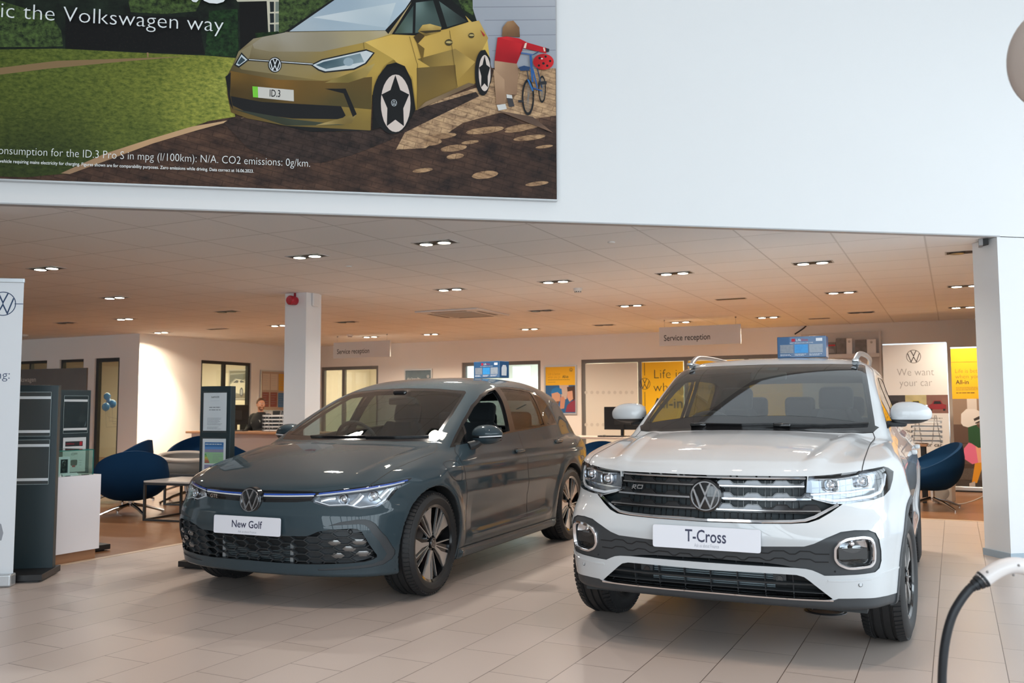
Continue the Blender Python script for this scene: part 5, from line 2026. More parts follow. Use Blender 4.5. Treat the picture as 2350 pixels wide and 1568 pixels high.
	n = Vector((n.x, n.y, 0)).normalized()
	Q = frame_M(p + n * 0.004, Vector((0, 0, 1)).cross(n), Vector((0, 0, 1)))
	vs, fs = text_polys('GTE', 0.032, 0.012)
	tb.add([(v[0] * 1.25 - 0.036, v[1] - 0.011, 0.004) for v in vs], fs, Q)
	tb.build('trim_badge', None, bd)
	p, n = S.hit('F', 0.0, 0.645)
	vw_badge(root, Vector((0, p.y + 0.012, 0.645)), (0, 1, 0.08), 0.071, M)
	p, n = S.hit('F', 0.0, 0.50)
	name_plate(root, Vector((0, p.y + 0.010, 0.494)), (0, 1, 0.02), 0.51, 0.110, 'New Golf', 'Ask us about Finance', M, 0.062, 0.232)

	# head lamps
	covers = S.piece([3], 'headlight', M['clear'], root, mode='pair', rim=0.045, rim_mt=M['gloss_black'])
	for sd, hl in ((1, covers[0]), (-1, covers[1])):
		put = lambda x, z, d: (lambda pn: (Vector((sd * pn[0].x, pn[0].y, pn[0].z)) - Vector((sd * pn[1].x, pn[1].y, pn[1].z)) * d))(S.hit('F', x, z))
		pj = MB()
		for x, z, r in ((0.585, 0.662, 0.030), (0.735, 0.676, 0.030)):
			c = put(x, z, 0.024)
			ax = Vector((sd * 0.25, 1, 0.05)).normalized()
			Q = frame_M(c, Vector((0, 0, 1)).cross(ax), Vector((0, 0, 1)))
			pj.m(M['chrome'], True)
			pj.lathe([(r, -0.03), (r, 0.006), (r * 0.93, 0.010), (r * 0.86, 0.006), (r * 0.86, -0.02)], 32, Q)
			pj.m(M['gloss_black'], True)
			pj.lathe([(0, -0.012), (r * 0.9, -0.012)], 24, Q)
			pj.m(M['reflector'], True)
			pj.lathe([(0, 0.008), (0.010, 0.006), (0.018, 0.000), (0.022, -0.01)], 24, Q)
		pj.build('projector', None, hl)
		dl = MB().m(M['drl'], True)
		S.strip(dl, 'F', [(sd * x, z) for x, z in ((0.425, 0.651), (0.515, 0.627), (0.612, 0.630), (0.681, 0.613), (0.755, 0.622), (0.783, 0.648), (0.806, 0.712))], 0.008, 0.006, off=-0.014, deep=0.006)
		S.strip(dl, 'F', [(sd * x, z) for x, z in ((0.43, 0.683), (0.595, 0.702), (0.70, 0.716), (0.80, 0.738), (0.828, 0.748))], 0.007, 0.006, off=-0.010, deep=0.006)
		dl.build('daytime_light', None, hl)
		bt = MB().m(MATS['blue_trim'], True)
		S.strip(bt, 'F', [(sd * x, z) for x, z in ((0.44, 0.693), (0.595, 0.711), (0.70, 0.725), (0.80, 0.746), (0.832, 0.758))], 0.011, 0.005, off=-0.008, deep=0.006)
		bt.build('blue_line', None, hl)
		rf = MB().m(M['reflector'], True)
		S.strip(rf, 'F', [(sd * x, z) for x, z in ((0.63, 0.632), (0.665, 0.660), (0.68, 0.690))], 0.030, 0.004, off=-0.030, deep=0.004)
		S.strip(rf, 'F', [(sd * x, z) for x, z in ((0.455, 0.655), (0.50, 0.668), (0.54, 0.672))], 0.022, 0.004, off=-0.030, deep=0.004)
		S.strip(rf, 'F', [(sd * x, z) for x, z in ((0.77, 0.66), (0.795, 0.71))], 0.03, 0.004, off=-0.030, deep=0.004)
		rf.build('bulb_reflector', None, hl)
	for o, hl in zip(S.piece([3], 'lamp_housing', mat('lamp_inside', (0.33, 0.36, 0.40), 0.22, 0.75), root, off=-0.040, mode='pair'), covers):
		put_under(o, hl)

	# honeycomb intake
	lo = S.piece([5], 'lower_grille', mat('intake_black', (0.012, 0.014, 0.016), 0.6), root, off=-0.060)[0]
	w = S.piece([5], 'intake_edge', M['gloss_black'], lo, off=0.0, rim=0.055)[0]
	bm = bmesh.new()
	bm.from_mesh(w.data)
	nF = len(S.faces([5]))
	bmesh.ops.delete(bm, geom=[f for i, f in enumerate(bm.faces) if (i % (len(bm.faces) // 2)) < nF], context='FACES')
	bm.to_mesh(w.data)
	bm.free()
	rad = MB().m(M['alu'])
	for i in range(16):
		z = 0.280 + i * 0.0105
		rad.box((-0.245, 0.790, z), (0.255, 0.797, z + 0.006))
	rad.m(mat('pale_metal', (0.45, 0.50, 0.53), 0.35, 0.7))
	for x in (0.262, -0.262):
		rad.box((x - 0.012, 0.788, 0.275), (x + 0.012, 0.80, 0.43))
	rad.build('radiator', None, lo)
	full = [(p[0], p[1]) for p in grille if p[0] >= 0]
	full = full + [(-x, z) for x, z in full[::-1]]
	hx = MB().m(mat('honeycomb', (0.030, 0.034, 0.037), 0.42), True)
	fill = MB().m(mat('comb_blank', (0.022, 0.027, 0.031), 0.45), False)
	fw_, fh = 0.116, 0.0435
	segs = set()
	cells = []
	for i in range(-14, 15):
		for j in range(-2, 9):
			cx = i * fw_ * 0.75
			cz = 0.262 + j * fh + (fh / 2 if i % 2 else 0)
			c = [(cx - fw_ / 2, cz), (cx - fw_ * 0.24, cz - fh / 2), (cx + fw_ * 0.24, cz - fh / 2), (cx + fw_ / 2, cz), (cx + fw_ * 0.24, cz + fh / 2), (cx - fw_ * 0.24, cz + fh / 2)]
			cells.append((cx, cz, c))
			for k in range(6):
				a_, b_ = c[k], c[(k + 1) % 6]
				segs.add(tuple(sorted(((round(a_[0], 4), round(a_[1], 4)), (round(b_[0], 4), round(b_[1], 4))))))
	for a_, b_ in segs:
		A, B = Vector(a_), Vector(b_)
		pts = [A.lerp(B, t) for t in np.linspace(0, 1, 7)]
		ins = [q for q in pts if in_poly(full, q.x, q.y)]
		if len(ins) >= 2:
			S.strip(hx, 'F', [(ins[0].x, ins[0].y), (ins[-1].x, ins[-1].y)], 0.0062, 0.004, off=-0.014, deep=0.016, step=0.02)
	hx.build('honeycomb', None, lo)
	for cx, cz, c in cells:
		if abs(cx) > 0.36 and all(in_poly(full, *q) for q in c) or (abs(cx) > 0.36 and in_poly(full, cx, cz)):
			vs = []
			for q in c:
				q = (cx + (q[0] - cx) * 0.97, cz + (q[1] - cz) * 0.97)
				if not in_poly(full, *q):
					q = (q[0] + (cx - q[0]) * 0.35, q[1] + (cz - q[1]) * 0.35)
				p, n = S.hit('F', *q)
				vs.append(tuple(p - n * 0.024))
			fill.add(vs, [[0, 1, 2, 3, 4, 5]] if cx > 0 else [[0, 1, 2, 3, 4, 5]])
	fill.build('comb_blanking', None, lo)
	for sd in (1, -1):
		for x, z in ((0.563, 0.402), (0.697, 0.406), (0.640, 0.364), (0.573, 0.323), (0.709, 0.333)):
			fgm = MB().m(mat('fog_lens', (0.16, 0.155, 0.15), 0.15, 0.4, coat=1.0), True)
			k = min(cells, key=lambda t: (t[0] - sd * x) ** 2 + 4 * (t[1] - z) ** 2)
			p, n = S.hit('F', sd * x, z)
			vs = [tuple(p - n * 0.003)]
			for q in k[2]:
				u, v = sd * x + (q[0] - k[0]) * 0.66, z + (q[1] - k[1]) * 0.74
				p2, n2 = S.hit('F', u, v)
				vs.append(tuple(p2 - n2 * 0.013))
			fgm.add(vs, [(0, i + 1, (i + 1) % 6 + 1) for i in range(6)])
			fgm.build('fog_light', None, root)
	for x, z in ((0.655, 0.47),):
		q = MB().m(M['black'], True)
		for sd in (1, -1):
			p, n = S.hit('F', sd * x, z)
			Q = frame_M(p - n * 0.012, Vector((0, 0, 1)).cross(n).normalized(), Vector((0, 0, 1)))
			q.lathe([(0, 0.008), (0.007, 0.008), (0.011, 0.004), (0.012, 0)], 20, Q)
		q.build('parking_sensor', None, lo)

	# shut lines, handles, charge flap
	gp = MB().m(M['gap'])
	for sd in (1, -1):
		S.strip(gp, 'T', [(sd * x, y) for x, y in bon[2:10]], 0.005, 0.0004, off=0.0006, deep=0.0)
		tmp = MB()
		for line in (fd[:6], rd[:6], rd[7:]):
			S.strip(tmp, 'S', line, 0.005, 0.0004, off=0.0006, deep=0.0)
		S.strip(tmp, 'S', [(-0.24, 0.240), (-2.13, 0.240)], 0.008, 0.0004, off=0.0006, deep=0.0)
		gp.add([(sd * v[0], v[1], v[2]) for v in tmp.v], tmp.f)
	S.strip(gp, 'F', [(-0.40, 0.7045), (-0.2, 0.7035), (0, 0.7025), (0.2, 0.7035), (0.40, 0.7045)], 0.006, 0.0004, off=0.0006, deep=0.0)
	gp.build('shut_line', None, root)
	fl = MB().m(M['gap'])
	flap = [(-0.02, 0.835), (-0.08, 0.848), (-0.16, 0.850), (-0.215, 0.842), (-0.238, 0.81), (-0.246, 0.755), (-0.252, 0.705), (-0.19, 0.703), (-0.095, 0.735), (-0.03, 0.78)]
	tmp = MB()
	S.strip(tmp, 'S', roundpoly(flap, 0.03, 4), 0.0035, 0.0004, off=0.0006, deep=0.0, closed=True)
	fl.add([(-v[0], v[1], v[2]) for v in tmp.v], tmp.f)
	fl.build('charge_flap', None, root)
	for sd in (1, -1):
		for y, z in ((-1.315, 0.862), (-2.27, 0.905)):
			p, n = S.hit('S', y, z)
			rc = MB().m(M['gap'], True)
			rc.sphere((sd * (p.x - 0.004), y + 0.03, z - 0.004), (0.008, 0.060, 0.030), 20)
			rc.m(paint, True)
			rc.box((sd * (p.x + 0.006), y - 0.085, z - 0.012), (sd * (p.x + 0.026), y + 0.085, z + 0.013), None, 0.009)
			rc.build('door_handle', None, root)
		mb = MB().m(paint, True)
		mirror_cap(mb, (sd * 0.893, -0.665, 1.010), (0.118, 0.105, 0.074), sd, low=-0.05, e=0.8, taper=0.25)
		o = mb.build('door_mirror', None, root)
		b = MB().m(paint, True)
		mirror_cap(b, (sd * 0.893, -0.665, 1.004), (0.117, 0.104, 0.066), sd, cut=-0.25, e=0.8, taper=0.25)
		b.m(M['black'], True)
		mirror_cap(b, (sd * 0.893, -0.665, 1.006), (0.114, 0.102, 0.030), sd, e=0.8, taper=0.25)
		b.build('mirror_base', None, o)
		ind = MB().m(M['drl'], True)
		pts = [(sd * (0.893 + 0.118 * math.cos(a) * 0.99), -0.665 + 0.107 * math.sin(a) * 0.99, 0.996 + 0.006 * math.cos(a)) for a in np.linspace(0.15, 1.75, 14)]
		ind.tube(pts, 0.005, 6)
		ind.build('indicator', None, o)
		arm = MB().m(M['black'], True)
		arm.tube([(sd * 0.800, -0.52, 0.925), (sd * 0.835, -0.58, 0.945), (sd * 0.868, -0.62, 0.975)], [0.036, 0.030, 0.026], 14)
		arm.build('mirror_arm', None, o)
		gl = MB().m(M['chrome'])
		gl.box((sd * 0.80, -0.712, 0.965), (sd * 0.98, -0.710, 1.062))
		gl.build('mirror_glass', None, o)
	# black channel of the open front window and its chrome-edged pillar strip
	sn = MB().m(M['gloss_black'], True)
	sn.box((-0.06, -0.98, 1.305), (0.06, -0.88, 1.350), None, 0.015)
	sn.m(M['dash'], True)
	sn.box((-0.13, -0.93, 1.235), (0.11, -0.895, 1.295), None, 0.016)
	sn.build('cabin_mirror', None, root)

	d = MB().m(M['dash'], True)
	d.box((-0.66, -0.80, 0.62), (0.66, -0.26, 0.945), None, 0.06)
	d.box((0.15, -0.86, 0.86), (0.58, -0.60, 0.985), None, 0.05)
	d.box((-0.12, -0.82, 0.82), (0.12, -0.76, 0.96), None, 0.02)
	d.build('dashboard', None, root)
	fp = MB().m(M['lining'])
	fp.box((-0.74, -2.12, 0.20), (0.74, -0.26, 0.31))
	fp.box((-0.50, -3.15, 0.28), (0.50, 0.55, 0.40))
	fp.build('floor_pan', None, root)
	for x in (-0.37, 0.37):
		sm = MB().m(M['cloth'], True)
		seat_mesh(sm, x, -1.42, 0.36, w=0.52)
		sm.build('front_seat', None, root)
	rs = MB().m(M['cloth'], True)
	rs.box((-0.60, -2.32, 0.40), (0.60, -1.88, 0.56), None, 0.05)
	rs.box((-0.62, -2.52, 0.50), (0.62, -2.36, 1.00), None, 0.05)
	for x in (-0.36, 0.0, 0.36):
		rs.box((x - 0.13, -2.52, 1.00), (x + 0.13, -2.42, 1.17), None, 0.05)
	rs.build('rear_bench', None, root)
	sw = MB().m(M['black'], True)
	Q = Matrix.Translation((0.37, -0.86, 0.925)) @ Matrix.Rotation(R(66), 4, 'X')
	ringp = [Q @ Vector((0.185 * math.cos(a), 0.185 * math.sin(a), 0)) for a in np.linspace(0, 2 * PI, 40, endpoint=False)]
	sw.tube(ringp, 0.017, 8, closed=True)
	sw.box((-0.18, -0.02, -0.02), (0.18, 0.03, 0.015), Q)
	sw.sphere((0, 0, 0), (0.07, 0.06, 0.02), 16, Q)
	sw.build('steering_wheel', None, root)
	wp = MB().m(M['gloss_black'], True)
	for xa, xb in ((0.34, -0.20), (-0.16, -0.60)):
		S.strip(wp, 'F', [(xa, 0.998), ((xa + xb) / 2, 0.999), (xb, 1.004)], 0.010, 0.008, off=0.003, deep=0.004)
	wp.build('wiper', None, root)

	rim = five_spoke(0.46, 0.35)
	for sd in (1, -1):
		for y in (0.12, -2.49):
			make_wheel('wheel', root, (sd * 0.770, y, 0.330), sd, 0.330, 0.225, 0.252, rim, M, PI * 0.5)
	root.location = HATCH_LOC
	root.rotation_euler = (0, 0, HATCH_ROT)
	return root

hatch = build_hatch()

# ================================================================ furniture, displays and people
PAPER = mat('paper_white', (0.82, 0.83, 0.86), 0.5)
PETROL = mat('stand_petrol', (0.012, 0.026, 0.032), 0.42)
INK = mat('ink_dark', (0.012, 0.013, 0.018), 0.5)
INKG = mat('ink_grey', (0.30, 0.31, 0.34), 0.5)
NAVY = mat('ink_navy', (0.02, 0.05, 0.12), 0.5)
ACRYL = glass('acrylic', (0.93, 0.95, 0.95), 1.6, 1.5)
YEL = mat('vinyl_yellow', srgb(247, 196, 20), 0.45)
BLUE = mat('chair_blue', (0.004, 0.030, 0.085), 0.9, spec=0.15)
STEEL = mat('polished_steel', (0.62, 0.62, 0.62), 0.16, 1.0)
DKMETAL = mat('dark_metal', (0.010, 0.010, 0.011), 0.4)
PCH = mat('badge_chrome', (0.75, 0.76, 0.78), 0.12, 1.0)

def lines(mb, Q, x0, x1, y, n, gap, h, jit=0.25, seed=1):
	"""rows of small print drawn as broken bars"""
	rg = random.Random(seed)
	for i in range(n):
		x = x0
		e = x1 - (x1 - x0) * jit * rg.random()
		while x < e:
			w = min(rg.uniform(2.0, 6.0) * h, e - x)
			mb.add([(x, y - i * gap, 0), (x + w, y - i * gap, 0), (x + w, y - i * gap + h, 0), (x, y - i * gap + h, 0)], [(0, 1, 2, 3)], Q)
			x += w + h * 0.7

def quad(mb, Q, x0, y0, x1, y1, z=0.0):
	mb.add([(x0, y0, z), (x1, y0, z), (x1, y1, z), (x0, y1, z)], [(0, 1, 2, 3)], Q)

def facing(p, deg):
	"""matrix at p whose X axis runs to the viewer's right along a face turned by deg from the back wall, Y up, Z out of the face"""
	return frame_M(Vector(p), (math.cos(R(deg)), math.sin(R(deg)), 0), (0, 0, 1))

def L2W(Q, x, y, z):
	return Q @ Vector((x, y, z))

# ---- dark display stands: a post with two document pockets on a flat foot
def display_stand(p, deg, label, w=0.285, h=1.385, foot=0.33, sheets=()):
	root = thing('display_stand', label, 'display stand', p)
	Q = facing(p, deg)
	b = MB().m(PETROL)
	b.box((-w / 2, 0.035, -0.065), (w / 2, h, 0.0), Q, 0.003)
	b.build('post', None, root)
	f = MB().m(DKMETAL)
	f.box((-w / 2 - 0.01, 0.012, -0.12), (w / 2 + 0.02, 0.055, foot - 0.08), Q, 0.003)
	f.box((-w / 2 + 0.02, 0.0, -0.10), (w / 2 - 0.01, 0.014, foot - 0.12), Q)
	f.build('foot', None, root)
	for zt, kind in sheets:
		a = MB().m(ACRYL)
		quad(a, Q, -0.112, zt - 0.325, 0.112, zt, 0.012)
		fr = MB()
		if kind == 'empty':
			fr.m(PAPER)
			quad(fr, Q, -0.108, zt - 0.052, 0.108, zt - 0.032, 0.008)
			quad(fr, Q, -0.108, zt - 0.300, 0.108, zt - 0.280, 0.008)
			fr.m(mat('acrylic_edge', (0.45, 0.55, 0.56), 0.2))
			for s in (-0.112, 0.110):
				quad(fr, Q, s, zt - 0.325, s + 0.002, zt, 0.0125)
			quad(fr, Q, -0.112, zt - 0.002, 0.112, zt, 0.0125)
			quad(fr, Q, -0.112, zt - 0.325, 0.112, zt - 0.323, 0.0125)
		else:
			fr.m(PAPER)
			quad(fr, Q, -0.105, zt - 0.31, 0.105, zt - 0.012, 0.006)
			if kind == 'price':
				fr.m(INK)
				put_text(fr, 'Golf 8 GTE', 0.018, Q @ Matrix.Translation((-0.036, zt - 0.052, 0.0066)), 0.012, fit=0.072)
				fr.m(INKG)
				quad(fr, Q, -0.04, zt - 0.075, 0.04, zt - 0.0742, 0.0066)
				lines(fr, Q @ Matrix.Translation((0, 0, 0.0066)), -0.052, 0.052, zt - 0.130, 2, 0.020, 0.007, 0.1, 3)
				lines(fr, Q @ Matrix.Translation((0, 0, 0.0066)), -0.068, 0.068, zt - 0.212, 7, 0.009, 0.003, 0.3, 4)
				lines(fr, Q @ Matrix.Translation((0, 0, 0.0066)), -0.068, 0.06, zt - 0.282, 3, 0.008, 0.003, 0.3, 5)
			elif kind == 'energy':
				X = Q @ Matrix.Translation((0, 0, 0.0066))
				for col, y0, y1, nm in (((0.02, 0.16, 0.42), -0.075, -0.04, 'a'), ((0.10, 0.28, 0.62), -0.095, -0.075, 'b'), ((0.30, 0.27, 0.42), -0.118, -0.095, 'c'), ((0.34, 0.60, 0.32), -0.205, -0.118, 'd'), ((0.30, 0.28, 0.48), -0.30, -0.215, 'e')):
					fr.m(mat('energy_' + nm, col, 0.5))
					quad(fr, X, -0.085, zt + y0, 0.085, zt + y1, 0.0001)
				for i, col in enumerate(((0.02, 0.30, 0.08), (0.18, 0.45, 0.05), (0.60, 0.60, 0.03), (0.70, 0.35, 0.02), (0.65, 0.12, 0.03), (0.5, 0.03, 0.03))):
					fr.m(mat('energy_step_%s' % 'abcdef'[i], col, 0.5))
					y = zt - 0.130 - i * 0.012
					quad(fr, X, -0.083, y - 0.010, -0.070 + i * 0.006, y, 0.0003)
				fr.m(PAPER)
				lines(fr, X @ Matrix.Translation((0, 0, 0.0004)), -0.08, 0.08, zt - 0.058, 1, 0.01, 0.006, 0.1, 6)
				fr.m(INKG)
				lines(fr, X @ Matrix.Translation((0, 0, 0.0004)), -0.01, 0.08, zt - 0.140, 5, 0.012, 0.003, 0.4, 7)
				lines(fr, X @ Matrix.Translation((0, 0, 0.0004)), -0.08, 0.08, zt - 0.230, 6, 0.012, 0.003, 0.4, 8)
			elif kind == 'offer':
				X = Q @ Matrix.Translation((0, 0, 0.0066))
				fr.m(INK)
				quad(fr, X, -0.085, zt - 0.088, 0.075, zt - 0.045, 0.0001)
				fr.m(mat('logo_red', (0.50, 0.01, 0.03), 0.5))
				put_text(fr, 'LifeShine', 0.02, X @ Matrix.Translation((-0.08, zt - 0.072, 0.0003)), 0.01, fit=0.075)
				quad(fr, X, 0.045, zt - 0.082, 0.070, zt - 0.050, 0.0003)
				fr.m(INK)
				put_text(fr, '£399', 0.03, X @ Matrix.Translation((-0.028, zt - 0.165, 0.0003)), 0.004, fit=0.055)
				fr.m(mat('bag_black', (0.015, 0.015, 0.018), 0.6))
				fr.add([(x, zt + y, 0.0004) for x, y in roundpoly([(-0.03, -0.255), (0.028, -0.255), (0.030, -0.205), (-0.032, -0.205)], 0.012)], [list(range(16))], X)
				fr.m(mat('logo_red', (0.50, 0.01, 0.03), 0.5))
				quad(fr, X, -0.018, zt - 0.268, 0.012, zt - 0.252, 0.0006)
				fr.m(INKG)
				for sx in (-0.075, 0.045):
					lines(fr, X @ Matrix.Translation((0, 0, 0.0005)), sx, sx + 0.03, zt - 0.215, 3, 0.02, 0.004, 0.3, 9)
		s = fr.build('sheet' if kind != 'empty' else 'pocket_strips', None, root)
		a.build('acrylic_pocket', None, root)
	return root

display_stand((-6.06, 4.33, 0), 36, 'tall dark display stand with two empty clear pockets, beside the white roll-up banner', 0.31, 1.385, 0.36, ((1.335, 'empty'), (0.985, 'empty')))
display_stand((-6.86, 5.28, 0), 84, 'tall dark display stand behind the glass case, offer sheet at £399 below an empty pocket', 0.285, 1.375, 0.40, ((1.325, 'empty'), (0.975, 'offer')))
p = onz(500, 1300, 0)
display_stand((-5.21, 5.26, 0), 10, 'dark display stand with a price sheet and a coloured energy sheet, beside the grey car', 0.275, 1.385, 0.30, ((1.345, 'price'), (0.985, 'energy')))

# ---- white roll-up banner at the left edge
Q = facing((-5.826, 4.046, 0), 36)
root = thing('roll_up_banner', 'white roll-up banner cut off by the left edge of the picture', 'banner', (-5.826, 4.046, 0))
b = MB().m(mat('banner_white', (0.76, 0.78, 0.81), 0.55))
b.box((-0.95, 0.085, -0.004), (-0.004, 2.10, 0.0), Q)
o = b.build('sheet', None, root)
t = MB().m(NAVY)
vw_mark(t, 0.085, Q @ Matrix.Translation((-0.135, 1.945, 0.001)), 0, 0.07, 0.11)
quad(t, Q, -0.06, 1.943, -0.004, 1.948, 0.001)
put_text(t, 'ng:', 0.085, Q @ Matrix.Translation((-0.165, 1.42, 0.001)), -0.01)
t.m(INKG)
t.add([(x, y, 0.001) for x, y in [(-0.30, 0.30), (-0.085, 0.31), (-0.075, 0.36), (-0.09, 0.42), (-0.12, 0.44), (-0.30, 0.40)]], [list(range(6))], Q)
t.build('print', None, root)
b = MB().m(mat('banner_base', (0.60, 0.62, 0.64), 0.3, 0.7))
b.box((-0.97, 0.0, -0.05), (0.0, 0.085, 0.05), Q, 0.012)
b.build('base', None, root)
b = MB().m(mat('banner_base', (0.60, 0.62, 0.64), 0.3, 0.7))
b.box((-0.955, 2.095, -0.012), (0.002, 2.125, 0.01), Q, 0.003)
b.build('top_rail', None, root)

# ---- white counter with the glass case
root = thing('display_counter', 'white counter with a glass case on top, next to the dark stands at the left', 'counter', (-6.60, 4.75, 0))
b = MB().m(mat('counter_white', (0.80, 0.78, 0.82), 0.35))
b.box((-6.95, 4.32, 0.075), (-6.30, 5.11, 0.675))
b.build('body', None, root)
b = MB().m(mat('counter_plinth', srgb(160, 118, 88), 0.5))
b.box((-6.93, 4.34, 0), (-6.32, 5.09, 0.075))
b.build('plinth', None, root)
b = MB().m(glass('case_glass', (0.86, 0.95, 0.92), 1.2))
for a, c in (((-6.33, 4.40, 0.675), (-6.325, 5.05, 0.875)), ((-6.92, 4.40, 0.675), (-6.915, 5.05, 0.875)), ((-6.92, 5.045, 0.675), (-6.325, 5.05, 0.875)), ((-6.92, 4.40, 0.875), (-6.325, 5.05, 0.881))):
	b.box(a, c)
b.m(mat('glass_edge', (0.02, 0.16, 0.13), 0.2))
b.box((-6.326, 4.40, 0.8745), (-6.322, 5.05, 0.8815))
b.box((-6.92, 5.047, 0.8745), (-6.322, 5.053, 0.8815))
b.box((-6.327, 5.046, 0.675), (-6.322, 5.052, 0.875))
b.build('glass_case', None, root)
# what lies in the case
def at_case(px, py, x):
	return onx(px, py, x)
a = at_case(121, 1088, -6.42)
b = MB().m(STEEL, True)
b.lathe([(0, 0), (0.030, 0), (0.032, 0.17), (0.026, 0.178), (0, 0.18)], 28, Matrix.Translation((-6.45, a.y, 0.675)))
tag(b.build('steel_flask'), 'brushed steel flask standing in the glass case', 'flask')
a = at_case(150, 1083, -6.40)
root = thing('picture_frame', 'small white frame with a heart key ring on black, in the glass case', 'frame', (-6.40, a.y, 0.675))
Q = facing((-6.42, a.y, 0.676), 80)
b = MB().m(PAPER)
for x0, y0, x1, y1 in ((-0.045, 0, 0.045, 0.02), (-0.045, 0.13, 0.045, 0.15), (-0.045, 0.02, -0.030, 0.13), (0.030, 0.02, 0.045, 0.13)):
	b.box((x0, y0, -0.012), (x1, y1, 0.006), Q)
b.build('border', None, root)
b = MB().m(INK)
b.box((-0.030, 0.02, -0.012), (0.030, 0.13, -0.006), Q)
b.build('backing', None, root)
b = MB().m(STEEL, True)
b.tube([L2W(Q, 0.0 + 0.012 * math.cos(t), 0.105 + 0.014 * math.sin(t), 0.0) for t in np.linspace(0, 2 * PI, 16, endpoint=False)], 0.0015, 6, closed=True)
b.tube([L2W(Q, 0.006, 0.092, 0), L2W(Q, 0.010, 0.080, 0), L2W(Q, -0.006, 0.072, 0), L2W(Q, 0.0, 0.062, 0)], 0.0018, 6)
hp = [(0.016 * math.sin(t) ** 3, 0.046 + 0.0011 * (13 * math.cos(t) - 5 * math.cos(2 * t) - 2 * math.cos(3 * t) - math.cos(4 * t))) for t in np.linspace(0, 2 * PI, 24, endpoint=False)]
b.prism(hp, -0.001, 0.003, 'xy', Q)
b.build('key_ring', None, root)
for px, py, rz, lab in ((128, 1092, 60, 'white price card in the glass case, left of the small frame'), (164, 1090, 95, 'white price card in the glass case, right of the small frame'), (150, 1094, 75, 'white price card lying in front of the small frame')):
	a = at_case(px, py, -6.37)
	Q = facing((-6.37, a.y, 0.676), rz)
	b = MB().m(PAPER)
	b.prism([(0.0, 0.0), (-0.02, 0.022), (-0.04, 0.0)], -0.035, 0.035, 'yz', frame_M(Vector((-6.37, a.y, 0.676)), (math.cos(R(rz)), math.sin(R(rz)), 0), (-math.sin(R(rz)), math.cos(R(rz)), 0)))
	tag(b.build('price_card'), lab, 'price card', 'price cards in the glass case')
for px, py, lab in ((156, 1089, 'black key ring lying under the small frame'), (196, 1086, 'black key ring lying near the £399 sheet')):
	a = at_case(px, py, -6.345)
	b = MB().m(INK, True)
	b.lathe([(0.0, 0.0), (0.018, 0.0), (0.020, 0.004), (0.0, 0.006)], 20, Matrix.Translation((-6.345, a.y, 0.675)) @ Matrix.Diagonal((1, 1.8, 1, 1)))
	tag(b.build('key_fob'), lab, 'key ring')

# ---- brown service-plan board behind the stands
Q = facing((-11.68, 8.5, 0), 4)
root = thing('notice_banner', 'dark brown printed board with pale lettering, standing behind the dark stands', 'banner', (-11.68, 8.5, 0))
b = MB().m(mat('board_brown', srgb(62, 50, 45), 0.4, noise=(2.2, srgb(92, 78, 70))))
b.box((-0.85, 0.06, -0.02), (0.78, 1.79, 0.0), Q)
b.build('sheet', None, root)
b = MB().m(mat('print_pale', srgb(176, 160, 148), 0.5))
for txt, x, z, w, sz, th in (('Volkswagen', -0.645, 1.61, 0.44, 0.095, 0.012), ('Service Plan', -0.645, 1.50, 0.52, 0.085, 0.004), ('is a good thing', -0.645, 1.40, 0.65, 0.085, -0.006), ('Service Plan you save', -0.36, 1.165, 0.62, 0.058, 0.010), ('over two years', -0.36, 1.10, 0.40, 0.058, 0.010), ('finance', -0.28, 0.87, 0.16, 0.045, 0.0)):
	put_text(b, txt, sz, Q @ Matrix.Translation((x, z, 0.001)), th, fit=w)
b.m(mat('print_dark', srgb(26, 21, 20), 0.5))
def shape(mb, Q, pts, z=0.001):
	mb.add([(p[0], p[1], z) for p in pts], [list(range(len(pts)))], Q)
shape(b, Q, [(-0.36, 0.40), (-0.05, 0.42), (0.0, 0.75), (-0.06, 0.98), (-0.20, 1.04), (-0.34, 0.95)], 0.0008)
shape(b, Q, [(0.10, 0.35), (0.78, 0.30), (0.78, 1.05), (0.62, 1.10), (0.35, 0.95), (0.20, 0.70)], 0.0008)
b.m(mat('print_skin', srgb(142, 104, 84), 0.5))
shape(b, Q, [(0.05, 0.88), (0.10, 0.86), (0.12, 0.98), (0.07, 1.02)], 0.0011)
shape(b, Q, [(-0.42, 0.36), (-0.32, 0.34), (-0.30, 0.50), (-0.40, 0.54)], 0.0011)
b.build('print', None, root)
b = MB().m(DKMETAL)
b.box((-0.87, 0, -0.12), (0.80, 0.06, 0.10), Q, 0.01)
b.build('base', None, root)

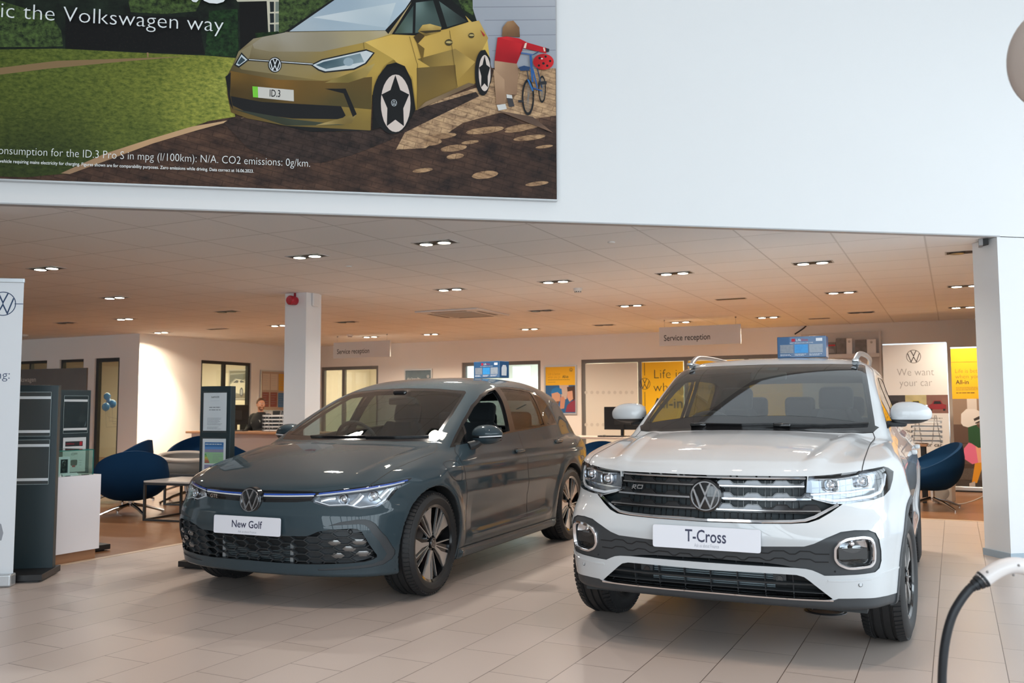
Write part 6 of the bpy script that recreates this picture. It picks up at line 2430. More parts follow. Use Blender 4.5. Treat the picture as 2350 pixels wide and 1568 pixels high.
# ---- tub chairs on four-star feet
def tub_chair(name, label, p, rz, body, zb=0.17, zt=0.74, rim=None, w=0.39, legs=True, front=0.36, group=None):
	"""upholstered shell, tall at the back and lower at the front, on a steel pedestal; local +Y is the back"""
	root = thing(name, label, 'chair', (0, 0, 0), 0, group)
	s = MB().m(body, True)
	nu, nv = 48, 12
	vs = []
	def rimz(a):
		k = 0.5 + 0.5 * math.sin(a)                    # 1 at the back, 0 at the front
		return zb + (zt - zb) * (front + (1 - front) * k ** 1.15)
	for layer in (0, 1):
		for j in range(nv):
			t = j / (nv - 1)
			for i in range(nu):
				a = 2 * PI * i / nu
				if layer == 0:
					r = (0.10 + (w - 0.10) * math.sin(min(1.0, t * 1.25) * PI / 2) ** 0.8) * (1 - 0.05 * max(0, t - 0.8) / 0.2)
					z = zb + (rimz(a) - zb) * (t ** 1.5)
				else:
					tt = 1 - t
					r = max(0.02, (w - 0.055) * (0.35 + 0.65 * min(1, tt * 1.5) ** 0.6) if tt > 0 else 0.02)
					seat = zb + 0.24
					z = seat + (max(rimz(a), seat + 0.02) - seat) * tt ** 1.4 + 0.0
					if t == 0:
						z = rimz(a) + 0.004
				sx = 1.04 + 0.0 * a
				vs.append((r * math.cos(a) * sx, r * math.sin(a) * (0.92 if math.sin(a) > 0 else 0.98), z))
	fs = []
	for j in range(2 * nv - 1):
		for i in range(nu):
			i2 = (i + 1) % nu
			fs.append((j * nu + i, j * nu + i2, (j + 1) * nu + i2, (j + 1) * nu + i))
	fs += [list(range(nu))[::-1], [(2 * nv - 1) * nu + i for i in range(nu)]]
	s.add(vs, fs)
	o = s.build('shell', None, root)
	if rim:
		r_ = MB().m(rim, True)
		r_.tube([(w * 0.95 * math.cos(a) * 1.03, w * 0.95 * math.sin(a) * 0.95, rimz(a) + 0.004) for a in np.linspace(0, 2 * PI, 48, endpoint=False)], 0.028, 8, closed=True)
		r_.build('padded_rim', None, root)
	b = MB().m(STEEL, True)
	b.cyl((0, 0, 0.10), (0, 0, zb + 0.06), 0.030, 0.030, 20)
	b.build('pedestal', None, root)
	for k in range(4):
		a = R(20) + k * PI / 2
		l = MB().m(STEEL, True)
		l.tube([(0.02 * math.cos(a), 0.02 * math.sin(a), 0.125), (0.20 * math.cos(a), 0.20 * math.sin(a), 0.085), (0.385 * math.cos(a), 0.385 * math.sin(a), 0.020)], [0.020, 0.017, 0.013], 8)
		l.cyl((0.375 * math.cos(a), 0.375 * math.sin(a), 0), (0.375 * math.cos(a), 0.375 * math.sin(a), 0.02), 0.014, n=10)
		l.build('leg', None, root)
	root.location = p
	root.rotation_euler = (0, 0, rz)
	return root

g = 'blue tub chairs'
p = onz(300, 1183, 0)
tub_chair('tub_chair', 'blue tub chair with its rounded back to us, right of the white counter', p, R(232), BLUE, group=g)
p = onz(300, 1152, 0)
tub_chair('tub_chair', 'blue tub chair behind the nearest blue one, its high side to the right', (p.x - 0.15, p.y, 0), R(-60), BLUE, 0.2, 0.80, group=g)
p = onz(440, 1128, 0)
tub_chair('tub_chair', 'blue tub chair by the cream wall, left of the stand with the price sheet', p, R(20), BLUE, 0.22, 0.80, group=g)
p = onz(545, 1132, 0)
tub_chair('tub_chair', 'blue tub chair mostly hidden between the price stand and the grey car', (p.x, p.y, 0), R(160), BLUE, 0.22, 0.76, group=g)
p = onz(428, 1152, 0)
tub_chair('lounge_chair', 'grey tub chair with a cream padded rim, left of the price stand', (p.x, p.y, 0), R(60), mat('chair_grey', (0.20, 0.19, 0.18), 0.85), 0.24, 0.62, mat('chair_cream', (0.62, 0.56, 0.50), 0.7), 0.36, front=0.8)
p = onz(1366, 1150, 0)
tub_chair('tub_chair', 'blue tub chair seen between the tail of the grey car and the white car', (p.x, p.y, 0), R(0), BLUE, 0.22, 0.76, group=g)
p = onz(2140, 1168, 0)
tub_chair('tub_chair', 'blue tub chair in front of the yellow and white banners at the right', p, R(-70), BLUE, 0.22, 0.78, group=g)

# ---- low black-framed tables
def low_table(p, w, d, h, rz, label, top):
	root = thing('coffee_table', label, 'table', p, 0)
	Q = Matrix.Translation(p) @ Matrix.Rotation(rz, 4, 'Z')
	t = MB().m(top)
	t.box((-w / 2, -d / 2, h - 0.02), (w / 2, d / 2, h), Q, 0.004)
	t.build('table_top', None, root)
	for sx in (-1, 1):
		for sy in (-1, 1):
			l = MB().m(DKMETAL)
			x, y = sx * (w / 2 - 0.012), sy * (d / 2 - 0.012)
			l.box((x - 0.012, y - 0.012, 0), (x + 0.012, y + 0.012, h - 0.02), Q)
			l.build('leg', None, root)
	f = MB().m(DKMETAL)
	for a, c in (((-w / 2, -d / 2, h - 0.045), (w / 2, -d / 2 + 0.024, h - 0.02)), ((-w / 2, d / 2 - 0.024, h - 0.045), (w / 2, d / 2, h - 0.02)), ((-w / 2, -d / 2, 0.0), (w / 2, -d / 2 + 0.020, 0.02)), ((-w / 2, d / 2 - 0.02, 0.0), (w / 2, d / 2, 0.02)), ((-w / 2, -d / 2, 0.0), (-w / 2 + 0.02, d / 2, 0.02)), ((w / 2 - 0.02, -d / 2, 0.0), (w / 2, d / 2, 0.02))):
		f.box(a, c, Q)
	f.build('frame', None, root)

p = onz(335, 1165, 0)
low_table(Vector((p.x + 0.30, p.y + 0.55, 0)), 0.70, 0.45, 0.40, R(8), 'low black-framed table behind the nearest blue chair', mat('table_dark', (0.05, 0.045, 0.04), 0.3))
p = onz(425, 1190, 0)
low_table(Vector((p.x, p.y, 0)), 0.62, 0.62, 0.43, R(8), 'low square table with a pale top and black frame, behind the grey car', mat('table_pale', (0.55, 0.52, 0.50), 0.2))

# ---- roll-up banners at the right
def banner(x0, x1, y, ztop, label, paint_fn, deg=0):
	w = x1 - x0
	root = thing('roll_up_banner', label, 'banner', ((x0 + x1) / 2, y, 0))
	Q = facing((x0, y, 0), deg)
	b = MB()
	paint_fn(b, Q, w, ztop)
	b.build('printed_sheet', None, root)
	s = MB().m(mat('banner_base', (0.60, 0.62, 0.64), 0.3, 0.7))
	s.box((-0.01, 0.0, -0.09), (w + 0.01, 0.075, 0.05), Q, 0.012)
	s.m(DKMETAL)
	s.box((-0.02, 0.0, -0.10), (w + 0.02, 0.022, 0.06), Q)
	s.build('base', None, root)
	s = MB().m(STEEL)
	s.box((-0.002, ztop - 0.012, -0.010), (w + 0.002, ztop + 0.008, 0.004), Q)
	s.box((w - 0.004, 0.05, -0.016), (w + 0.010, ztop, -0.004), Q)
	s.build('support_pole', None, root)

def white_banner(b, Q, w, h):
	b.m(mat('banner_white', (0.76, 0.78, 0.81), 0.55))
	b.box((0, 0.07, -0.003), (w, h, 0.0), Q)
	b.m(INK)
	vw_mark(b, 0.098, Q @ Matrix.Translation((w * 0.49, h - 0.19, 0.001)), 0, 0.07, 0.11)
	b.m(INKG)
	put_text(b, 'We want', 0.155, Q @ Matrix.Translation((w * 0.215, h - 0.47, 0.001)), -0.014, fit=w * 0.58)
	put_text(b, 'your car', 0.155, Q @ Matrix.Translation((w * 0.25, h - 0.625, 0.001)), -0.014, fit=w * 0.51)
	for i, (c, cc) in enumerate((((0.03, 0.03, 0.035), (0.02, 0.02, 0.022)), ((0.35, 0.32, 0.18), (0.50, 0.42, 0.05)), ((0.16, 0.08, 0.07), (0.28, 0.02, 0.03)))):
		b.m(mat('banner_photo_%s' % 'abc'[i], c, 0.5, noise=(9, tuple(q * 1.8 for q in c))))
		quad(b, Q, w * i / 3, h - 1.02, w * (i + 1) / 3, h - 0.755, 0.001)
		b.m(mat('banner_car_%s' % 'abc'[i], cc, 0.4))
		cx = w * (i + 0.5) / 3
		shape(b, Q, [(cx - 0.11, h - 0.965), (cx + 0.11, h - 0.965), (cx + 0.115, h - 0.90), (cx + 0.07, h - 0.885), (cx + 0.045, h - 0.835), (cx - 0.045, h - 0.835), (cx - 0.075, h - 0.885), (cx - 0.115, h - 0.90)], 0.0014)
		b.m(INK)
		shape(b, Q, [(cx - 0.055, h - 0.886), (cx + 0.055, h - 0.886), (cx + 0.038, h - 0.845), (cx - 0.038, h - 0.845)], 0.0017)
		quad(b, Q, cx - 0.10, h - 0.985, cx - 0.07, h - 0.955, 0.0017)
		quad(b, Q, cx + 0.07, h - 0.985, cx + 0.10, h - 0.955, 0.0017)
	b.m(INKG)
	lines(b, Q @ Matrix.Translation((0, 0, 0.001)), w * 0.12, w * 0.92, h - 1.10, 2, 0.055, 0.014, 0.15, 21)
	lines(b, Q @ Matrix.Translation((0, 0, 0.001)), w * 0.12, w * 0.92, h - 1.38, 1, 0.05, 0.010, 0.15, 22)
	b.m(INK)
	put_text(b, 'Sell your car', 0.075, Q @ Matrix.Translation((w * 0.12, h - 1.30, 0.001)), 0.012, fit=w * 0.48)
	put_text(b, 'Change your car', 0.075, Q @ Matrix.Translation((w * 0.22, h - 1.50, 0.001)), 0.012, fit=w * 0.66)

def yellow_banner(b, Q, w, h):
	b.m(mat('banner_room', srgb(150, 128, 112), 0.55))
	b.box((0, 0.07, -0.003), (w, h, 0.0), Q)
	b.m(mat('banner_yellow', srgb(240, 186, 30), 0.5))
	quad(b, Q, 0, h - 0.735, w, h, 0.001)
	b.m(INK)
	vw_mark(b, 0.052, Q @ Matrix.Translation((w * 0.76, h - 0.21, 0.0015)), 0, 0.08, 0.12)
	quad(b, Q, 0, h - 0.212, w * 0.66, h - 0.208, 0.0015)
	quad(b, Q, w * 0.86, h - 0.212, w, h - 0.208, 0.0015)
	b.m(mat('ink_brown', (0.20, 0.13, 0.03), 0.5))
	put_text(b, 'Life is better', 0.085, Q @ Matrix.Translation((w * 0.075, h - 0.365, 0.0015)), -0.012, fit=w * 0.60)
	put_text(b, 'when you go', 0.085, Q @ Matrix.Translation((w * 0.075, h - 0.445, 0.0015)), -0.012, fit=w * 0.67)
	b.m(INK)
	put_text(b, 'All-in', 0.085, Q @ Matrix.Translation((w * 0.085, h - 0.525, 0.0015)), 0.014, fit=w * 0.27)
	b.m(mat('ink_brown', (0.20, 0.13, 0.03), 0.5))
	lines(b, Q @ Matrix.Translation((0, 0, 0.0015)), w * 0.085, w * 0.80, h - 0.575, 3, 0.018, 0.006, 0.25, 31)
	b.m(INK)
	lines(b, Q @ Matrix.Translation((0, 0, 0.0015)), w * 0.085, w * 0.48, h - 0.655, 1, 0.02, 0.010, 0.1, 32)
	# the printed room: curtain, sofa, rug
	for i in range(6):
		b.m(mat('curtain_%s' % 'ab'[i % 2], srgb(196, 170, 146) if i % 2 else srgb(172, 144, 120), 0.6))
		quad(b, Q, w * (0.62 + 0.055 * i), h - 1.10, w * (0.62 + 0.055 * (i + 1)), h - 0.735, 0.0014)
	b.m(mat('curtain_light', srgb(214, 206, 200), 0.6))
	quad(b, Q, w * 0.30, h - 1.0, w * 0.50, h - 0.735, 0.0012)
	quad(b, Q, w * 0.93, h - 1.08, w, h - 0.735, 0.0015)
	b.m(mat('sofa_brown', srgb(98, 76, 66), 0.6))
	shape(b, Q, [(0, h - 1.10), (w * 0.6, h - 1.10), (w * 0.97, h - 1.05), (w * 0.97, h - 1.72), (0, h - 1.72)], 0.0016)
	b.m(mat('sofa_shade', srgb(74, 56, 50), 0.6))
	quad(b, Q, 0, h - 1.375, w * 0.97, h - 1.36, 0.0017)
	quad(b, Q, 0, h - 1.72, w * 0.97, h - 1.66, 0.0017)
	b.m(mat('rug_grey', srgb(112, 102, 96), 0.7, noise=(40, srgb(70, 62, 58))))
	quad(b, Q, 0, 0.16, w, h - 1.72, 0.0016)
	b.m(mat('rug_dark', srgb(70, 62, 58), 0.6))
	quad(b, Q, 0, 0.07, w, 0.17, 0.0016)
	# the printed child in a helmet and tutu
	S_ = lambda x, y: (w * x, h - y)
	def sh(col, pts, z, nm):
		b.m(mat('print_' + nm, srgb(*col), 0.55))
		shape(b, Q, [S_(*p) for p in pts], z)
	sh((232, 160, 40), [(0.42, 1.62), (0.60, 1.62), (0.44, 1.92), (0.33, 1.93)], 0.0020, 'tights')
	sh((232, 160, 40), [(0.56, 1.62), (0.72, 1.62), (0.70, 1.97), (0.58, 1.97)], 0.0020, 'tights')
	sh((196, 186, 180), [(0.28, 1.93), (0.40, 1.90), (0.40, 2.02), (0.28, 2.02)], 0.0021, 'sock')
	sh((196, 186, 180), [(0.58, 1.97), (0.70, 1.97), (0.72, 2.04), (0.58, 2.03)], 0.0021, 'sock')
	sh((236, 120, 158), [(0.30, 1.36), (0.70, 1.40), (0.96, 1.54), (0.90, 1.62), (0.72, 1.66), (0.55, 1.62), (0.36, 1.66), (0.18, 1.58), (0.20, 1.44)], 0.0022, 'tutu')
	sh((246, 180, 150), [(0.44, 1.40), (0.60, 1.42), (0.62, 1.62), (0.48, 1.64)], 0.0024, 'tutu_light')
	sh((222, 84, 138), [(0.66, 1.42), (0.94, 1.54), (0.86, 1.62), (0.70, 1.60)], 0.0024, 'tutu_deep')
	sh((34, 84, 50), [(0.30, 1.12), (0.46, 1.10), (0.60, 1.20), (0.62, 1.30), (0.72, 1.40), (0.50, 1.43), (0.30, 1.34)], 0.0026, 'shirt')
	sh((214, 160, 132), [(0.56, 1.27), (0.60, 1.06), (0.68, 1.04), (0.71, 1.12), (0.68, 1.30), (0.60, 1.32)], 0.0028, 'arm')
	sh((206, 150, 122), [(0.52, 1.06), (0.60, 1.00), (0.66, 1.04), (0.60, 1.12)], 0.0029, 'hand')
	sh((228, 224, 222), [(0.16, 1.08), (0.17, 0.95), (0.28, 0.88), (0.46, 0.88), (0.60, 0.93), (0.64, 0.99), (0.52, 1.02), (0.48, 1.10), (0.30, 1.14), (0.20, 1.12)], 0.0030, 'helmet')
	sh((60, 54, 52), [(0.42, 1.02), (0.54, 0.98), (0.62, 1.00), (0.56, 1.06), (0.46, 1.09)], 0.0031, 'helmet_gap')
	sh((228, 224, 222), [(0.44, 1.05), (0.62, 1.005), (0.62, 1.02), (0.45, 1.075)], 0.0033, 'helmet')

banner(-0.92, -0.07, 14.3, 2.13, 'white banner reading We want your car, beside the yellow banner', white_banner)
banner(-0.015, 0.60, 14.28, 2.05, 'yellow-topped banner with a child in a helmet and pink tutu', yellow_banner, -2)

# ---- speaker and its cable
p = onz(2163, 1157, 0)
root = thing('loudspeaker', 'small white box loudspeaker on the wooden floor under the yellow banner', 'speaker', (p.x, p.y, 0))
Q = facing((p.x, p.y, 0.02), -14)
b = MB().m(mat('speaker_white', (0.66, 0.62, 0.58), 0.5))
b.box((-0.13, 0, -0.20), (0.11, 0.27, 0.0), Q, 0.02)
b.build('cabinet', None, root)
b = MB().m(mat('speaker_grille', (0.36, 0.33, 0.31), 0.7), True)
b.lathe([(0, 0.004), (0.085, 0.004), (0.09, 0.0)], 32, Q @ Matrix.Translation((-0.005, 0.12, 0.0)))
b.build('cone_cover', None, root)
b = MB().m(INK, True)
b.lathe([(0, 0.003), (0.013, 0.003), (0.014, 0)], 16, Q @ Matrix.Translation((0.02, 0.235, 0)))
b.build('handle', None, root)
for x in (-0.09, 0.07):
	b = MB().m(mat('speaker_white', (0.66, 0.62, 0.58), 0.5))
	b.box((x, -0.02, -0.16), (x + 0.03, 0.002, -0.03), Q)
	b.build('foot', None, root)
pts = []
for px, py, z in ((2182, 1154, 0.03), (2205, 1157, 0.006), (2240, 1147, 0.006), (2270, 1130, 0.02), (2295, 1108, 0.16), (2310, 1094, 0.26)):
	a = onz(px, py, z)
	pts.append(a if z < 0.1 else ony(px, py, 13.4))
b = MB().m(mat('cable_white', (0.70, 0.68, 0.66), 0.5), True)
sweep_tube(b, pts, 0.006, 8)
tag(b.build('power_cable'), 'thin white cable running from the loudspeaker to the white column', 'cable')

# ---- desk with letter trays at the right, behind the white car
def letter_tray(p, deg, n, label, w=0.36, d=0.26):
	root = thing('letter_tray', label, 'letter tray', p)
	Q = frame_M(Vector(p), (math.cos(R(deg)), math.sin(R(deg)), 0), (-math.sin(R(deg)), math.cos(R(deg)), 0))
	for i in range(n):
		b = MB().m(mat('tray_wire', (0.45, 0.45, 0.46), 0.35, 0.8))
		z = 0.012 + i * 0.062
		b.box((-w / 2, -d / 2, z), (w / 2, d / 2, z + 0.004), Q)
		for a, c in (((-w / 2, -d / 2, z), (-w / 2 + 0.005, d / 2, z + 0.03)), ((w / 2 - 0.005, -d / 2, z), (w / 2, d / 2, z + 0.03)), ((-w / 2, d / 2 - 0.005, z), (w / 2, d / 2, z + 0.03))):
			b.box(a, c, Q)
		t = b.build('shelf', None, root)
		pp = MB().m(PAPER)
		pp.box((-w / 2 + 0.02, -d / 2 + 0.005, z + 0.005), (w / 2 - 0.02, d / 2 - 0.02, z + 0.016), Q)
		pp.build('papers', None, root)
	f = MB().m(mat('tray_wire', (0.45, 0.45, 0.46), 0.35, 0.8), True)
	for sx in (-1, 1):
		x = sx * w * 0.30
		top = n * 0.062 + 0.05
		f.tube([Q @ Vector((x - 0.05, -d / 2, 0.004)), Q @ Vector((x - 0.008, -d / 2, top)), Q @ Vector((x + 0.008, -d / 2, top)), Q @ Vector((x + 0.05, -d / 2, 0.004))], 0.0035, 6)
		f.tube([Q @ Vector((x - 0.05, d / 2, 0.004)), Q @ Vector((x - 0.008, d / 2, top)), Q @ Vector((x + 0.008, d / 2, top)), Q @ Vector((x + 0.05, d / 2, 0.004))], 0.0035, 6)
	f.build('wire_frame', None, root)

def desk(x0, x1, y0, y1, h, label, top, front=None):
	root = thing('desk', label, 'desk', ((x0 + x1) / 2, (y0 + y1) / 2, 0))
	b = MB().m(top)
	b.box((x0, y0, h - 0.03), (x1, y1, h), None, 0.004)
	b.build('desk_top', None, root)
	for x, y in ((x0 + 0.05, y0 + 0.05), (x1 - 0.05, y0 + 0.05), (x0 + 0.05, y1 - 0.05), (x1 - 0.05, y1 - 0.05)):
		l = MB().m(DKMETAL)
		l.box((x - 0.025, y - 0.025, 0), (x + 0.025, y + 0.025, h - 0.03))
		l.build('leg', None, root)
	if front:
		f = MB().m(front)
		f.box((x0 + 0.06, y0 + 0.03, 0.10), (x1 - 0.06, y0 + 0.05, h - 0.03))
		f.build('front_panel', None, root)

WOODT = mat('desk_wood', srgb(150, 112, 84), 0.4)
p = ony(2140, 1030, 12.6)
desk(-1.9, -0.32, 12.35, 13.1, 0.735, 'wooden desk behind the white car, under the We want your car banner', WOODT)
letter_tray((p.x - 0.06, 12.62, 0.735), 0, 5, 'stack of wire letter trays on the desk before the white banner')
b = MB().m(INK, False)
a = ony(2085, 1036, 12.2)
a.x -= 0.06
root = thing('desk_telephone', 'black desk telephone at the front of the desk with the wire trays', 'telephone', (a.x, 12.42, 0.735))
b.box((a.x - 0.10, 12.37, 0.735), (a.x + 0.10, 12.55, 0.775), None, 0.01)
b.build('body', None, root)
b = MB().m(INK, True)
b.box((a.x - 0.10, 12.38, 0.778), (a.x - 0.05, 12.54, 0.805), None, 0.012)
b.build('handset', None, root)

# ---- desk and monitor seen over the white car's bonnet
desk(-6.0, -4.1, 13.3, 14.1, 0.74, 'pale desk behind the blue chair, between the two cars', mat('desk_pale', (0.66, 0.58, 0.54), 0.4))
def monitor(p, deg, label, w=0.56, h=0.36, back=True):
	root = thing('computer_monitor', label, 'monitor', p)
	Q = facing(p, deg)
	b = MB().m(mat('monitor_black', (0.012, 0.013, 0.015), 0.35))
	b.box((-w / 2, 0.11, -0.02), (w / 2, 0.11 + h, 0.0), Q, 0.006)
	b.build('screen', None, root)
	b = MB().m(mat('monitor_dark', (0.02, 0.022, 0.025), 0.5))
	b.box((-w * 0.22, 0.19, 0.0), (w * 0.22, 0.11 + h * 0.72, 0.018), Q, 0.006)
	b.build('rear_cover', None, root)
	b = MB().m(mat('monitor_black', (0.012, 0.013, 0.015), 0.35), False)
	b.box((-0.025, 0.0, -0.01), (0.025, 0.22, 0.02), Q)
	b.box((-0.11, 0.0, -0.09), (0.11, 0.012, 0.09), Q, 0.004)
	b.build('stand', None, root)
	return root
a, c = ony(1386, 935, 13.7), ony(1472, 990, 13.7)
monitor(((a.x + c.x) / 2, 13.7, 0.74), 0, 'back of a black computer monitor beside the white car mirror', c.x - a.x, 0.37)
a = ony(1405, 996, 13.5)
b = MB().m(INK)
b.box((a.x - 0.22, 13.42, 0.74), (a.x + 0.22, 13.56, 0.762), None, 0.004)
tag(b.build('keyboard'), 'black keyboard lying on the pale desk below the monitor', 'keyboard')
a = ony(1388, 1010, 13.38)
b = MB().m(INK, True)
b.sphere((a.x, 13.36, 0.757), (0.032, 0.05, 0.017), 16)
tag(b.build('computer_mouse'), 'black computer mouse on the edge of the pale desk', 'mouse')

# ---- brochure rack on the back wall
a, c = ony(1838, 768, BACK_Y - 0.06), ony(2021, 766, BACK_Y - 0.06)
root = thing('brochure_rack', 'grey wall rack of brochures above the white car, left of the white banner', 'rack', ((a.x + c.x) / 2, BACK_Y, 1.2))
b = MB().m(mat('rack_grey', (0.56, 0.54, 0.53), 0.5))
b.box((a.x, BACK_Y - 0.05, 1.10), (c.x, BACK_Y - 0.001, a.z))
b.build('back_panel', None, root)
b = MB().m(mat('rack_rail', (0.66, 0.65, 0.65), 0.4))
b.box((c.x - 0.03, BACK_Y - 0.09, 1.10), (c.x, BACK_Y - 0.05, a.z + 0.01))
b.build('side_rail', None, root)
e = ony(1890, 817, BACK_Y - 0.10)
b = MB().m(mat('rack_rail', (0.66, 0.65, 0.65), 0.4))
b.box((a.x, BACK_Y - 0.14, e.z - 0.04), (c.x - 0.02, BACK_Y - 0.05, e.z - 0.015))
b.box((a.x, BACK_Y - 0.145, e.z - 0.04), (c.x - 0.02, BACK_Y - 0.138, e.z + 0.02))
b.build('ledge', None, root)
cov = mat('brochure_photo', (0.05, 0.05, 0.055), 0.3, noise=(14, (0.30, 0.30, 0.31)))
for x0, x1, yt, lab, kind in ((1888, 1918, 786, 'dark brochure with a red stripe, first from the left on the wall rack', 0), (1919, 1941, 777, 'grey photo brochure second from the left on the wall rack', 1), (1942, 1955, 777, 'white-spined brochure right beside the grey photo brochure', 2), (1962, 1988, 780, 'dark photo brochure second from the right end of the wall rack', 1), (1989, 2010, 779, 'white brochure with an emblem at the right end of the wall rack', 2)):
	q0, q1 = ony(x0, yt, BACK_Y - 0.11), ony(x1, yt, BACK_Y - 0.11)
	b = MB().m(PAPER if kind == 2 else cov)
	Q = facing((q0.x, BACK_Y - 0.125, e.z - 0.012), 0) @ Matrix.Rotation(R(-5), 4, 'X')
	w, h = q1.x - q0.x, q0.z - e.z + 0.012
	b.box((0, 0, -0.006), (w, h, 0.0), Q)
	if kind == 0:
		b.m(mat('logo_red', (0.50, 0.01, 0.03), 0.5))
		quad(b, Q, 0.01, h * 0.72, w - 0.01, h * 0.82, 0.0006)
		b.m(INKG)
		shape(b, Q, [(w * 0.1, h * 0.2), (w * 0.9, h * 0.25), (w * 0.8, h * 0.5), (w * 0.3, h * 0.55)], 0.0006)
	if kind == 2:
		b.m(INK)
		vw_mark(b, min(w, 0.06) * 0.30, Q @ Matrix.Translation((w / 2, h * 0.82, 0.0006)), 0, 0.1, 0.16)
	tag(b.build('brochure'), lab, 'brochure', 'brochures on the wall rack')
b = MB().m(INK, True)
q = [ony(1852, 745, BACK_Y - 0.02), ony(1846, 752, BACK_Y - 0.03), ony(1835, 760, BACK_Y - 0.02), ony(1824, 767, BACK_Y - 0.01)]
sweep_tube(b, q, 0.012, 8)
tag(b.build('wall_cable'), 'black cable drooping from the ceiling at the corner of the brochure rack', 'cable')

# ---- posters on the back wall
def framed(name, px0, py0, px1, py1, label, cat, fn, plane='y', at=BACK_Y - 0.012, fm=None, deg=0):
	if plane == 'y':
		a, c = ony(px0, py0, at), ony(px1, py1, at)
		w, h = c.x - a.x, a.z - c.z
		o = Vector((a.x, at, c.z))
		Q = facing(o, 0)
	else:
		a, c = onx(px0, py0, at), onx(px1, py1, at)
		w, h = c.y - a.y, a.z - c.z
		o = Vector((at, a.y, c.z))
		Q = frame_M(o, (0, 1, 0), (0, 0, 1))
	root = thing(name, label, cat, o)
	f = MB().m(fm or mat('alu_frame', (0.55, 0.54, 0.53), 0.35, 0.6))
	t = 0.028
	f.box((-t, -t, -0.008), (w + t, 0, 0.012), Q)
	f.box((-t, h, -0.008), (w + t, h + t, 0.012), Q)
	f.box((-t, 0, -0.008), (0, h, 0.012), Q)
	f.box((w, 0, -0.008), (w + t, h, 0.012), Q)
	f.build('frame', None, root)
	b = MB()
	fn(b, Q, w, h)
	b.build('print', None, root)

def poster_yellow(b, Q, w, h):
	b.m(mat('photo_blue', srgb(40, 96, 150), 0.4))
	b.box((0, 0, -0.004), (w, h, 0.0), Q)
	b.m(mat('banner_yellow', srgb(240, 186, 30), 0.5))
	quad(b, Q, 0, h * 0.60, w, h, 0.0008)
	b.m(INK)
	vw_mark(b, 0.035, Q @ Matrix.Translation((w * 0.86, h * 0.93, 0.0012)), 0, 0.1, 0.14)
	put_text(b, 'All-in', 0.075, Q @ Matrix.Translation((w * 0.57, h * 0.755, 0.0012)), 0.012, fit=w * 0.20)
	b.m(mat('ink_ochre', srgb(198, 140, 20), 0.5))
	put_text(b, 'Life is better', 0.075, Q @ Matrix.Translation((w * 0.08, h * 0.82, 0.0012)), -0.01, fit=w * 0.42)
	put_text(b, 'when you go', 0.075, Q @ Matrix.Translation((w * 0.08, h * 0.755, 0.0012)), -0.01, fit=w * 0.42)
	b.m(mat('ink_brown', (0.20, 0.13, 0.03), 0.5))
	lines(b, Q @ Matrix.Translation((0, 0, 0.0012)), w * 0.08, w * 0.85, h * 0.715, 1, 0.03, 0.008, 0.1, 41)
	lines(b, Q @ Matrix.Translation((0, 0, 0.0012)), w * 0.08, w * 0.35, h * 0.665, 1, 0.03, 0.006, 0.1, 42)
	def sh(col, pts, z, nm):
		b.m(mat('print_' + nm, srgb(*col), 0.5))
		shape(b, Q, [(w * x, h * y) for x, y in pts], z)
	sh((196, 178, 168), [(0.46, 0.60), (0.78, 0.60), (0.70, 0.30), (0.55, 0.28)], 0.0008, 'window')
	sh((30, 120, 190), [(0.16, 0.40), (0.22, 0.52), (0.38, 0.56), (0.54, 0.52), (0.56, 0.40), (0.40, 0.42)], 0.0010, 'wig')
	sh((206, 158, 132), [(0.20, 0.42), (0.40, 0.45), (0.50, 0.40), (0.48, 0.26), (0.36, 0.18), (0.22, 0.24)], 0.0012, 'face_one')
	sh((120, 84, 66), [(0.28, 0.24), (0.46, 0.26), (0.42, 0.17), (0.30, 0.15)], 0.0013, 'beard')
	sh((196, 140, 116), [(0.50, 0.34), (0.60, 0.36), (0.66, 0.28), (0.62, 0.10), (0.48, 0.08)], 0.0013, 'hands')
	sh((70, 48, 42), [(0.72, 0.56), (0.98, 0.58), (1.0, 0.30), (0.92, 0.26), (0.74, 0.44)], 0.0012, 'child_hair')
	sh((214, 164, 140), [(0.74, 0.46), (0.90, 0.48), (0.92, 0.30), (0.80, 0.24), (0.72, 0.34)], 0.0014, 'face_two')
	sh((140, 52, 76), [(0.66, 0.02), (1.0, 0.02), (1.0, 0.28), (0.84, 0.24), (0.72, 0.16)], 0.0015, 'top')
	sh((38, 42, 50), [(0.02, 0.02), (0.48, 0.02), (0.40, 0.16), (0.18, 0.22), (0.04, 0.12)], 0.0015, 'coat')

framed('wall_poster', 1252, 843, 1321, 948, 'framed poster, yellow above two printed faces, on the back wall', 'poster', poster_yellow)

def poster_blue(b, Q, w, h):
	b.m(mat('photo_steel', srgb(78, 98, 112), 0.4, noise=(5, srgb(120, 140, 150))))
	b.box((0, 0, -0.004), (w, h, 0.0), Q)
	b.m(PAPER)
	put_text(b, 'All-in Service Plan', 0.07, Q @ Matrix.Translation((w * 0.06, h * 0.80, 0.001)), 0.006, fit=w * 0.52)
	vw_mark(b, 0.03, Q @ Matrix.Translation((w * 0.88, h * 0.87, 0.001)), 0, 0.12, 0.16)
framed('wall_poster', 931, 851, 989, 960, 'framed grey-blue poster on the back wall behind the grey car roof', 'poster', poster_blue)

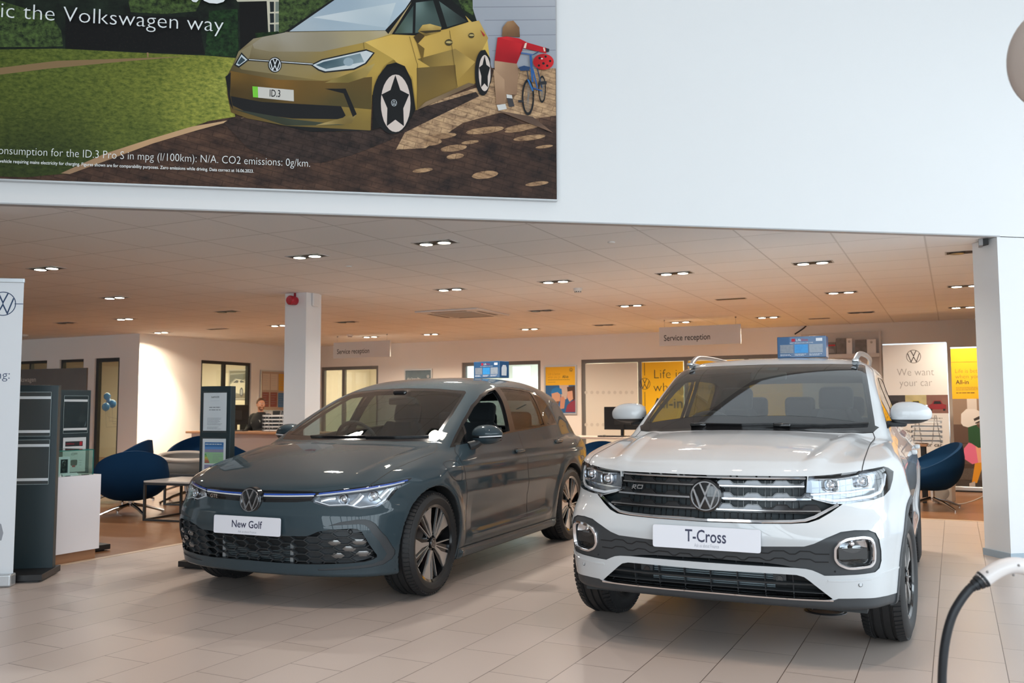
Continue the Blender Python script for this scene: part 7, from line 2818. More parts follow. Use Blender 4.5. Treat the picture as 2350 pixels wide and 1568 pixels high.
def board(b, Q, w, h):
	b.m(mat('board_beige', srgb(178, 154, 134), 0.6))
	b.box((0, 0, -0.004), (w, h, 0.0), Q)
	for x0, y0, x1, y1, col, nm in ((0.04, 0.52, 0.26, 0.94, (206, 188, 172), 'a'), (0.29, 0.52, 0.50, 0.94, (204, 186, 168), 'a'), (0.53, 0.50, 0.76, 0.95, (206, 158, 60), 'b'), (0.79, 0.50, 0.97, 0.92, (204, 186, 168), 'a'), (0.04, 0.08, 0.24, 0.46, (132, 62, 52), 'c'), (0.28, 0.08, 0.49, 0.46, (138, 64, 54), 'c'), (0.52, 0.07, 0.73, 0.45, (64, 110, 156), 'd'), (0.77, 0.08, 0.96, 0.44, (196, 178, 164), 'a')):
		b.m(mat('sheet_' + nm, srgb(*col), 0.5))
		quad(b, Q, w * x0, h * y0, w * x1, h * y1, 0.001)
		b.m(INKG if nm != 'a' else mat('ink_soft', (0.42, 0.38, 0.34), 0.5))
		lines(b, Q @ Matrix.Translation((0, 0, 0.0015)), w * (x0 + 0.02), w * (x1 - 0.02), h * (y1 - 0.06), 5, h * 0.06, 0.006, 0.4, int(x0 * 90 + y0 * 7))
framed('notice_board', 600, 852, 672, 941, 'aluminium framed notice board of coloured leaflets behind the seated man', 'notice board', board, 'x', SIDE_X + 0.012)

def car_photo(b, Q, w, h):
	b.m(mat('photo_grey', srgb(150, 150, 140), 0.4))
	b.box((0, 0, -0.004), (w, h, 0.0), Q)
	b.m(mat('photo_hills', srgb(96, 98, 84), 0.5, noise=(8, srgb(70, 74, 62))))
	shape(b, Q, [(0, h * 0.55), (w * 0.3, h * 0.72), (w * 0.7, h * 0.66), (w, h * 0.74), (w, h * 0.9), (0, h * 0.86)], 0.0006)
	b.m(mat('photo_ground', srgb(110, 100, 84), 0.5))
	quad(b, Q, 0, 0, w, h * 0.16, 0.0006)
	b.m(mat('photo_white', srgb(214, 210, 196), 0.4))
	shape(b, Q, [(w * 0.02, h * 0.28), (w * 0.55, h * 0.16), (w * 0.98, h * 0.22), (w, h * 0.52), (w * 0.90, h * 0.60), (w * 0.62, h * 0.68), (w * 0.36, h * 0.70), (w * 0.16, h * 0.58), (w * 0.02, h * 0.50)], 0.001)
	b.m(INK)
	shape(b, Q, [(w * 0.18, h * 0.57), (w * 0.37, h * 0.67), (w * 0.50, h * 0.64), (w * 0.46, h * 0.56)], 0.0014)
	shape(b, Q, [(w * 0.54, h * 0.63), (w * 0.64, h * 0.66), (w * 0.86, h * 0.58), (w * 0.60, h * 0.56)], 0.0014)
	shape(b, Q, [(w * (0.66 + 0.10 * math.cos(t)), h * (0.22 + 0.17 * math.sin(t))) for t in np.linspace(0, 2 * PI, 20, endpoint=False)], 0.0016)
	b.m(INKG)
	shape(b, Q, [(w * (0.66 + 0.06 * math.cos(t)), h * (0.22 + 0.11 * math.sin(t))) for t in np.linspace(0, 2 * PI, 16, endpoint=False)], 0.0018)
# it hangs in the office behind the side wall's window
a, c = ony(528, 852, 15.72), ony(568, 914, 15.72)
framed('wall_picture', 528, 852, 568, 914, 'picture of a white car hanging in the office behind the seated man', 'picture', car_photo, 'y', 15.72, mat('alu_frame', (0.55, 0.54, 0.53), 0.35, 0.6))

# ---- yellow window vinyl with its lettering
root = thing('window_sign', 'yellow window sign with thin dark lettering across three panes, behind the white car', 'sign', (-4.2, BACK_Y + 0.02, 0.1))
for x0, x1 in ((-5.085, -4.315), (-4.225, -3.245), (-3.155, -2.17)):
	b = MB().m(YEL)
	b.box((x0, BACK_Y + 0.022, 0.10), (x1, BACK_Y + 0.026, 2.03))
	b.build('vinyl_panel', None, root)
def back_txt(px, py):
	q = ony(px, py, BACK_Y + 0.020)
	return q
t = MB().m(INK)
q = back_txt(1499, 869)
put_text(t, 'Life is better', 0.235, frame_M(Vector((q.x, BACK_Y + 0.0205, q.z)), (1, 0, 0), (0, 0, 1)), -0.016)
q2 = back_txt(1499, 899)
put_text(t, 'when you go', 0.235, frame_M(Vector((q2.x, BACK_Y + 0.0205, q2.z)), (1, 0, 0), (0, 0, 1)), -0.016)
q3 = back_txt(1499, 937)
put_text(t, 'All-in', 0.26, frame_M(Vector((q3.x, BACK_Y + 0.0205, q3.z)), (1, 0, 0), (0, 0, 1)), 0.012)
e = back_txt(1479.5, 881)
vw_mark(t, 0.105, frame_M(Vector((e.x, BACK_Y + 0.0205, e.z)), (1, 0, 0), (0, 0, 1)), 0, 0.07, 0.11)
t.box((e.x - 0.005, BACK_Y + 0.020, e.z + 0.15), (e.x + 0.005, BACK_Y + 0.0215, 2.02))
t.box((e.x - 0.005, BACK_Y + 0.020, 0.2), (e.x + 0.005, BACK_Y + 0.0215, e.z - 0.15))
t.build('lettering', None, root)
# frosted first pane with its rows of dots
root = thing('frosted_film', 'pale frosted film with two rows of dots on the glass left of the yellow sign', 'window film', (-5.7, BACK_Y + 0.02, 0.1))
b = MB().m(mat('frost', (0.80, 0.78, 0.72), 0.8, emit=(1.0, 0.95, 0.86), estr=0.0, alpha=0.93))
b.box((-6.19, BACK_Y + 0.022, 0.10), (-5.17, BACK_Y + 0.026, 2.03))
b.build('film', None, root)
b = MB().m(mat('frost_dot', (0.62, 0.60, 0.55), 0.8))
for zz, n in ((901, 9), (975, 9)):
	for k in range(n):
		q = ony(1345 + k * 13.2, zz, BACK_Y + 0.021)
		b.add([(q.x + 0.032 * math.cos(t_), BACK_Y + 0.0215, q.z + 0.032 * math.sin(t_)) for t_ in np.linspace(0, 2 * PI, 16, endpoint=False)], [list(range(16))[::-1]])
b.build('dots', None, root)

# ---- pale projection screen and wall light seen through the middle window
a, c = ony(1178, 842, 17.4), ony(1217, 882, 17.4)
b = MB().m(mat('screen_pale', (0.80, 0.85, 0.90), 0.6))
b.box((a.x, 17.38, c.z), (c.x, 17.40, a.z))
tag(b.build('whiteboard'), 'pale blue-white board on the far wall seen through the window behind the grey car', 'whiteboard')

# ---- balloons and a coat behind the left window
for px, py, r, lab in ((246, 910, 0.075, 'blue balloon at the top of the bunch behind the left window'), (243, 934, 0.085, 'blue balloon at the lower left of the bunch behind the window'), (258, 927, 0.085, 'blue balloon at the right of the bunch behind the window'), (250, 921, 0.06, 'blue balloon in the middle of the bunch behind the window')):
	q = ony(px, py, 12.0 + 0.001 * (px * 37 % 11) * 62)
	root = thing('balloon', lab, 'balloon', q, 0, 'blue balloons behind the window')
	b = MB().m(mat('balloon_blue', (0.01, 0.20, 0.62), 0.2, coat=0.6), True)
	b.sphere(tuple(q), (r * 0.88, r * 0.88, r), 24)
	b.cyl((q.x, q.y, q.z - r * 1.08), (q.x, q.y, q.z - r * 0.96), 0.014, 0.004, 10)
	b.build('skin', None, root)
	b = MB().m(INKG, True)
	b.tube([(q.x, q.y, q.z - r * 1.05), (q.x + 0.03, q.y, q.z - 0.40), (-13.95, 12.3, 0.9)], 0.003, 5)
	b.build('string', None, root)

# ---- service desk on the left, with trays, monitors and chair
root = thing('service_counter', 'wood-topped service counter in front of the seated man', 'counter', (-10.6, 12.2, 0))
q0, q1 = onz(388, 1006, 0.80), onz(720, 1008, 0.80)
b = MB().m(WOODT)
b.box((-12.45, 11.85, 0.77), (-9.2, 12.55, 0.81), None, 0.006)
b.build('counter_top', None, root)
b = MB().m(mat('counter_front', (0.58, 0.52, 0.50), 0.5))
b.box((-12.40, 11.95, 0.0), (-9.25, 12.45, 0.77))
b.build('counter_body', None, root)
q = ony(632, 1000, 12.15)
letter_tray((q.x, 12.15, 0.81), 30, 5, 'stack of dark wire letter trays on the service counter by the seated man', 0.40, 0.28)
q = ony(540, 990, 12.3)
monitor((q.x, 12.3, 0.81), 75, 'edge-on black monitor on the service counter right behind the price stand', 0.54, 0.36)
q = ony(668, 975, 12.9)
monitor((q.x, 12.75, 0.70), 0, 'back of a black monitor beside the seated man, partly behind the pillar', 0.62, 0.36)
desk(-13.0, -9.4, 12.62, 13.2, 0.70, 'low dark desk behind the service counter', mat('desk_dark', (0.06, 0.05, 0.05), 0.5))
q = ony(577, 985, 13.7)
root = thing('office_chair', 'black office chair back behind the seated man', 'chair', (q.x - 0.15, 13.75, 0))
b = MB().m(mat('chair_black', (0.012, 0.012, 0.013), 0.7))
b.box((q.x - 0.42, 13.80, 0.48), (q.x + 0.06, 13.88, 1.02), None, 0.03)
b.build('backrest', None, root)
b = MB().m(mat('chair_black', (0.012, 0.012, 0.013), 0.7))
b.box((q.x - 0.42, 13.35, 0.42), (q.x + 0.06, 13.82, 0.49), None, 0.03)
b.build('seat', None, root)
b = MB().m(DKMETAL, True)
b.cyl((q.x - 0.18, 13.6, 0.06), (q.x - 0.18, 13.6, 0.43), 0.025)
for k in range(5):
	t_ = 2 * PI * k / 5
	b.tube([(q.x - 0.18, 13.6, 0.09), (q.x - 0.18 + 0.28 * math.cos(t_), 13.6 + 0.28 * math.sin(t_), 0.05)], 0.018, 8)
	b.cyl((q.x - 0.18 + 0.28 * math.cos(t_), 13.6 + 0.28 * math.sin(t_), 0), (q.x - 0.18 + 0.28 * math.cos(t_), 13.6 + 0.28 * math.sin(t_), 0.05), 0.022)
b.build('star_base', None, root)
q = ony(560, 1000, 12.2)
b = MB().m(INK)
b.box((q.x - 0.2, 12.05, 0.81), (q.x + 0.1, 12.2, 0.83), None, 0.004)
tag(b.build('keyboard'), 'black keyboard on the service counter left of the trays', 'keyboard')
q = ony(500, 998, 12.2)
b = MB().m(INK)
b.box((q.x - 0.10, 12.28, 0.81), (q.x + 0.10, 12.42, 0.90), None, 0.008)
tag(b.build('card_reader'), 'small black box on the service counter beside the price stand', 'box')

# ---- boxes on the car roofs
def roof_box(p, rz, w, d, h, label, lean=0.0, name='display_box'):
	root = thing(name, label, 'display box', p)
	Q = frame_M(Vector(p), (math.cos(rz), math.sin(rz), 0), (-math.sin(rz), math.cos(rz), 0)) @ Matrix.Rotation(lean, 4, 'Y')
	b = MB().m(mat('box_blue', (0.010, 0.085, 0.22), 0.3, coat=0.5))
	b.box((-w / 2, 0, 0), (w / 2, d, h), Q, 0.004)
	b.build('carton', None, root)
	F = Q @ Matrix.Translation((0, -0.0006, 0)) @ Matrix.Rotation(PI / 2, 4, 'X')
	t = MB()
	for i, (c, c2) in enumerate((((0.16, 0.19, 0.24), (0.34, 0.36, 0.40)), ((0.02, 0.22, 0.60), (0.06, 0.40, 0.80)), ((0.22, 0.27, 0.34), (0.45, 0.48, 0.52)))):
		t.m(mat('box_photo_%s' % 'abc'[i], c, 0.35, noise=(60, c2)))
		x = -w * 0.44 + i * w * 0.30
		quad(t, F, x, h * 0.22, x + w * 0.275, h * 0.62, 0)
	t.m(PAPER)
	put_text(t, 'Life', h * 0.17, F @ Matrix.Translation((-w * 0.11, h * 0.78, 0)), 0.0, fit=w * 0.10)
	put_text(t, 'NEXT GENERATION CAR CARE', h * 0.07, F @ Matrix.Translation((-w * 0.24, h * 0.675, 0)), 0.0, fit=w * 0.48)
	for x in (-0.44, -0.14, 0.16):
		lines(t, F, w * x, w * (x + 0.26), h * 0.15, 2, h * 0.055, h * 0.022, 0.3, int(50 + x * 100))
	quad(t, F, w * 0.30, h * 0.76, w * 0.43, h * 0.90, 0)
	t.m(mat('logo_red', (0.50, 0.01, 0.03), 0.5))
	quad(t, F, -w * 0.20, h * 0.76, -w * 0.125, h * 0.90, 0.0002)
	put_text(t, 'Shine', h * 0.17, F @ Matrix.Translation((-w * 0.005, h * 0.78, 0)), 0.0, fit=w * 0.14)
	t.build('print', None, root)
	return root

SUV_M = Matrix.Translation(SUV_LOC) @ Matrix.Rotation(SUV_ROT, 4, 'Z')
HAT_M = Matrix.Translation(HATCH_LOC) @ Matrix.Rotation(HATCH_ROT, 4, 'Z')
p = SUV_M @ Vector((-0.147, -1.62, 1.566))
roof_box(p, SUV_ROT + PI, 0.342, 0.15, 0.155, 'blue car-care box standing on the roof of the white car')
p = HAT_M @ Vector((-0.270, -1.95, 1.476))
rb = roof_box(p, HATCH_ROT + PI - R(14), 0.30, 0.14, 0.150, 'blue car-care box leaning on the roof of the grey car')
b = MB().m(mat('bottle_white', (0.75, 0.77, 0.80), 0.3))
Q = frame_M(Vector(p), (math.cos(HATCH_ROT + PI - R(14)), math.sin(HATCH_ROT + PI - R(14)), 0), (-math.sin(HATCH_ROT + PI - R(14)), math.cos(HATCH_ROT + PI - R(14)), 0))
b.prism([(0.03, 0.02), (0.10, 0.02), (0.105, 0.09), (0.09, 0.115), (0.05, 0.115), (0.03, 0.09)], 0.1502, 0.151, 'yz', Q)
b.build('side_print', None, rb)

# ---- round cable hatch in the floor before the white car
p = onz(1895, 1403, 0)
root = thing('floor_socket', 'round dark floor socket lid in the tiles before the white car', 'floor socket', p)
b = MB().m(mat('socket_dark', (0.03, 0.03, 0.032), 0.35), True)
b.lathe([(0, 0.002), (0.075, 0.002), (0.078, 0.006), (0.10, 0.006), (0.105, 0.0)], 40, Matrix.Translation(p))
b.build('lid', None, root)
b = MB().m(mat('socket_ring', (0.10, 0.10, 0.11), 0.3, 0.6), True)
b.lathe([(0.105, 0.003), (0.118, 0.0025), (0.12, 0.0)], 40, Matrix.Translation(p))
b.build('ring', None, root)

# ---- charging plug in front, held by a post at the right edge
q = lambda px, py, d: EYE + ray(px, py) * d
D = 2.35
root = thing('charging_cable', 'white charging plug with a thick black cable drooping to the floor, bottom right', 'charging cable', q(2300, 1320, D))
b = MB().m(mat('plug_white', (0.72, 0.67, 0.65), 0.35, coat=0.3), True)
pts = [q(2252, 1333, D), q(2280, 1313, D), q(2310, 1300, D), q(2340, 1299, D), q(2380, 1311, D), q(2425, 1342, D)]
sweep_tube(b, pts, 0.0215, 16)
b.build('plug_grip', None, root)
b = MB().m(mat('plug_white', (0.72, 0.67, 0.65), 0.35, coat=0.3), True)
b.cyl(q(2420, 1338, D), q(2478, 1384, D), 0.032, 0.034, 20)
b.build('plug_head', None, root)
for px, py in ((2266, 1313), (2338, 1298), (2326, 1320)):
	b = MB().m(mat('screw_grey', (0.25, 0.23, 0.22), 0.4, 0.5), True)
	b.sphere(tuple(q(px, py, D - 0.021)), 0.0035, 10)
	b.build('screw', None, root)
b = MB().m(mat('cable_rubber', (0.010, 0.012, 0.016), 0.45), True)
A0, B0 = q(2258, 1329, D), q(2222, 1354, D)
for k in range(4):
	t0, t1 = k / 4, k / 4 + 0.16
	b.cyl(A0.lerp(B0, t0), A0.lerp(B0, t1), 0.0235 - 0.0036 * k, 0.0215 - 0.0036 * k, 18)
b.cyl(A0, B0, 0.015, 0.010, 14)
b.build('strain_relief', None, root)
b = MB().m(mat('cable_rubber', (0.010, 0.012, 0.016), 0.45), True)
pts = [q(2226, 1351, D), q(2206, 1376, D), q(2186, 1412, D), q(2172, 1460, D), q(2164, 1520, D), q(2162, 1590, D)]
e = onz(2168, 1900, 0.012)
pts += [Vector((pts[-1].x * 0.9 + e.x * 0.1, pts[-1].y, 0.30)), Vector((pts[-1].x, pts[-1].y - 0.02, 0.05)), Vector((pts[-1].x + 0.15, pts[-1].y - 0.10, 0.012)), Vector((pts[-1].x + 0.6, pts[-1].y - 0.05, 0.012)), Vector((0.86, 1.78, 0.012))]
sweep_tube(b, pts, 0.0115, 14)
b.build('cable', None, root)
pc = q(2432, 500, 2.5)
root = thing('charging_post', 'charging post at the right edge: pale blue pole with a large round beige head', 'charging post', (pc.x, pc.y, 0))
b = MB().m(mat('post_blue', srgb(176, 196, 212), 0.35), True)
b.cyl((pc.x - 0.02, pc.y + 0.02, 0.0), (pc.x - 0.02, pc.y + 0.02, 3.2), 0.035, n=20)
b.build('pole', None, root)
hc = q(2412, 135, 2.45)
b = MB().m(mat('head_beige', srgb(176, 160, 150), 0.5), True)
nrm = (EYE - hc).normalized()
ux = Vector((0, 0, 1)).cross(nrm).normalized()
Qh = frame_M(hc, ux, nrm.cross(ux))
b.lathe([(0.0, 0.03), (0.09, 0.028), (0.105, 0.018), (0.108, 0.0), (0.10, -0.03), (0, -0.035)], 48, Qh @ Matrix.Diagonal((1, 1.28, 1, 1)))
b.build('round_head', None, root)
b = MB().m(DKMETAL)
b.box((pc.x - 0.22, pc.y - 0.2, 0), (pc.x + 0.2, pc.y + 0.2, 0.02))
b.build('foot', None, root)

# ================================================================ the seated man
def seg(P, a, b, r0, r1):
	a, b = np.array(a, float), np.array(b, float)
	d = b - a
	t = np.clip(((P - a) @ d) / (d @ d), 0, 1)
	return np.linalg.norm(P - a - t[..., None] * d, axis=-1) - (r0 + (r1 - r0) * t)

def ball(P, c, r):
	q = (P - np.array(c, float)) / np.array(r, float)
	k = np.linalg.norm(q, axis=-1)
	return (k - 1) * min(r)

def solid(fn, lo, hi, h, name, mt, parent):
	xs, ys, zs = (np.arange(lo[i], hi[i] + h, h) for i in range(3))
	X, Y, Z = np.meshgrid(xs, ys, zs, indexing='ij')
	V, Q, s_ = surface_net(fn(np.stack([X, Y, Z], -1)), xs, ys, zs)
	me = bpy.data.meshes.new(name)
	me.from_pydata([tuple(v) for v in V], [], [list(map(int, q)) for q in Q])
	me.materials.append(mt)
	me.polygons.foreach_set('use_smooth', [True] * len(me.polygons))
	bm = bmesh.new()
	bm.from_mesh(me)
	bmesh.ops.recalc_face_normals(bm, faces=bm.faces[:])
	bmesh.ops.smooth_vert(bm, verts=bm.verts[:], factor=0.4, use_axis_x=True, use_axis_y=True, use_axis_z=True)
	bm.to_mesh(me)
	bm.free()
	return link(name, me, parent)

HC = np.array((0.020, -0.030, 1.315))
FW = np.array((0.80, -0.58, 0.10))
FW = FW / np.linalg.norm(FW)
SD = np.cross(FW, (0, 0, 1))
SD = SD / np.linalg.norm(SD)
UPV = np.cross(SD, FW)
def hp(f, s, u):
	return tuple(HC + FW * f + SD * s + UPV * u)
def hball(P, c, r):
	"""ellipsoid in the head's own axes: forward, side, up"""
	q = P - np.array(hp(*c))
	k = np.sqrt((q @ FW / r[0]) ** 2 + (q @ SD / r[1]) ** 2 + (q @ UPV / r[2]) ** 2)
	return (k - 1) * min(r)

ARM = {s: ((s * 0.195, 0.0, 1.055), (s * 0.250, -0.06, 0.83), (s * 0.13, -0.30, 0.765)) for s in (-1, 1)}
LEG = {s: ((s * 0.095, 0.02, 0.56), (s * 0.125, -0.40, 0.53), (s * 0.125, -0.42, 0.10)) for s in (-1, 1)}

def trunk(P):
	f = smin(seg(P, (0, 0.02, 0.58), (0, 0.01, 0.80), 0.135, 0.125), seg(P, (0, 0.01, 0.80), (0, 0, 1.00), 0.13, 0.135), 0.06)
	f = smin(f, seg(P, (-0.16, 0, 1.055), (0.16, 0, 1.055), 0.062, 0.062), 0.10)
	f = smin(f, seg(P, (-0.07, -0.05, 0.95), (0.07, -0.05, 0.95), 0.09, 0.09), 0.05)
	return f

def arms(P, g=0.0):
	f = None
	for s in (-1, 1):
		a, b, c = ARM[s]
		q = smin(seg(P, a, b, 0.062 + g, 0.048 + g), seg(P, b, c, 0.048 + g, 0.033 + g), 0.03)
		f = q if f is None else np.minimum(f, q)
	return f

def legs(P, g=0.0):
	f = None
	for s in (-1, 1):
		a, b, c = LEG[s]
		q = smin(seg(P, a, b, 0.085 + g, 0.062 + g), seg(P, b, c, 0.058 + g, 0.042 + g), 0.03)
		q = smin(q, seg(P, (c[0], c[1], 0.05), (c[0] + 0.02 * s, c[1] - 0.17, 0.04), 0.042 + g, 0.034 + g), 0.03)
		f = q if f is None else np.minimum(f, q)
	return f

def figure(P):
	f = smin(trunk(P), arms(P), 0.05)
	f = smin(f, legs(P), 0.05)
	f = smin(f, seg(P, (0, 0.005, 1.06), hp(-0.02, 0, -0.06), 0.058, 0.052), 0.035)
	h = hball(P, (-0.005, 0, 0.02), (0.096, 0.074, 0.092))
	h = smin(h, hball(P, (0.020, 0, -0.045), (0.070, 0.058, 0.070)), 0.03)
	h = smin(h, seg(P, hp(0.088, 0, 0.012), hp(0.108, 0, -0.026), 0.008, 0.013), 0.012)       # nose
	h = smin(h, seg(P, hp(0.080, -0.03, 0.024), hp(0.080, 0.03, 0.024), 0.010, 0.010), 0.015)   # brow
	h = smin(h, seg(P, hp(0.080, -0.014, -0.056), hp(0.080, 0.014, -0.056), 0.009, 0.009), 0.008)  # lips
	h = smin(h, hball(P, (0.066, 0, -0.092), (0.028, 0.026, 0.022)), 0.02)                      # chin
	for s in (-1, 1):
		h = smax(h, -hball(P, (0.090, s * 0.031, 0.006), (0.014, 0.017, 0.011)), 0.008)         # eye sockets
		h = smin(h, hball(P, (-0.008, s * 0.075, -0.005), (0.020, 0.010, 0.031)), 0.008)        # ears
	f = smin(f, h, 0.02)
	for s in (-1, 1):                                                                            # hands
		c = np.array(ARM[s][2])
		d = np.array((-s * 0.42, -0.90, -0.05))
		d = d / np.linalg.norm(d)
		w = np.array((d[1], -d[0], 0)) * s
		palm = c + d * 0.055
		q = seg(P, tuple(palm - w * 0.022), tuple(palm + w * 0.022), 0.021, 0.021)
		f = smin(f, q, 0.025)
		for k, L in enumerate((0.062, 0.072, 0.068, 0.052)):
			o = c + d * 0.080 + w * (-0.030 + 0.020 * k)
			m_ = o + d * L * 0.55 + np.array((0, 0, 0.004))
			e = m_ + d * L * 0.5 + np.array((0, 0, -0.018))
			f = smin(f, np.minimum(seg(P, tuple(o), tuple(m_), 0.0095, 0.0088), seg(P, tuple(m_), tuple(e), 0.0088, 0.0075)), 0.006)
		o = c + d * 0.040 - w * 0.030
		m_ = o - w * 0.030 + d * 0.030
		f = smin(f, np.minimum(seg(P, tuple(o), tuple(m_), 0.012, 0.010), seg(P, tuple(m_), tuple(m_ + d * 0.028), 0.010, 0.008)), 0.008)
	return f

q = ony(598, 1000, 13.45)
root = thing('person', 'man in a black jacket with tied-back hair, seated behind the service counter, looking right', 'person', (0, 0, 0))
solid(figure, (-0.40, -0.75, -0.02), (0.40, 0.25, 1.46), 0.0085, 'body', mat('skin', srgb(196, 142, 116), 0.55), root)
def jacket(P):
	f = smin(trunk(P) - 0.014, arms(P, 0.013), 0.05)
	f = smin(f, seg(P, (0, 0.005, 1.07), (0.004, -0.003, 1.165), 0.078, 0.066), 0.03)
	f = smax(f, P[..., 2] - 1.165, 0.008)
	return smax(f, 0.60 - P[..., 2], 0.01)
solid(jacket, (-0.40, -0.45, 0.55), (0.40, 0.25, 1.20), 0.009, 'jacket', mat('jacket_black', (0.006, 0.007, 0.010), 0.8), root)
solid(lambda P: smin(legs(P, 0.012), seg(P, (-0.06, 0.02, 0.60), (0.06, 0.02, 0.60), 0.135, 0.135), 0.05), (-0.32, -0.75, -0.02), (0.32, 0.25, 0.80), 0.011, 'trousers', mat('trousers_black', (0.008, 0.008, 0.010), 0.8), root)
HAIR = mat('hair_brown', srgb(84, 54, 36), 0.6)
def hair(P):
	f = hball(P, (-0.012, 0, 0.028), (0.104, 0.083, 0.100))
	f = smax(f, -(hball(P, (0.075, 0, -0.03), (0.085, 0.100, 0.100))), 0.01)
	f = smax(f, -((P - HC) @ UPV + 0.055), 0.01)
	f = smin(f, seg(P, hp(-0.085, 0, -0.02), hp(-0.115, 0, -0.055), 0.030, 0.022), 0.02)
	return f
solid(hair, tuple(HC - 0.19), tuple(HC + 0.19), 0.007, 'hair', HAIR, root)
def beard(P):
	f = hball(P, (0.030, 0, -0.062), (0.064, 0.057, 0.056))
	f = smax(f, (P - HC) @ UPV + 0.040, 0.008)
	return smax(f, -hball(P, (0.088, 0, -0.055), (0.020, 0.020, 0.010)), 0.004)
solid(beard, tuple(HC - 0.17), tuple(HC + 0.17), 0.006, 'beard', mat('beard_ginger', srgb(132, 84, 56), 0.7), root)
for s in (-1, 1):
	b = MB().m(mat('eye_white', (0.75, 0.72, 0.70), 0.3), True)
	b.sphere(hp(0.080, s * 0.031, 0.006), 0.0105, 14)
	b.m(mat('eye_dark', (0.03, 0.02, 0.015), 0.2), True)
	b.sphere(hp(0.0875, s * 0.031, 0.006), 0.0052, 10)
	b.build('eye', None, root)
b = MB().m(mat('tag_white', (0.78, 0.78, 0.78), 0.4))
b.box((-0.105, -0.150, 0.945), (-0.035, -0.142, 0.965))
b.build('name_tag', None, root)
b = MB().m(mat('tag_white', (0.78, 0.78, 0.78), 0.4))
vw_mark(b, 0.026, frame_M(Vector((0.09, -0.146, 0.985)), (1, 0, 0), (0, 0, 1)), 0.002, 0.12, 0.18)
b.build('jacket_emblem', None, root)
root.location = (q.x, 13.45, -0.02)

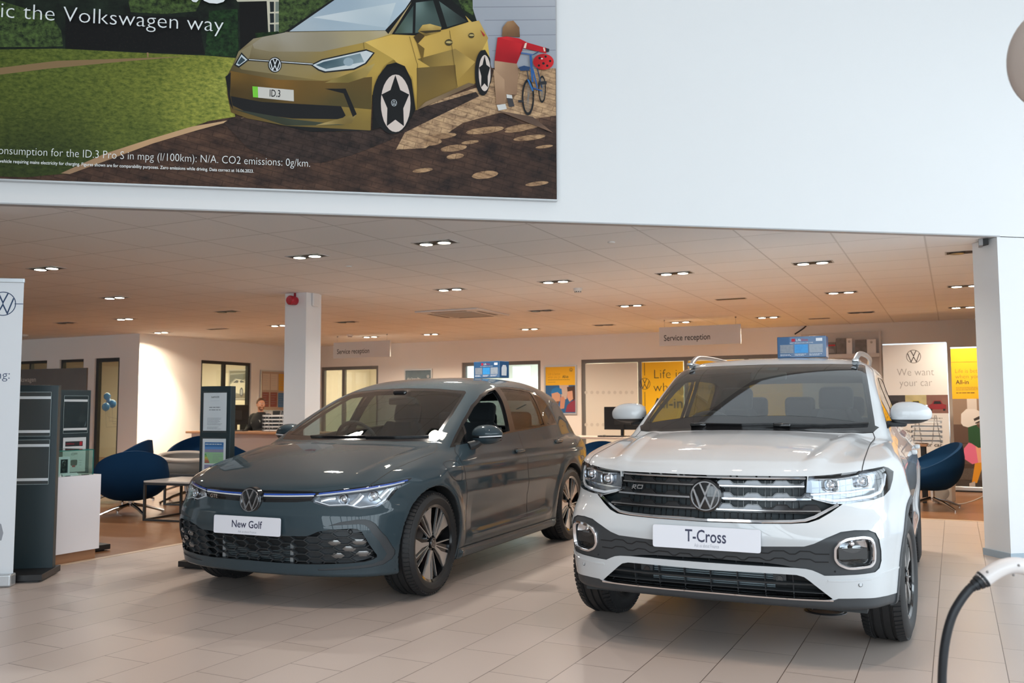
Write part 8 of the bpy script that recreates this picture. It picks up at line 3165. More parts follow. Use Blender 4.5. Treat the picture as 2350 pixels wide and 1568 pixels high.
# ================================================================ the big poster: flat shapes of the print as (pattern, colour, outline in metres along the wall and up)
POSTER_EDGE = (-9.2, 2.726, -3.635, 5.4)
POSTER = [
	('brick', [(200,190,185),(150,140,140),(255,245,235),(200,190,190)], [(-9.2,2.726),(-3.635,2.726),(-3.635,3.718),(-9.2,3.718)]),
	('leaf_dark', (255,255,255), [(-9.2,3.226),(-7.419,3.344),(-5.858,3.561),(-5.448,3.903),(-4.206,3.992),(-4.206,5.4),(-9.2,5.4)]),
	('leaf', (255,255,255), [(-7.956,3.582),(-7.213,3.632),(-7.036,3.65),(-7.053,3.758),(-7.111,3.844),(-7.276,3.893),(-7.977,4.078)]),
	('leaf', (255,255,255), [(-6.645,4.063),(-6.613,3.918),(-6.386,3.922),(-6.186,3.956),(-6.131,4.104)]),
	('leaf', (120,170,165), [(-6.099,3.965),(-5.91,3.995),(-5.895,3.652),(-6.121,3.644)]),
	('fence', (255,255,255), [(-7.03,3.881),(-6.17,3.913),(-6.121,3.653),(-7.022,3.633)]),
	('flat', (12,11,11), [(-5.904,4.153),(-5.715,4.168),(-5.709,3.827),(-5.742,3.668),(-5.883,3.653)]),
	('flat', (200,195,172), [(-5.926,4.069),(-5.601,4.095),(-5.6,4.076),(-5.911,4.045)]),
	('flat', (206,200,178), [(-5.714,4.073),(-5.607,4.081),(-5.609,3.853),(-5.698,3.835)]),
	('flat', (30,36,38), [(-5.693,4.062),(-5.663,4.064),(-5.662,3.992),(-5.688,3.987)]),
	('flat', (120,130,120), [(-5.654,4.065),(-5.624,4.067),(-5.626,3.998),(-5.653,3.992)]),
	('flat', (30,36,38), [(-5.691,3.977),(-5.662,3.979),(-5.66,3.913),(-5.687,3.908)]),
	('flat', (120,130,120), [(-5.653,3.98),(-5.623,3.982),(-5.625,3.919),(-5.652,3.913)]),
	('flat', (30,36,38), [(-5.69,3.898),(-5.66,3.9),(-5.659,3.847),(-5.686,3.842)]),
	('flat', (120,130,120), [(-5.651,3.901),(-5.622,3.903),(-5.624,3.852),(-5.651,3.847)]),
	('leaf', (255,255,255), [(-5.632,4.175),(-4.964,4.228),(-5.269,4.043),(-5.449,3.941),(-5.567,3.856),(-5.627,3.84)]),
	('leaf', (120,160,130), [(-5.789,3.828),(-5.627,3.852),(-5.715,3.783),(-5.773,3.754)]),
	('leaf', (255,255,255), [(-4.398,4.273),(-4.238,4.285),(-4.251,4.067),(-4.334,4.113)]),
	('v', [(168,172,180),(176,178,184),(160,164,172),(150,154,164),(160,164,172)], [(-4.261,4.383),(-3.629,4.435),(-3.634,3.707),(-4.116,3.683),(-4.254,4.119)]),
	('flat', (128,132,140), [(-4.251,4.133),(-3.631,4.185),(-3.631,4.18),(-4.251,4.128)]),
	('flat', (128,132,140), [(-4.169,4.04),(-3.631,4.084),(-3.632,4.079),(-4.169,4.035)]),
	('flat', (128,132,140), [(-4.141,3.927),(-3.632,3.968),(-3.632,3.963),(-4.141,3.922)]),
	('flat', (128,132,140), [(-4.113,3.814),(-3.633,3.851),(-3.633,3.846),(-4.113,3.809)]),
	('lawn_lit', [(120,140,130),(150,165,150),(160,175,160),(180,190,170),(215,220,200),(255,252,240),(255,255,255),(250,250,235),(225,230,215),(150,165,150),(95,112,104),(88,104,98),(80,96,92)], [(-9.2,3.706),(-7.428,3.6),(-7.049,3.631),(-6.521,3.636),(-6.121,3.644),(-5.894,3.64),(-5.943,3.432),(-5.91,3.223),(-6.082,3.184),(-6.504,2.998),(-6.968,2.78),(-7.236,2.742),(-9.2,2.726)]),
	('v', [(138,112,78),(150,122,86),(158,128,88),(150,122,84),(148,118,82),(140,112,78)], [(-7.818,3.415),(-7.423,3.475),(-7.074,3.545),(-6.236,3.63),(-6.604,3.575),(-7.127,3.487),(-7.815,3.35)]),
	('flat', (150,118,86), [(-6.501,3.64),(-6.49,3.641),(-6.489,3.607),(-6.497,3.607)]),
	('v', [(206,172,132),(190,154,116),(196,158,118),(170,136,104),(150,120,94),(160,128,98),(190,152,114),(200,164,124)], [(-5.846,3.221),(-6.196,3.138),(-6.477,3.033),(-6.752,2.923),(-7.022,2.778),(-6.967,2.774),(-6.448,3.007),(-6.167,3.112)]),
	('brick_lit', (255,255,255), [(-4.67,3.319),(-4.489,3.427),(-4.122,3.57),(-4.1,3.671),(-3.639,3.711),(-3.638,3.353),(-3.792,3.322),(-4.056,3.352),(-4.328,3.261),(-4.595,3.063),(-4.805,3.042)]),
	('brick_dark', (255,255,255), [(-5.985,3.175),(-5.937,3.214),(-5.828,3.214),(-5.577,3.175),(-5.221,3.15),(-4.973,3.174),(-4.67,3.341),(-4.231,3.497),(-4.209,3.465),(-4.669,3.211),(-4.879,3.092),(-5.117,2.985),(-5.321,2.922),(-5.603,2.92),(-5.824,3.005)]),
	('brick_lit', (235,230,225), [(-4.296,3.088),(-4.305,3.076),(-4.33,3.064),(-4.368,3.053),(-4.411,3.045),(-4.45,3.044),(-4.477,3.047),(-4.488,3.056),(-4.48,3.068),(-4.454,3.08),(-4.416,3.092),(-4.374,3.099),(-4.335,3.101),(-4.307,3.097)]),
	('brick_lit', (235,230,225), [(-4.318,3.023),(-4.323,3.014),(-4.34,3.004),(-4.365,2.996),(-4.393,2.992),(-4.419,2.991),(-4.438,2.995),(-4.445,3.002),(-4.44,3.011),(-4.423,3.021),(-4.398,3.029),(-4.37,3.034),(-4.343,3.035),(-4.325,3.031)]),
	('brick_lit', (235,230,225), [(-4.372,3.175),(-4.382,3.163),(-4.414,3.15),(-4.46,3.138),(-4.512,3.129),(-4.559,3.125),(-4.592,3.127),(-4.605,3.134),(-4.594,3.146),(-4.563,3.159),(-4.517,3.171),(-4.465,3.18),(-4.418,3.184),(-4.385,3.182)]),
	('brick_lit', (235,230,225), [(-4.025,3.239),(-4.038,3.226),(-4.076,3.211),(-4.132,3.196),(-4.194,3.186),(-4.251,3.181),(-4.29,3.182),(-4.305,3.19),(-4.293,3.203),(-4.255,3.218),(-4.2,3.232),(-4.137,3.243),(-4.08,3.248),(-4.04,3.247)]),
	('brick_lit', (235,230,225), [(-3.76,3.273),(-3.772,3.261),(-3.808,3.247),(-3.86,3.234),(-3.919,3.224),(-3.972,3.219),(-4.009,3.221),(-4.023,3.228),(-4.011,3.239),(-3.976,3.253),(-3.924,3.267),(-3.865,3.277),(-3.812,3.282),(-3.774,3.28)]),
	('brick_lit', (235,230,225), [(-3.716,3.196),(-3.727,3.186),(-3.76,3.173),(-3.808,3.161),(-3.862,3.152),(-3.911,3.147),(-3.945,3.149),(-3.958,3.155),(-3.947,3.166),(-3.914,3.178),(-3.866,3.19),(-3.813,3.199),(-3.764,3.204),(-3.729,3.203)]),
	('brick_lit', (235,230,225), [(-3.661,3.126),(-3.667,3.12),(-3.685,3.113),(-3.711,3.106),(-3.74,3.101),(-3.767,3.099),(-3.786,3.1),(-3.793,3.103),(-3.787,3.109),(-3.769,3.116),(-3.743,3.123),(-3.713,3.128),(-3.687,3.13),(-3.668,3.129)]),
	('brick_lit', (235,230,225), [(-4.069,2.902),(-4.077,2.888),(-4.103,2.874),(-4.141,2.862),(-4.184,2.855),(-4.224,2.854),(-4.252,2.86),(-4.263,2.87),(-4.254,2.884),(-4.229,2.898),(-4.191,2.91),(-4.148,2.917),(-4.108,2.918),(-4.08,2.912)]),
	('brick_lit', (235,230,225), [(-4.21,3.132),(-4.215,3.126),(-4.233,3.118),(-4.258,3.111),(-4.287,3.106),(-4.313,3.104),(-4.331,3.106),(-4.338,3.11),(-4.332,3.117),(-4.315,3.125),(-4.29,3.132),(-4.261,3.136),(-4.235,3.138),(-4.217,3.137)]),
	('brick_lit', (235,230,225), [(-4.478,3.119),(-4.483,3.108),(-4.5,3.097),(-4.525,3.088),(-4.553,3.083),(-4.579,3.083),(-4.597,3.088),(-4.605,3.098),(-4.6,3.109),(-4.583,3.12),(-4.559,3.129),(-4.53,3.134),(-4.505,3.134),(-4.486,3.128)]),
	('brick_lit', (235,230,225), [(-3.849,3.241),(-3.857,3.234),(-3.88,3.225),(-3.915,3.217),(-3.954,3.21),(-3.989,3.206),(-4.014,3.207),(-4.023,3.211),(-4.015,3.218),(-3.992,3.227),(-3.957,3.235),(-3.918,3.242),(-3.883,3.246),(-3.858,3.245)]),
	('brick_lit', (235,230,225), [(-4.542,2.912),(-4.548,2.904),(-4.568,2.896),(-4.597,2.888),(-4.63,2.882),(-4.659,2.88),(-4.68,2.882),(-4.688,2.887),(-4.682,2.895),(-4.662,2.904),(-4.633,2.911),(-4.601,2.917),(-4.571,2.919),(-4.55,2.917)]),
	('brick_lit', (235,230,225), [(-3.696,2.85),(-3.704,2.842),(-3.728,2.833),(-3.763,2.824),(-3.802,2.818),(-3.837,2.815),(-3.862,2.817),(-3.871,2.822),(-3.863,2.83),(-3.84,2.839),(-3.805,2.848),(-3.766,2.854),(-3.73,2.857),(-3.705,2.855)]),
	('v', [(150,138,112),(150,138,110),(120,104,70),(92,80,50),(76,62,30),(84,66,32),(96,76,36),(104,84,40),(110,92,46),(118,98,48),(130,108,52),(168,138,62),(190,158,76),(176,146,68),(150,122,56),(186,152,70),(206,172,84),(214,178,90),(196,164,84),(170,140,70)], [(-5.587,3.844),(-5.798,3.786),(-5.896,3.688),(-5.929,3.599),(-5.972,3.501),(-5.965,3.375),(-5.938,3.251),(-5.828,3.214),(-5.577,3.175),(-5.221,3.152),(-4.984,3.173),(-4.976,3.432),(-4.894,3.654),(-4.82,3.702),(-4.67,3.335),(-4.231,3.563),(-4.127,3.725),(-4.149,3.913),(-4.427,4.17),(-5.253,4.106)]),
	('v', [(222,186,98),(214,176,88),(206,168,84),(196,160,80),(206,172,96),(200,166,92),(178,146,74),(150,120,58),(160,128,58),(176,142,62),(196,160,76),(214,178,92)], [(-5.031,3.814),(-4.832,3.882),(-4.673,3.888),(-4.448,3.95),(-4.285,4.01),(-4.209,4.032),(-4.141,3.903),(-4.231,3.718),(-4.233,3.563),(-4.659,3.336),(-4.692,3.579),(-4.831,3.704)]),
	('v', [(120,98,48),(150,124,66),(190,156,82),(170,138,66)], [(-4.656,3.713),(-4.383,3.808),(-4.236,3.718),(-4.382,3.554)]),
	('v', [(110,90,48),(120,96,44),(130,104,50),(112,88,42)], [(-4.661,3.647),(-4.654,3.342),(-4.371,3.511),(-4.382,3.687)]),
	('v', [(156,146,128),(160,150,132),(164,156,140),(176,166,146),(196,168,98),(170,156,120),(150,140,118),(146,134,108),(150,138,112)], [(-5.803,3.745),(-5.738,3.801),(-5.587,3.844),(-4.885,3.909),(-4.848,3.885),(-5.041,3.808),(-5.331,3.723),(-5.686,3.7),(-5.792,3.716)]),
	('v', [(140,128,98),(130,116,84),(134,118,76),(150,128,74),(180,150,80),(176,148,78),(150,132,90),(140,126,92),(150,138,108)], [(-5.896,3.686),(-5.924,3.599),(-5.874,3.56),(-5.328,3.514),(-5.091,3.577),(-4.957,3.694),(-5.391,3.639),(-5.826,3.637),(-5.803,3.745)]),
	('v', [(118,88,36),(128,92,38),(110,84,38),(96,76,36),(88,74,36),(80,70,38),(70,58,28),(74,56,24)], [(-5.948,3.545),(-5.633,3.501),(-5.307,3.512),(-4.977,3.562),(-4.98,3.324),(-5.203,3.333),(-5.73,3.336),(-5.94,3.366)]),
	('v', [(150,130,74),(178,156,96),(160,136,74),(120,104,52)], [(-5.307,3.499),(-4.957,3.661),(-5.018,3.559),(-5.143,3.509)]),
	('flat', (22,22,24), [(-5.942,3.366),(-5.73,3.336),(-5.192,3.336),(-5.159,3.271),(-5.191,3.242),(-5.528,3.23),(-5.819,3.252),(-5.929,3.301)]),
	('v', [(50,58,50),(60,66,52),(70,76,60),(50,54,40)], [(-5.928,3.277),(-5.527,3.224),(-5.16,3.202),(-5.567,3.177)]),
	('v', [(176,152,96),(150,128,74),(120,100,52)], [(-5.365,3.19),(-5.083,3.286),(-5.119,3.214)]),
	('flat', (18,18,20), [(-5.98,3.501),(-5.945,3.534),(-5.948,3.376),(-5.924,3.27),(-5.949,3.313)]),
	('flat', (18,18,20), [(-5.307,3.456),(-5.161,3.465),(-5.082,3.284),(-5.109,3.263),(-5.175,3.429)]),
	('v', [(14,14,15),(14,14,15),(36,34,32),(20,20,20)], [(-5.828,3.214),(-5.567,3.175),(-4.982,3.171),(-5.384,3.14)]),
	('flat', (20,22,24), [(-5.589,3.848),(-5.253,4.115),(-4.653,4.161),(-4.864,3.883),(-4.887,3.908)]),
	('v', [(176,188,196),(160,178,192),(196,206,212),(176,194,206),(170,186,196)], [(-5.555,3.854),(-5.232,4.117),(-4.698,4.158),(-4.746,4.079),(-4.887,3.91)]),
	('v', [(206,214,218),(200,210,214),(182,196,204)], [(-5.395,3.967),(-4.812,4.12),(-4.874,3.929)]),
	('v', [(200,176,120),(210,188,140),(150,128,84),(140,120,80)], [(-4.864,3.886),(-4.695,4.14),(-4.658,4.161),(-4.837,3.885)]),
	('flat', (18,20,20), [(-4.84,3.883),(-4.685,4.159),(-4.427,4.179),(-4.34,4.116),(-4.285,4.015),(-4.448,3.95),(-4.673,3.886)]),
	('v', [(70,84,70),(56,74,72),(90,110,104)], [(-4.821,3.891),(-4.687,4.108),(-4.692,3.902)]),
	('v', [(74,92,88),(110,130,126),(50,66,62),(64,80,76)], [(-4.673,3.903),(-4.669,4.131),(-4.545,4.156),(-4.48,3.954)]),
	('v', [(60,74,70),(84,100,96),(40,48,46)], [(-4.442,3.964),(-4.502,4.155),(-4.296,4.019)]),
	('flat', (26,30,34), [(-5.406,3.622),(-5.33,3.667),(-5.02,3.761),(-4.959,3.739),(-5.019,3.653),(-5.102,3.604),(-5.308,3.57),(-5.353,3.584)]),
	('flat', (206,212,214), [(-5.391,3.621),(-5.325,3.659),(-5.02,3.75),(-4.972,3.736),(-5.028,3.659),(-5.106,3.615),(-5.303,3.581),(-5.345,3.593)]),
	('v', [(74,98,108),(60,84,96),(120,140,148),(140,158,164),(90,112,120)], [(-5.37,3.622),(-5.317,3.649),(-5.062,3.728),(-5.035,3.667),(-5.298,3.598)]),
	('flat', (150,168,178), [(-5.109,3.662),(-5.11,3.655),(-5.112,3.649),(-5.116,3.643),(-5.122,3.638),(-5.128,3.634),(-5.136,3.631),(-5.144,3.63),(-5.152,3.63),(-5.159,3.632),(-5.166,3.635),(-5.171,3.639),(-5.176,3.645),(-5.178,3.651),(-5.179,3.658),(-5.178,3.664),(-5.176,3.671),(-5.172,3.677),(-5.166,3.682),(-5.16,3.686),(-5.152,3.689),(-5.144,3.69),(-5.137,3.69),(-5.129,3.688),(-5.122,3.685),(-5.117,3.681),(-5.112,3.675),(-5.11,3.669)]),
	('flat', (26,30,34), [(-5.924,3.589),(-5.876,3.681),(-5.825,3.629),(-5.892,3.569)]),
	('flat', (196,206,210), [(-5.912,3.591),(-5.876,3.666),(-5.835,3.63),(-5.892,3.582)]),
	('flat', (54,70,78), [(-5.903,3.601),(-5.876,3.649),(-5.849,3.627),(-5.889,3.591)]),
	('flat', (24,26,28), [(-5.831,3.639),(-5.391,3.635),(-5.391,3.618),(-5.83,3.624)]),
	('flat', (216,220,222), [(-5.826,3.635),(-5.391,3.631),(-5.391,3.625),(-5.825,3.63)]),
	('flat', (24,26,28), [(-5.603,3.609),(-5.604,3.597),(-5.607,3.585),(-5.613,3.574),(-5.62,3.565),(-5.629,3.557),(-5.638,3.553),(-5.649,3.551),(-5.659,3.551),(-5.669,3.555),(-5.678,3.561),(-5.685,3.569),(-5.691,3.579),(-5.694,3.591),(-5.696,3.603),(-5.695,3.616),(-5.692,3.627),(-5.686,3.638),(-5.679,3.648),(-5.67,3.655),(-5.661,3.659),(-5.65,3.662),(-5.64,3.661),(-5.63,3.657),(-5.621,3.651),(-5.614,3.643),(-5.608,3.633),(-5.604,3.621)]),
	('emblem', (225,228,230), [(-5.649,3.606),(-5.65,3.655)]),
	('flat', (208,204,196), [(-5.799,3.443),(-5.519,3.433),(-5.516,3.352),(-5.793,3.366)]),
	('flat', (122,204,62), [(-5.799,3.443),(-5.762,3.442),(-5.758,3.364),(-5.793,3.366)]),
	('text:ID.3:bold', (24,26,30), [(-5.681,3.377),(-5.609,3.427)]),
	('flat', (70,54,26), [(-4.685,3.874),(-4.641,3.91),(-4.603,3.886),(-4.656,3.823)]),
	('v', [(150,124,62),(196,164,90),(206,176,104),(196,164,92),(140,114,54),(110,88,40)], [(-4.654,3.917),(-4.62,3.967),(-4.566,3.979),(-4.484,3.961),(-4.491,3.927),(-4.598,3.886)]),
	('flat', (60,50,30), [(-4.649,3.918),(-4.484,3.941),(-4.491,3.927),(-4.598,3.906)]),
	('v', [(104,82,34),(112,88,36),(120,94,40)], [(-4.662,3.834),(-4.606,3.793),(-4.619,3.688)]),
	('flat', (70,60,34), [(-4.402,3.851),(-4.403,3.846),(-4.405,3.841),(-4.408,3.836),(-4.413,3.832),(-4.418,3.828),(-4.424,3.826),(-4.43,3.825),(-4.436,3.825),(-4.442,3.827),(-4.448,3.829),(-4.452,3.833),(-4.455,3.837),(-4.458,3.842),(-4.458,3.847),(-4.458,3.853),(-4.455,3.858),(-4.452,3.863),(-4.448,3.867),(-4.442,3.87),(-4.436,3.873),(-4.43,3.874),(-4.424,3.874),(-4.418,3.872),(-4.413,3.87),(-4.408,3.866),(-4.405,3.862),(-4.403,3.857)]),
	('flat', (190,170,110), [(-4.404,3.853),(-4.405,3.851),(-4.407,3.849),(-4.409,3.847),(-4.413,3.846),(-4.418,3.844),(-4.423,3.843),(-4.428,3.843),(-4.433,3.843),(-4.438,3.843),(-4.443,3.844),(-4.447,3.845),(-4.449,3.846),(-4.451,3.848),(-4.452,3.85),(-4.451,3.852),(-4.449,3.854),(-4.447,3.856),(-4.443,3.858),(-4.438,3.859),(-4.433,3.86),(-4.428,3.861),(-4.423,3.861),(-4.418,3.86),(-4.413,3.86),(-4.409,3.859),(-4.407,3.857),(-4.405,3.855)]),
	('flat', (70,60,34), [(-4.244,3.914),(-4.244,3.91),(-4.246,3.906),(-4.248,3.902),(-4.252,3.898),(-4.256,3.895),(-4.261,3.894),(-4.265,3.893),(-4.27,3.893),(-4.275,3.894),(-4.279,3.896),(-4.282,3.899),(-4.285,3.903),(-4.287,3.907),(-4.287,3.911),(-4.287,3.916),(-4.285,3.92),(-4.283,3.924),(-4.279,3.928),(-4.275,3.93),(-4.27,3.932),(-4.265,3.933),(-4.261,3.933),(-4.256,3.932),(-4.252,3.93),(-4.248,3.927),(-4.246,3.923),(-4.244,3.919)]),
	('flat', (190,170,110), [(-4.246,3.916),(-4.246,3.915),(-4.248,3.913),(-4.25,3.912),(-4.253,3.911),(-4.256,3.91),(-4.26,3.909),(-4.264,3.909),(-4.269,3.908),(-4.272,3.909),(-4.276,3.909),(-4.279,3.91),(-4.281,3.911),(-4.282,3.912),(-4.283,3.914),(-4.282,3.915),(-4.281,3.917),(-4.279,3.918),(-4.276,3.92),(-4.272,3.921),(-4.269,3.921),(-4.264,3.922),(-4.26,3.922),(-4.256,3.922),(-4.253,3.921),(-4.25,3.92),(-4.248,3.919),(-4.246,3.918)]),
	('flat', (176,40,44), [(-4.2,3.96),(-4.165,3.923),(-4.174,3.911)]),
	('flat', (96,76,36), [(-4.715,3.874),(-4.661,3.68),(-4.658,3.68),(-4.712,3.874)]),
	('flat', (96,76,36), [(-4.656,3.68),(-4.659,3.341),(-4.656,3.342),(-4.653,3.68)]),
	('flat', (96,76,36), [(-4.426,3.938),(-4.369,3.522),(-4.366,3.522),(-4.423,3.939)]),
	('flat', (96,76,36), [(-5.041,3.808),(-5.036,3.759),(-5.033,3.759),(-5.038,3.808)]),
	('v', [(112,90,64),(140,116,88),(120,98,72),(96,78,56)], [(-4.662,3.333),(-4.596,3.399),(-4.285,3.558),(-4.235,3.55)]),
	('flat', (14,13,13), [(-4.973,3.174),(-4.969,3.432),(-4.935,3.565),(-4.873,3.655),(-4.809,3.676),(-4.746,3.653),(-4.698,3.557),(-4.668,3.341),(-4.701,3.274)]),
	('flat', (20,20,21), [(-4.683,3.405),(-4.687,3.35),(-4.697,3.297),(-4.714,3.249),(-4.737,3.209),(-4.764,3.178),(-4.795,3.158),(-4.827,3.151),(-4.859,3.155),(-4.89,3.172),(-4.917,3.2),(-4.94,3.237),(-4.958,3.283),(-4.969,3.334),(-4.973,3.389),(-4.97,3.444),(-4.96,3.497),(-4.943,3.545),(-4.92,3.585),(-4.893,3.617),(-4.863,3.637),(-4.83,3.645),(-4.798,3.641),(-4.767,3.624),(-4.739,3.596),(-4.716,3.558),(-4.698,3.512),(-4.687,3.46)]),
	('flat', (216,200,190), [(-4.704,3.382),(-4.707,3.335),(-4.714,3.29),(-4.727,3.25),(-4.743,3.216),(-4.763,3.19),(-4.785,3.173),(-4.808,3.167),(-4.832,3.171),(-4.854,3.185),(-4.874,3.209),(-4.891,3.241),(-4.903,3.28),(-4.911,3.324),(-4.914,3.371),(-4.912,3.418),(-4.905,3.462),(-4.893,3.503),(-4.876,3.537),(-4.856,3.564),(-4.834,3.581),(-4.811,3.587),(-4.787,3.584),(-4.765,3.569),(-4.745,3.545),(-4.728,3.513),(-4.715,3.473),(-4.707,3.429)]),
	('flat', (18,18,19), [(-4.813,3.583),(-4.777,3.475),(-4.714,3.446),(-4.755,3.343),(-4.75,3.213),(-4.811,3.257),(-4.871,3.207),(-4.868,3.337),(-4.91,3.435),(-4.847,3.471)]),
	('emblem', (190,196,200), [(-4.821,3.379),(-4.821,3.404)]),
	('flat', (14,13,13), [(-4.233,3.563),(-4.225,3.741),(-4.198,3.804),(-4.165,3.812),(-4.127,3.747),(-4.124,3.57),(-4.165,3.479)]),
	('flat', (22,22,23), [(-4.123,3.642),(-4.124,3.604),(-4.129,3.568),(-4.136,3.535),(-4.145,3.507),(-4.156,3.486),(-4.169,3.473),(-4.182,3.468),(-4.195,3.471),(-4.207,3.483),(-4.218,3.503),(-4.228,3.529),(-4.235,3.561),(-4.239,3.597),(-4.24,3.635),(-4.239,3.673),(-4.235,3.709),(-4.228,3.742),(-4.218,3.77),(-4.207,3.791),(-4.195,3.804),(-4.182,3.809),(-4.168,3.806),(-4.156,3.794),(-4.145,3.775),(-4.135,3.748),(-4.128,3.716),(-4.124,3.68)]),
	('flat', (214,198,188), [(-4.125,3.64),(-4.126,3.609),(-4.129,3.581),(-4.135,3.555),(-4.141,3.533),(-4.15,3.516),(-4.159,3.506),(-4.169,3.502),(-4.178,3.505),(-4.188,3.514),(-4.196,3.53),(-4.203,3.551),(-4.208,3.576),(-4.211,3.604),(-4.212,3.634),(-4.211,3.664),(-4.208,3.693),(-4.203,3.719),(-4.196,3.741),(-4.187,3.758),(-4.178,3.768),(-4.168,3.773),(-4.159,3.77),(-4.149,3.76),(-4.141,3.745),(-4.134,3.724),(-4.129,3.698),(-4.126,3.67)]),
	('flat', (18,18,19), [(-4.169,3.77),(-4.155,3.7),(-4.129,3.681),(-4.146,3.614),(-4.145,3.531),(-4.17,3.56),(-4.195,3.528),(-4.193,3.612),(-4.21,3.676),(-4.184,3.699)]),
	('v', [(110,86,70),(90,70,58),(120,92,74)], [(-4.078,3.364),(-3.814,3.332),(-3.659,3.218)]),
	('v', [(182,148,118),(160,126,98),(150,118,92),(140,108,84),(150,118,92),(168,134,104),(176,142,112)], [(-4.097,3.736),(-3.932,3.726),(-3.917,3.672),(-3.933,3.492),(-4.004,3.488),(-4.021,3.421),(-4.085,3.417)]),
	('v', [(180,146,116),(176,142,112),(146,114,88),(150,116,90)], [(-4.104,3.671),(-4.023,3.598),(-4.019,3.414),(-4.083,3.411)]),
	('flat', (206,204,200), [(-4.08,3.404),(-4.017,3.416),(-4.006,3.379),(-4.067,3.363)]),
	('flat', (64,62,64), [(-4.01,3.479),(-3.968,3.477),(-3.949,3.402),(-3.988,3.394)]),
	('flat', (206,204,200), [(-4.008,3.488),(-3.968,3.484),(-3.964,3.459),(-4.006,3.461)]),
	('v', [(196,34,42),(206,40,46),(196,30,40),(188,26,36),(180,22,34),(190,28,38),(150,16,28),(160,18,30)], [(-4.073,3.91),(-4.006,3.923),(-3.912,3.914),(-3.851,3.887),(-3.702,3.854),(-3.709,3.815),(-3.883,3.842),(-3.932,3.722)]),
	('v', [(186,26,36),(196,32,40),(150,16,28),(160,20,30)], [(-4.073,3.91),(-3.889,3.875),(-3.932,3.722),(-4.095,3.734)]),
	('flat', (224,204,186), [(-3.869,3.881),(-3.854,3.886),(-3.863,3.843),(-3.881,3.844)]),
	('flat', (224,204,186), [(-3.734,3.858),(-3.722,3.857),(-3.716,3.83),(-3.727,3.827)]),
	('flat', (40,40,46), [(-3.713,3.855),(-3.687,3.85),(-3.689,3.828),(-3.711,3.824)]),
	('v', [(120,86,58),(140,104,72),(166,128,90),(150,112,78),(120,86,60),(100,72,48),(112,80,54)], [(-4.04,3.921),(-4.035,3.988),(-4,4.036),(-3.955,4.046),(-3.911,3.997),(-3.907,3.923),(-3.989,3.924)]),
	('flat', (26,26,28), [(-3.803,3.477),(-3.804,3.451),(-3.816,3.454),(-3.816,3.477)]),
	('flat', (26,26,28), [(-3.804,3.451),(-3.806,3.425),(-3.818,3.433),(-3.816,3.454)]),
	('flat', (26,26,28), [(-3.806,3.425),(-3.811,3.401),(-3.822,3.413),(-3.818,3.433)]),
	('flat', (26,26,28), [(-3.811,3.401),(-3.817,3.381),(-3.826,3.395),(-3.822,3.413)]),
	('flat', (26,26,28), [(-3.817,3.381),(-3.824,3.363),(-3.831,3.381),(-3.826,3.395)]),
	('flat', (26,26,28), [(-3.824,3.363),(-3.832,3.35),(-3.837,3.37),(-3.831,3.381)]),
	('flat', (26,26,28), [(-3.832,3.35),(-3.841,3.342),(-3.843,3.363),(-3.837,3.37)]),
	('flat', (26,26,28), [(-3.841,3.342),(-3.85,3.339),(-3.85,3.361),(-3.843,3.363)]),
	('flat', (26,26,28), [(-3.85,3.339),(-3.859,3.341),(-3.856,3.363),(-3.85,3.361)]),
	('flat', (26,26,28), [(-3.859,3.341),(-3.867,3.348),(-3.862,3.369),(-3.856,3.363)]),
	('flat', (26,26,28), [(-3.867,3.348),(-3.875,3.36),(-3.868,3.379),(-3.862,3.369)]),
	('flat', (26,26,28), [(-3.875,3.36),(-3.882,3.377),(-3.873,3.393),(-3.868,3.379)]),
	('flat', (26,26,28), [(-3.882,3.377),(-3.888,3.397),(-3.877,3.41),(-3.873,3.393)]),
	('flat', (26,26,28), [(-3.888,3.397),(-3.892,3.42),(-3.88,3.429),(-3.877,3.41)]),
	('flat', (26,26,28), [(-3.892,3.42),(-3.895,3.446),(-3.882,3.451),(-3.88,3.429)]),
	('flat', (26,26,28), [(-3.895,3.446),(-3.896,3.472),(-3.883,3.473),(-3.882,3.451)]),
	('flat', (26,26,28), [(-3.896,3.472),(-3.895,3.499),(-3.882,3.495),(-3.883,3.473)]),
	('flat', (26,26,28), [(-3.895,3.499),(-3.892,3.524),(-3.88,3.517),(-3.882,3.495)]),
	('flat', (26,26,28), [(-3.892,3.524),(-3.887,3.548),(-3.877,3.537),(-3.88,3.517)]),
	('flat', (26,26,28), [(-3.887,3.548),(-3.882,3.569),(-3.872,3.554),(-3.877,3.537)]),
	('flat', (26,26,28), [(-3.882,3.569),(-3.874,3.586),(-3.867,3.569),(-3.872,3.554)]),
	('flat', (26,26,28), [(-3.874,3.586),(-3.866,3.599),(-3.861,3.58),(-3.867,3.569)]),
	('flat', (26,26,28), [(-3.866,3.599),(-3.858,3.608),(-3.855,3.587),(-3.861,3.58)]),
	('flat', (26,26,28), [(-3.858,3.608),(-3.848,3.611),(-3.849,3.589),(-3.855,3.587)]),
	('flat', (26,26,28), [(-3.848,3.611),(-3.839,3.609),(-3.842,3.587),(-3.849,3.589)]),
	('flat', (26,26,28), [(-3.839,3.609),(-3.831,3.602),(-3.836,3.581),(-3.842,3.587)]),
	('flat', (26,26,28), [(-3.831,3.602),(-3.823,3.59),(-3.83,3.571),(-3.836,3.581)]),
	('flat', (26,26,28), [(-3.823,3.59),(-3.816,3.573),(-3.825,3.557),(-3.83,3.571)]),
	('flat', (26,26,28), [(-3.816,3.573),(-3.81,3.553),(-3.821,3.54),(-3.825,3.557)]),
	('flat', (26,26,28), [(-3.81,3.553),(-3.806,3.529),(-3.818,3.52),(-3.821,3.54)]),
	('flat', (26,26,28), [(-3.806,3.529),(-3.803,3.504),(-3.816,3.499),(-3.818,3.52)]),
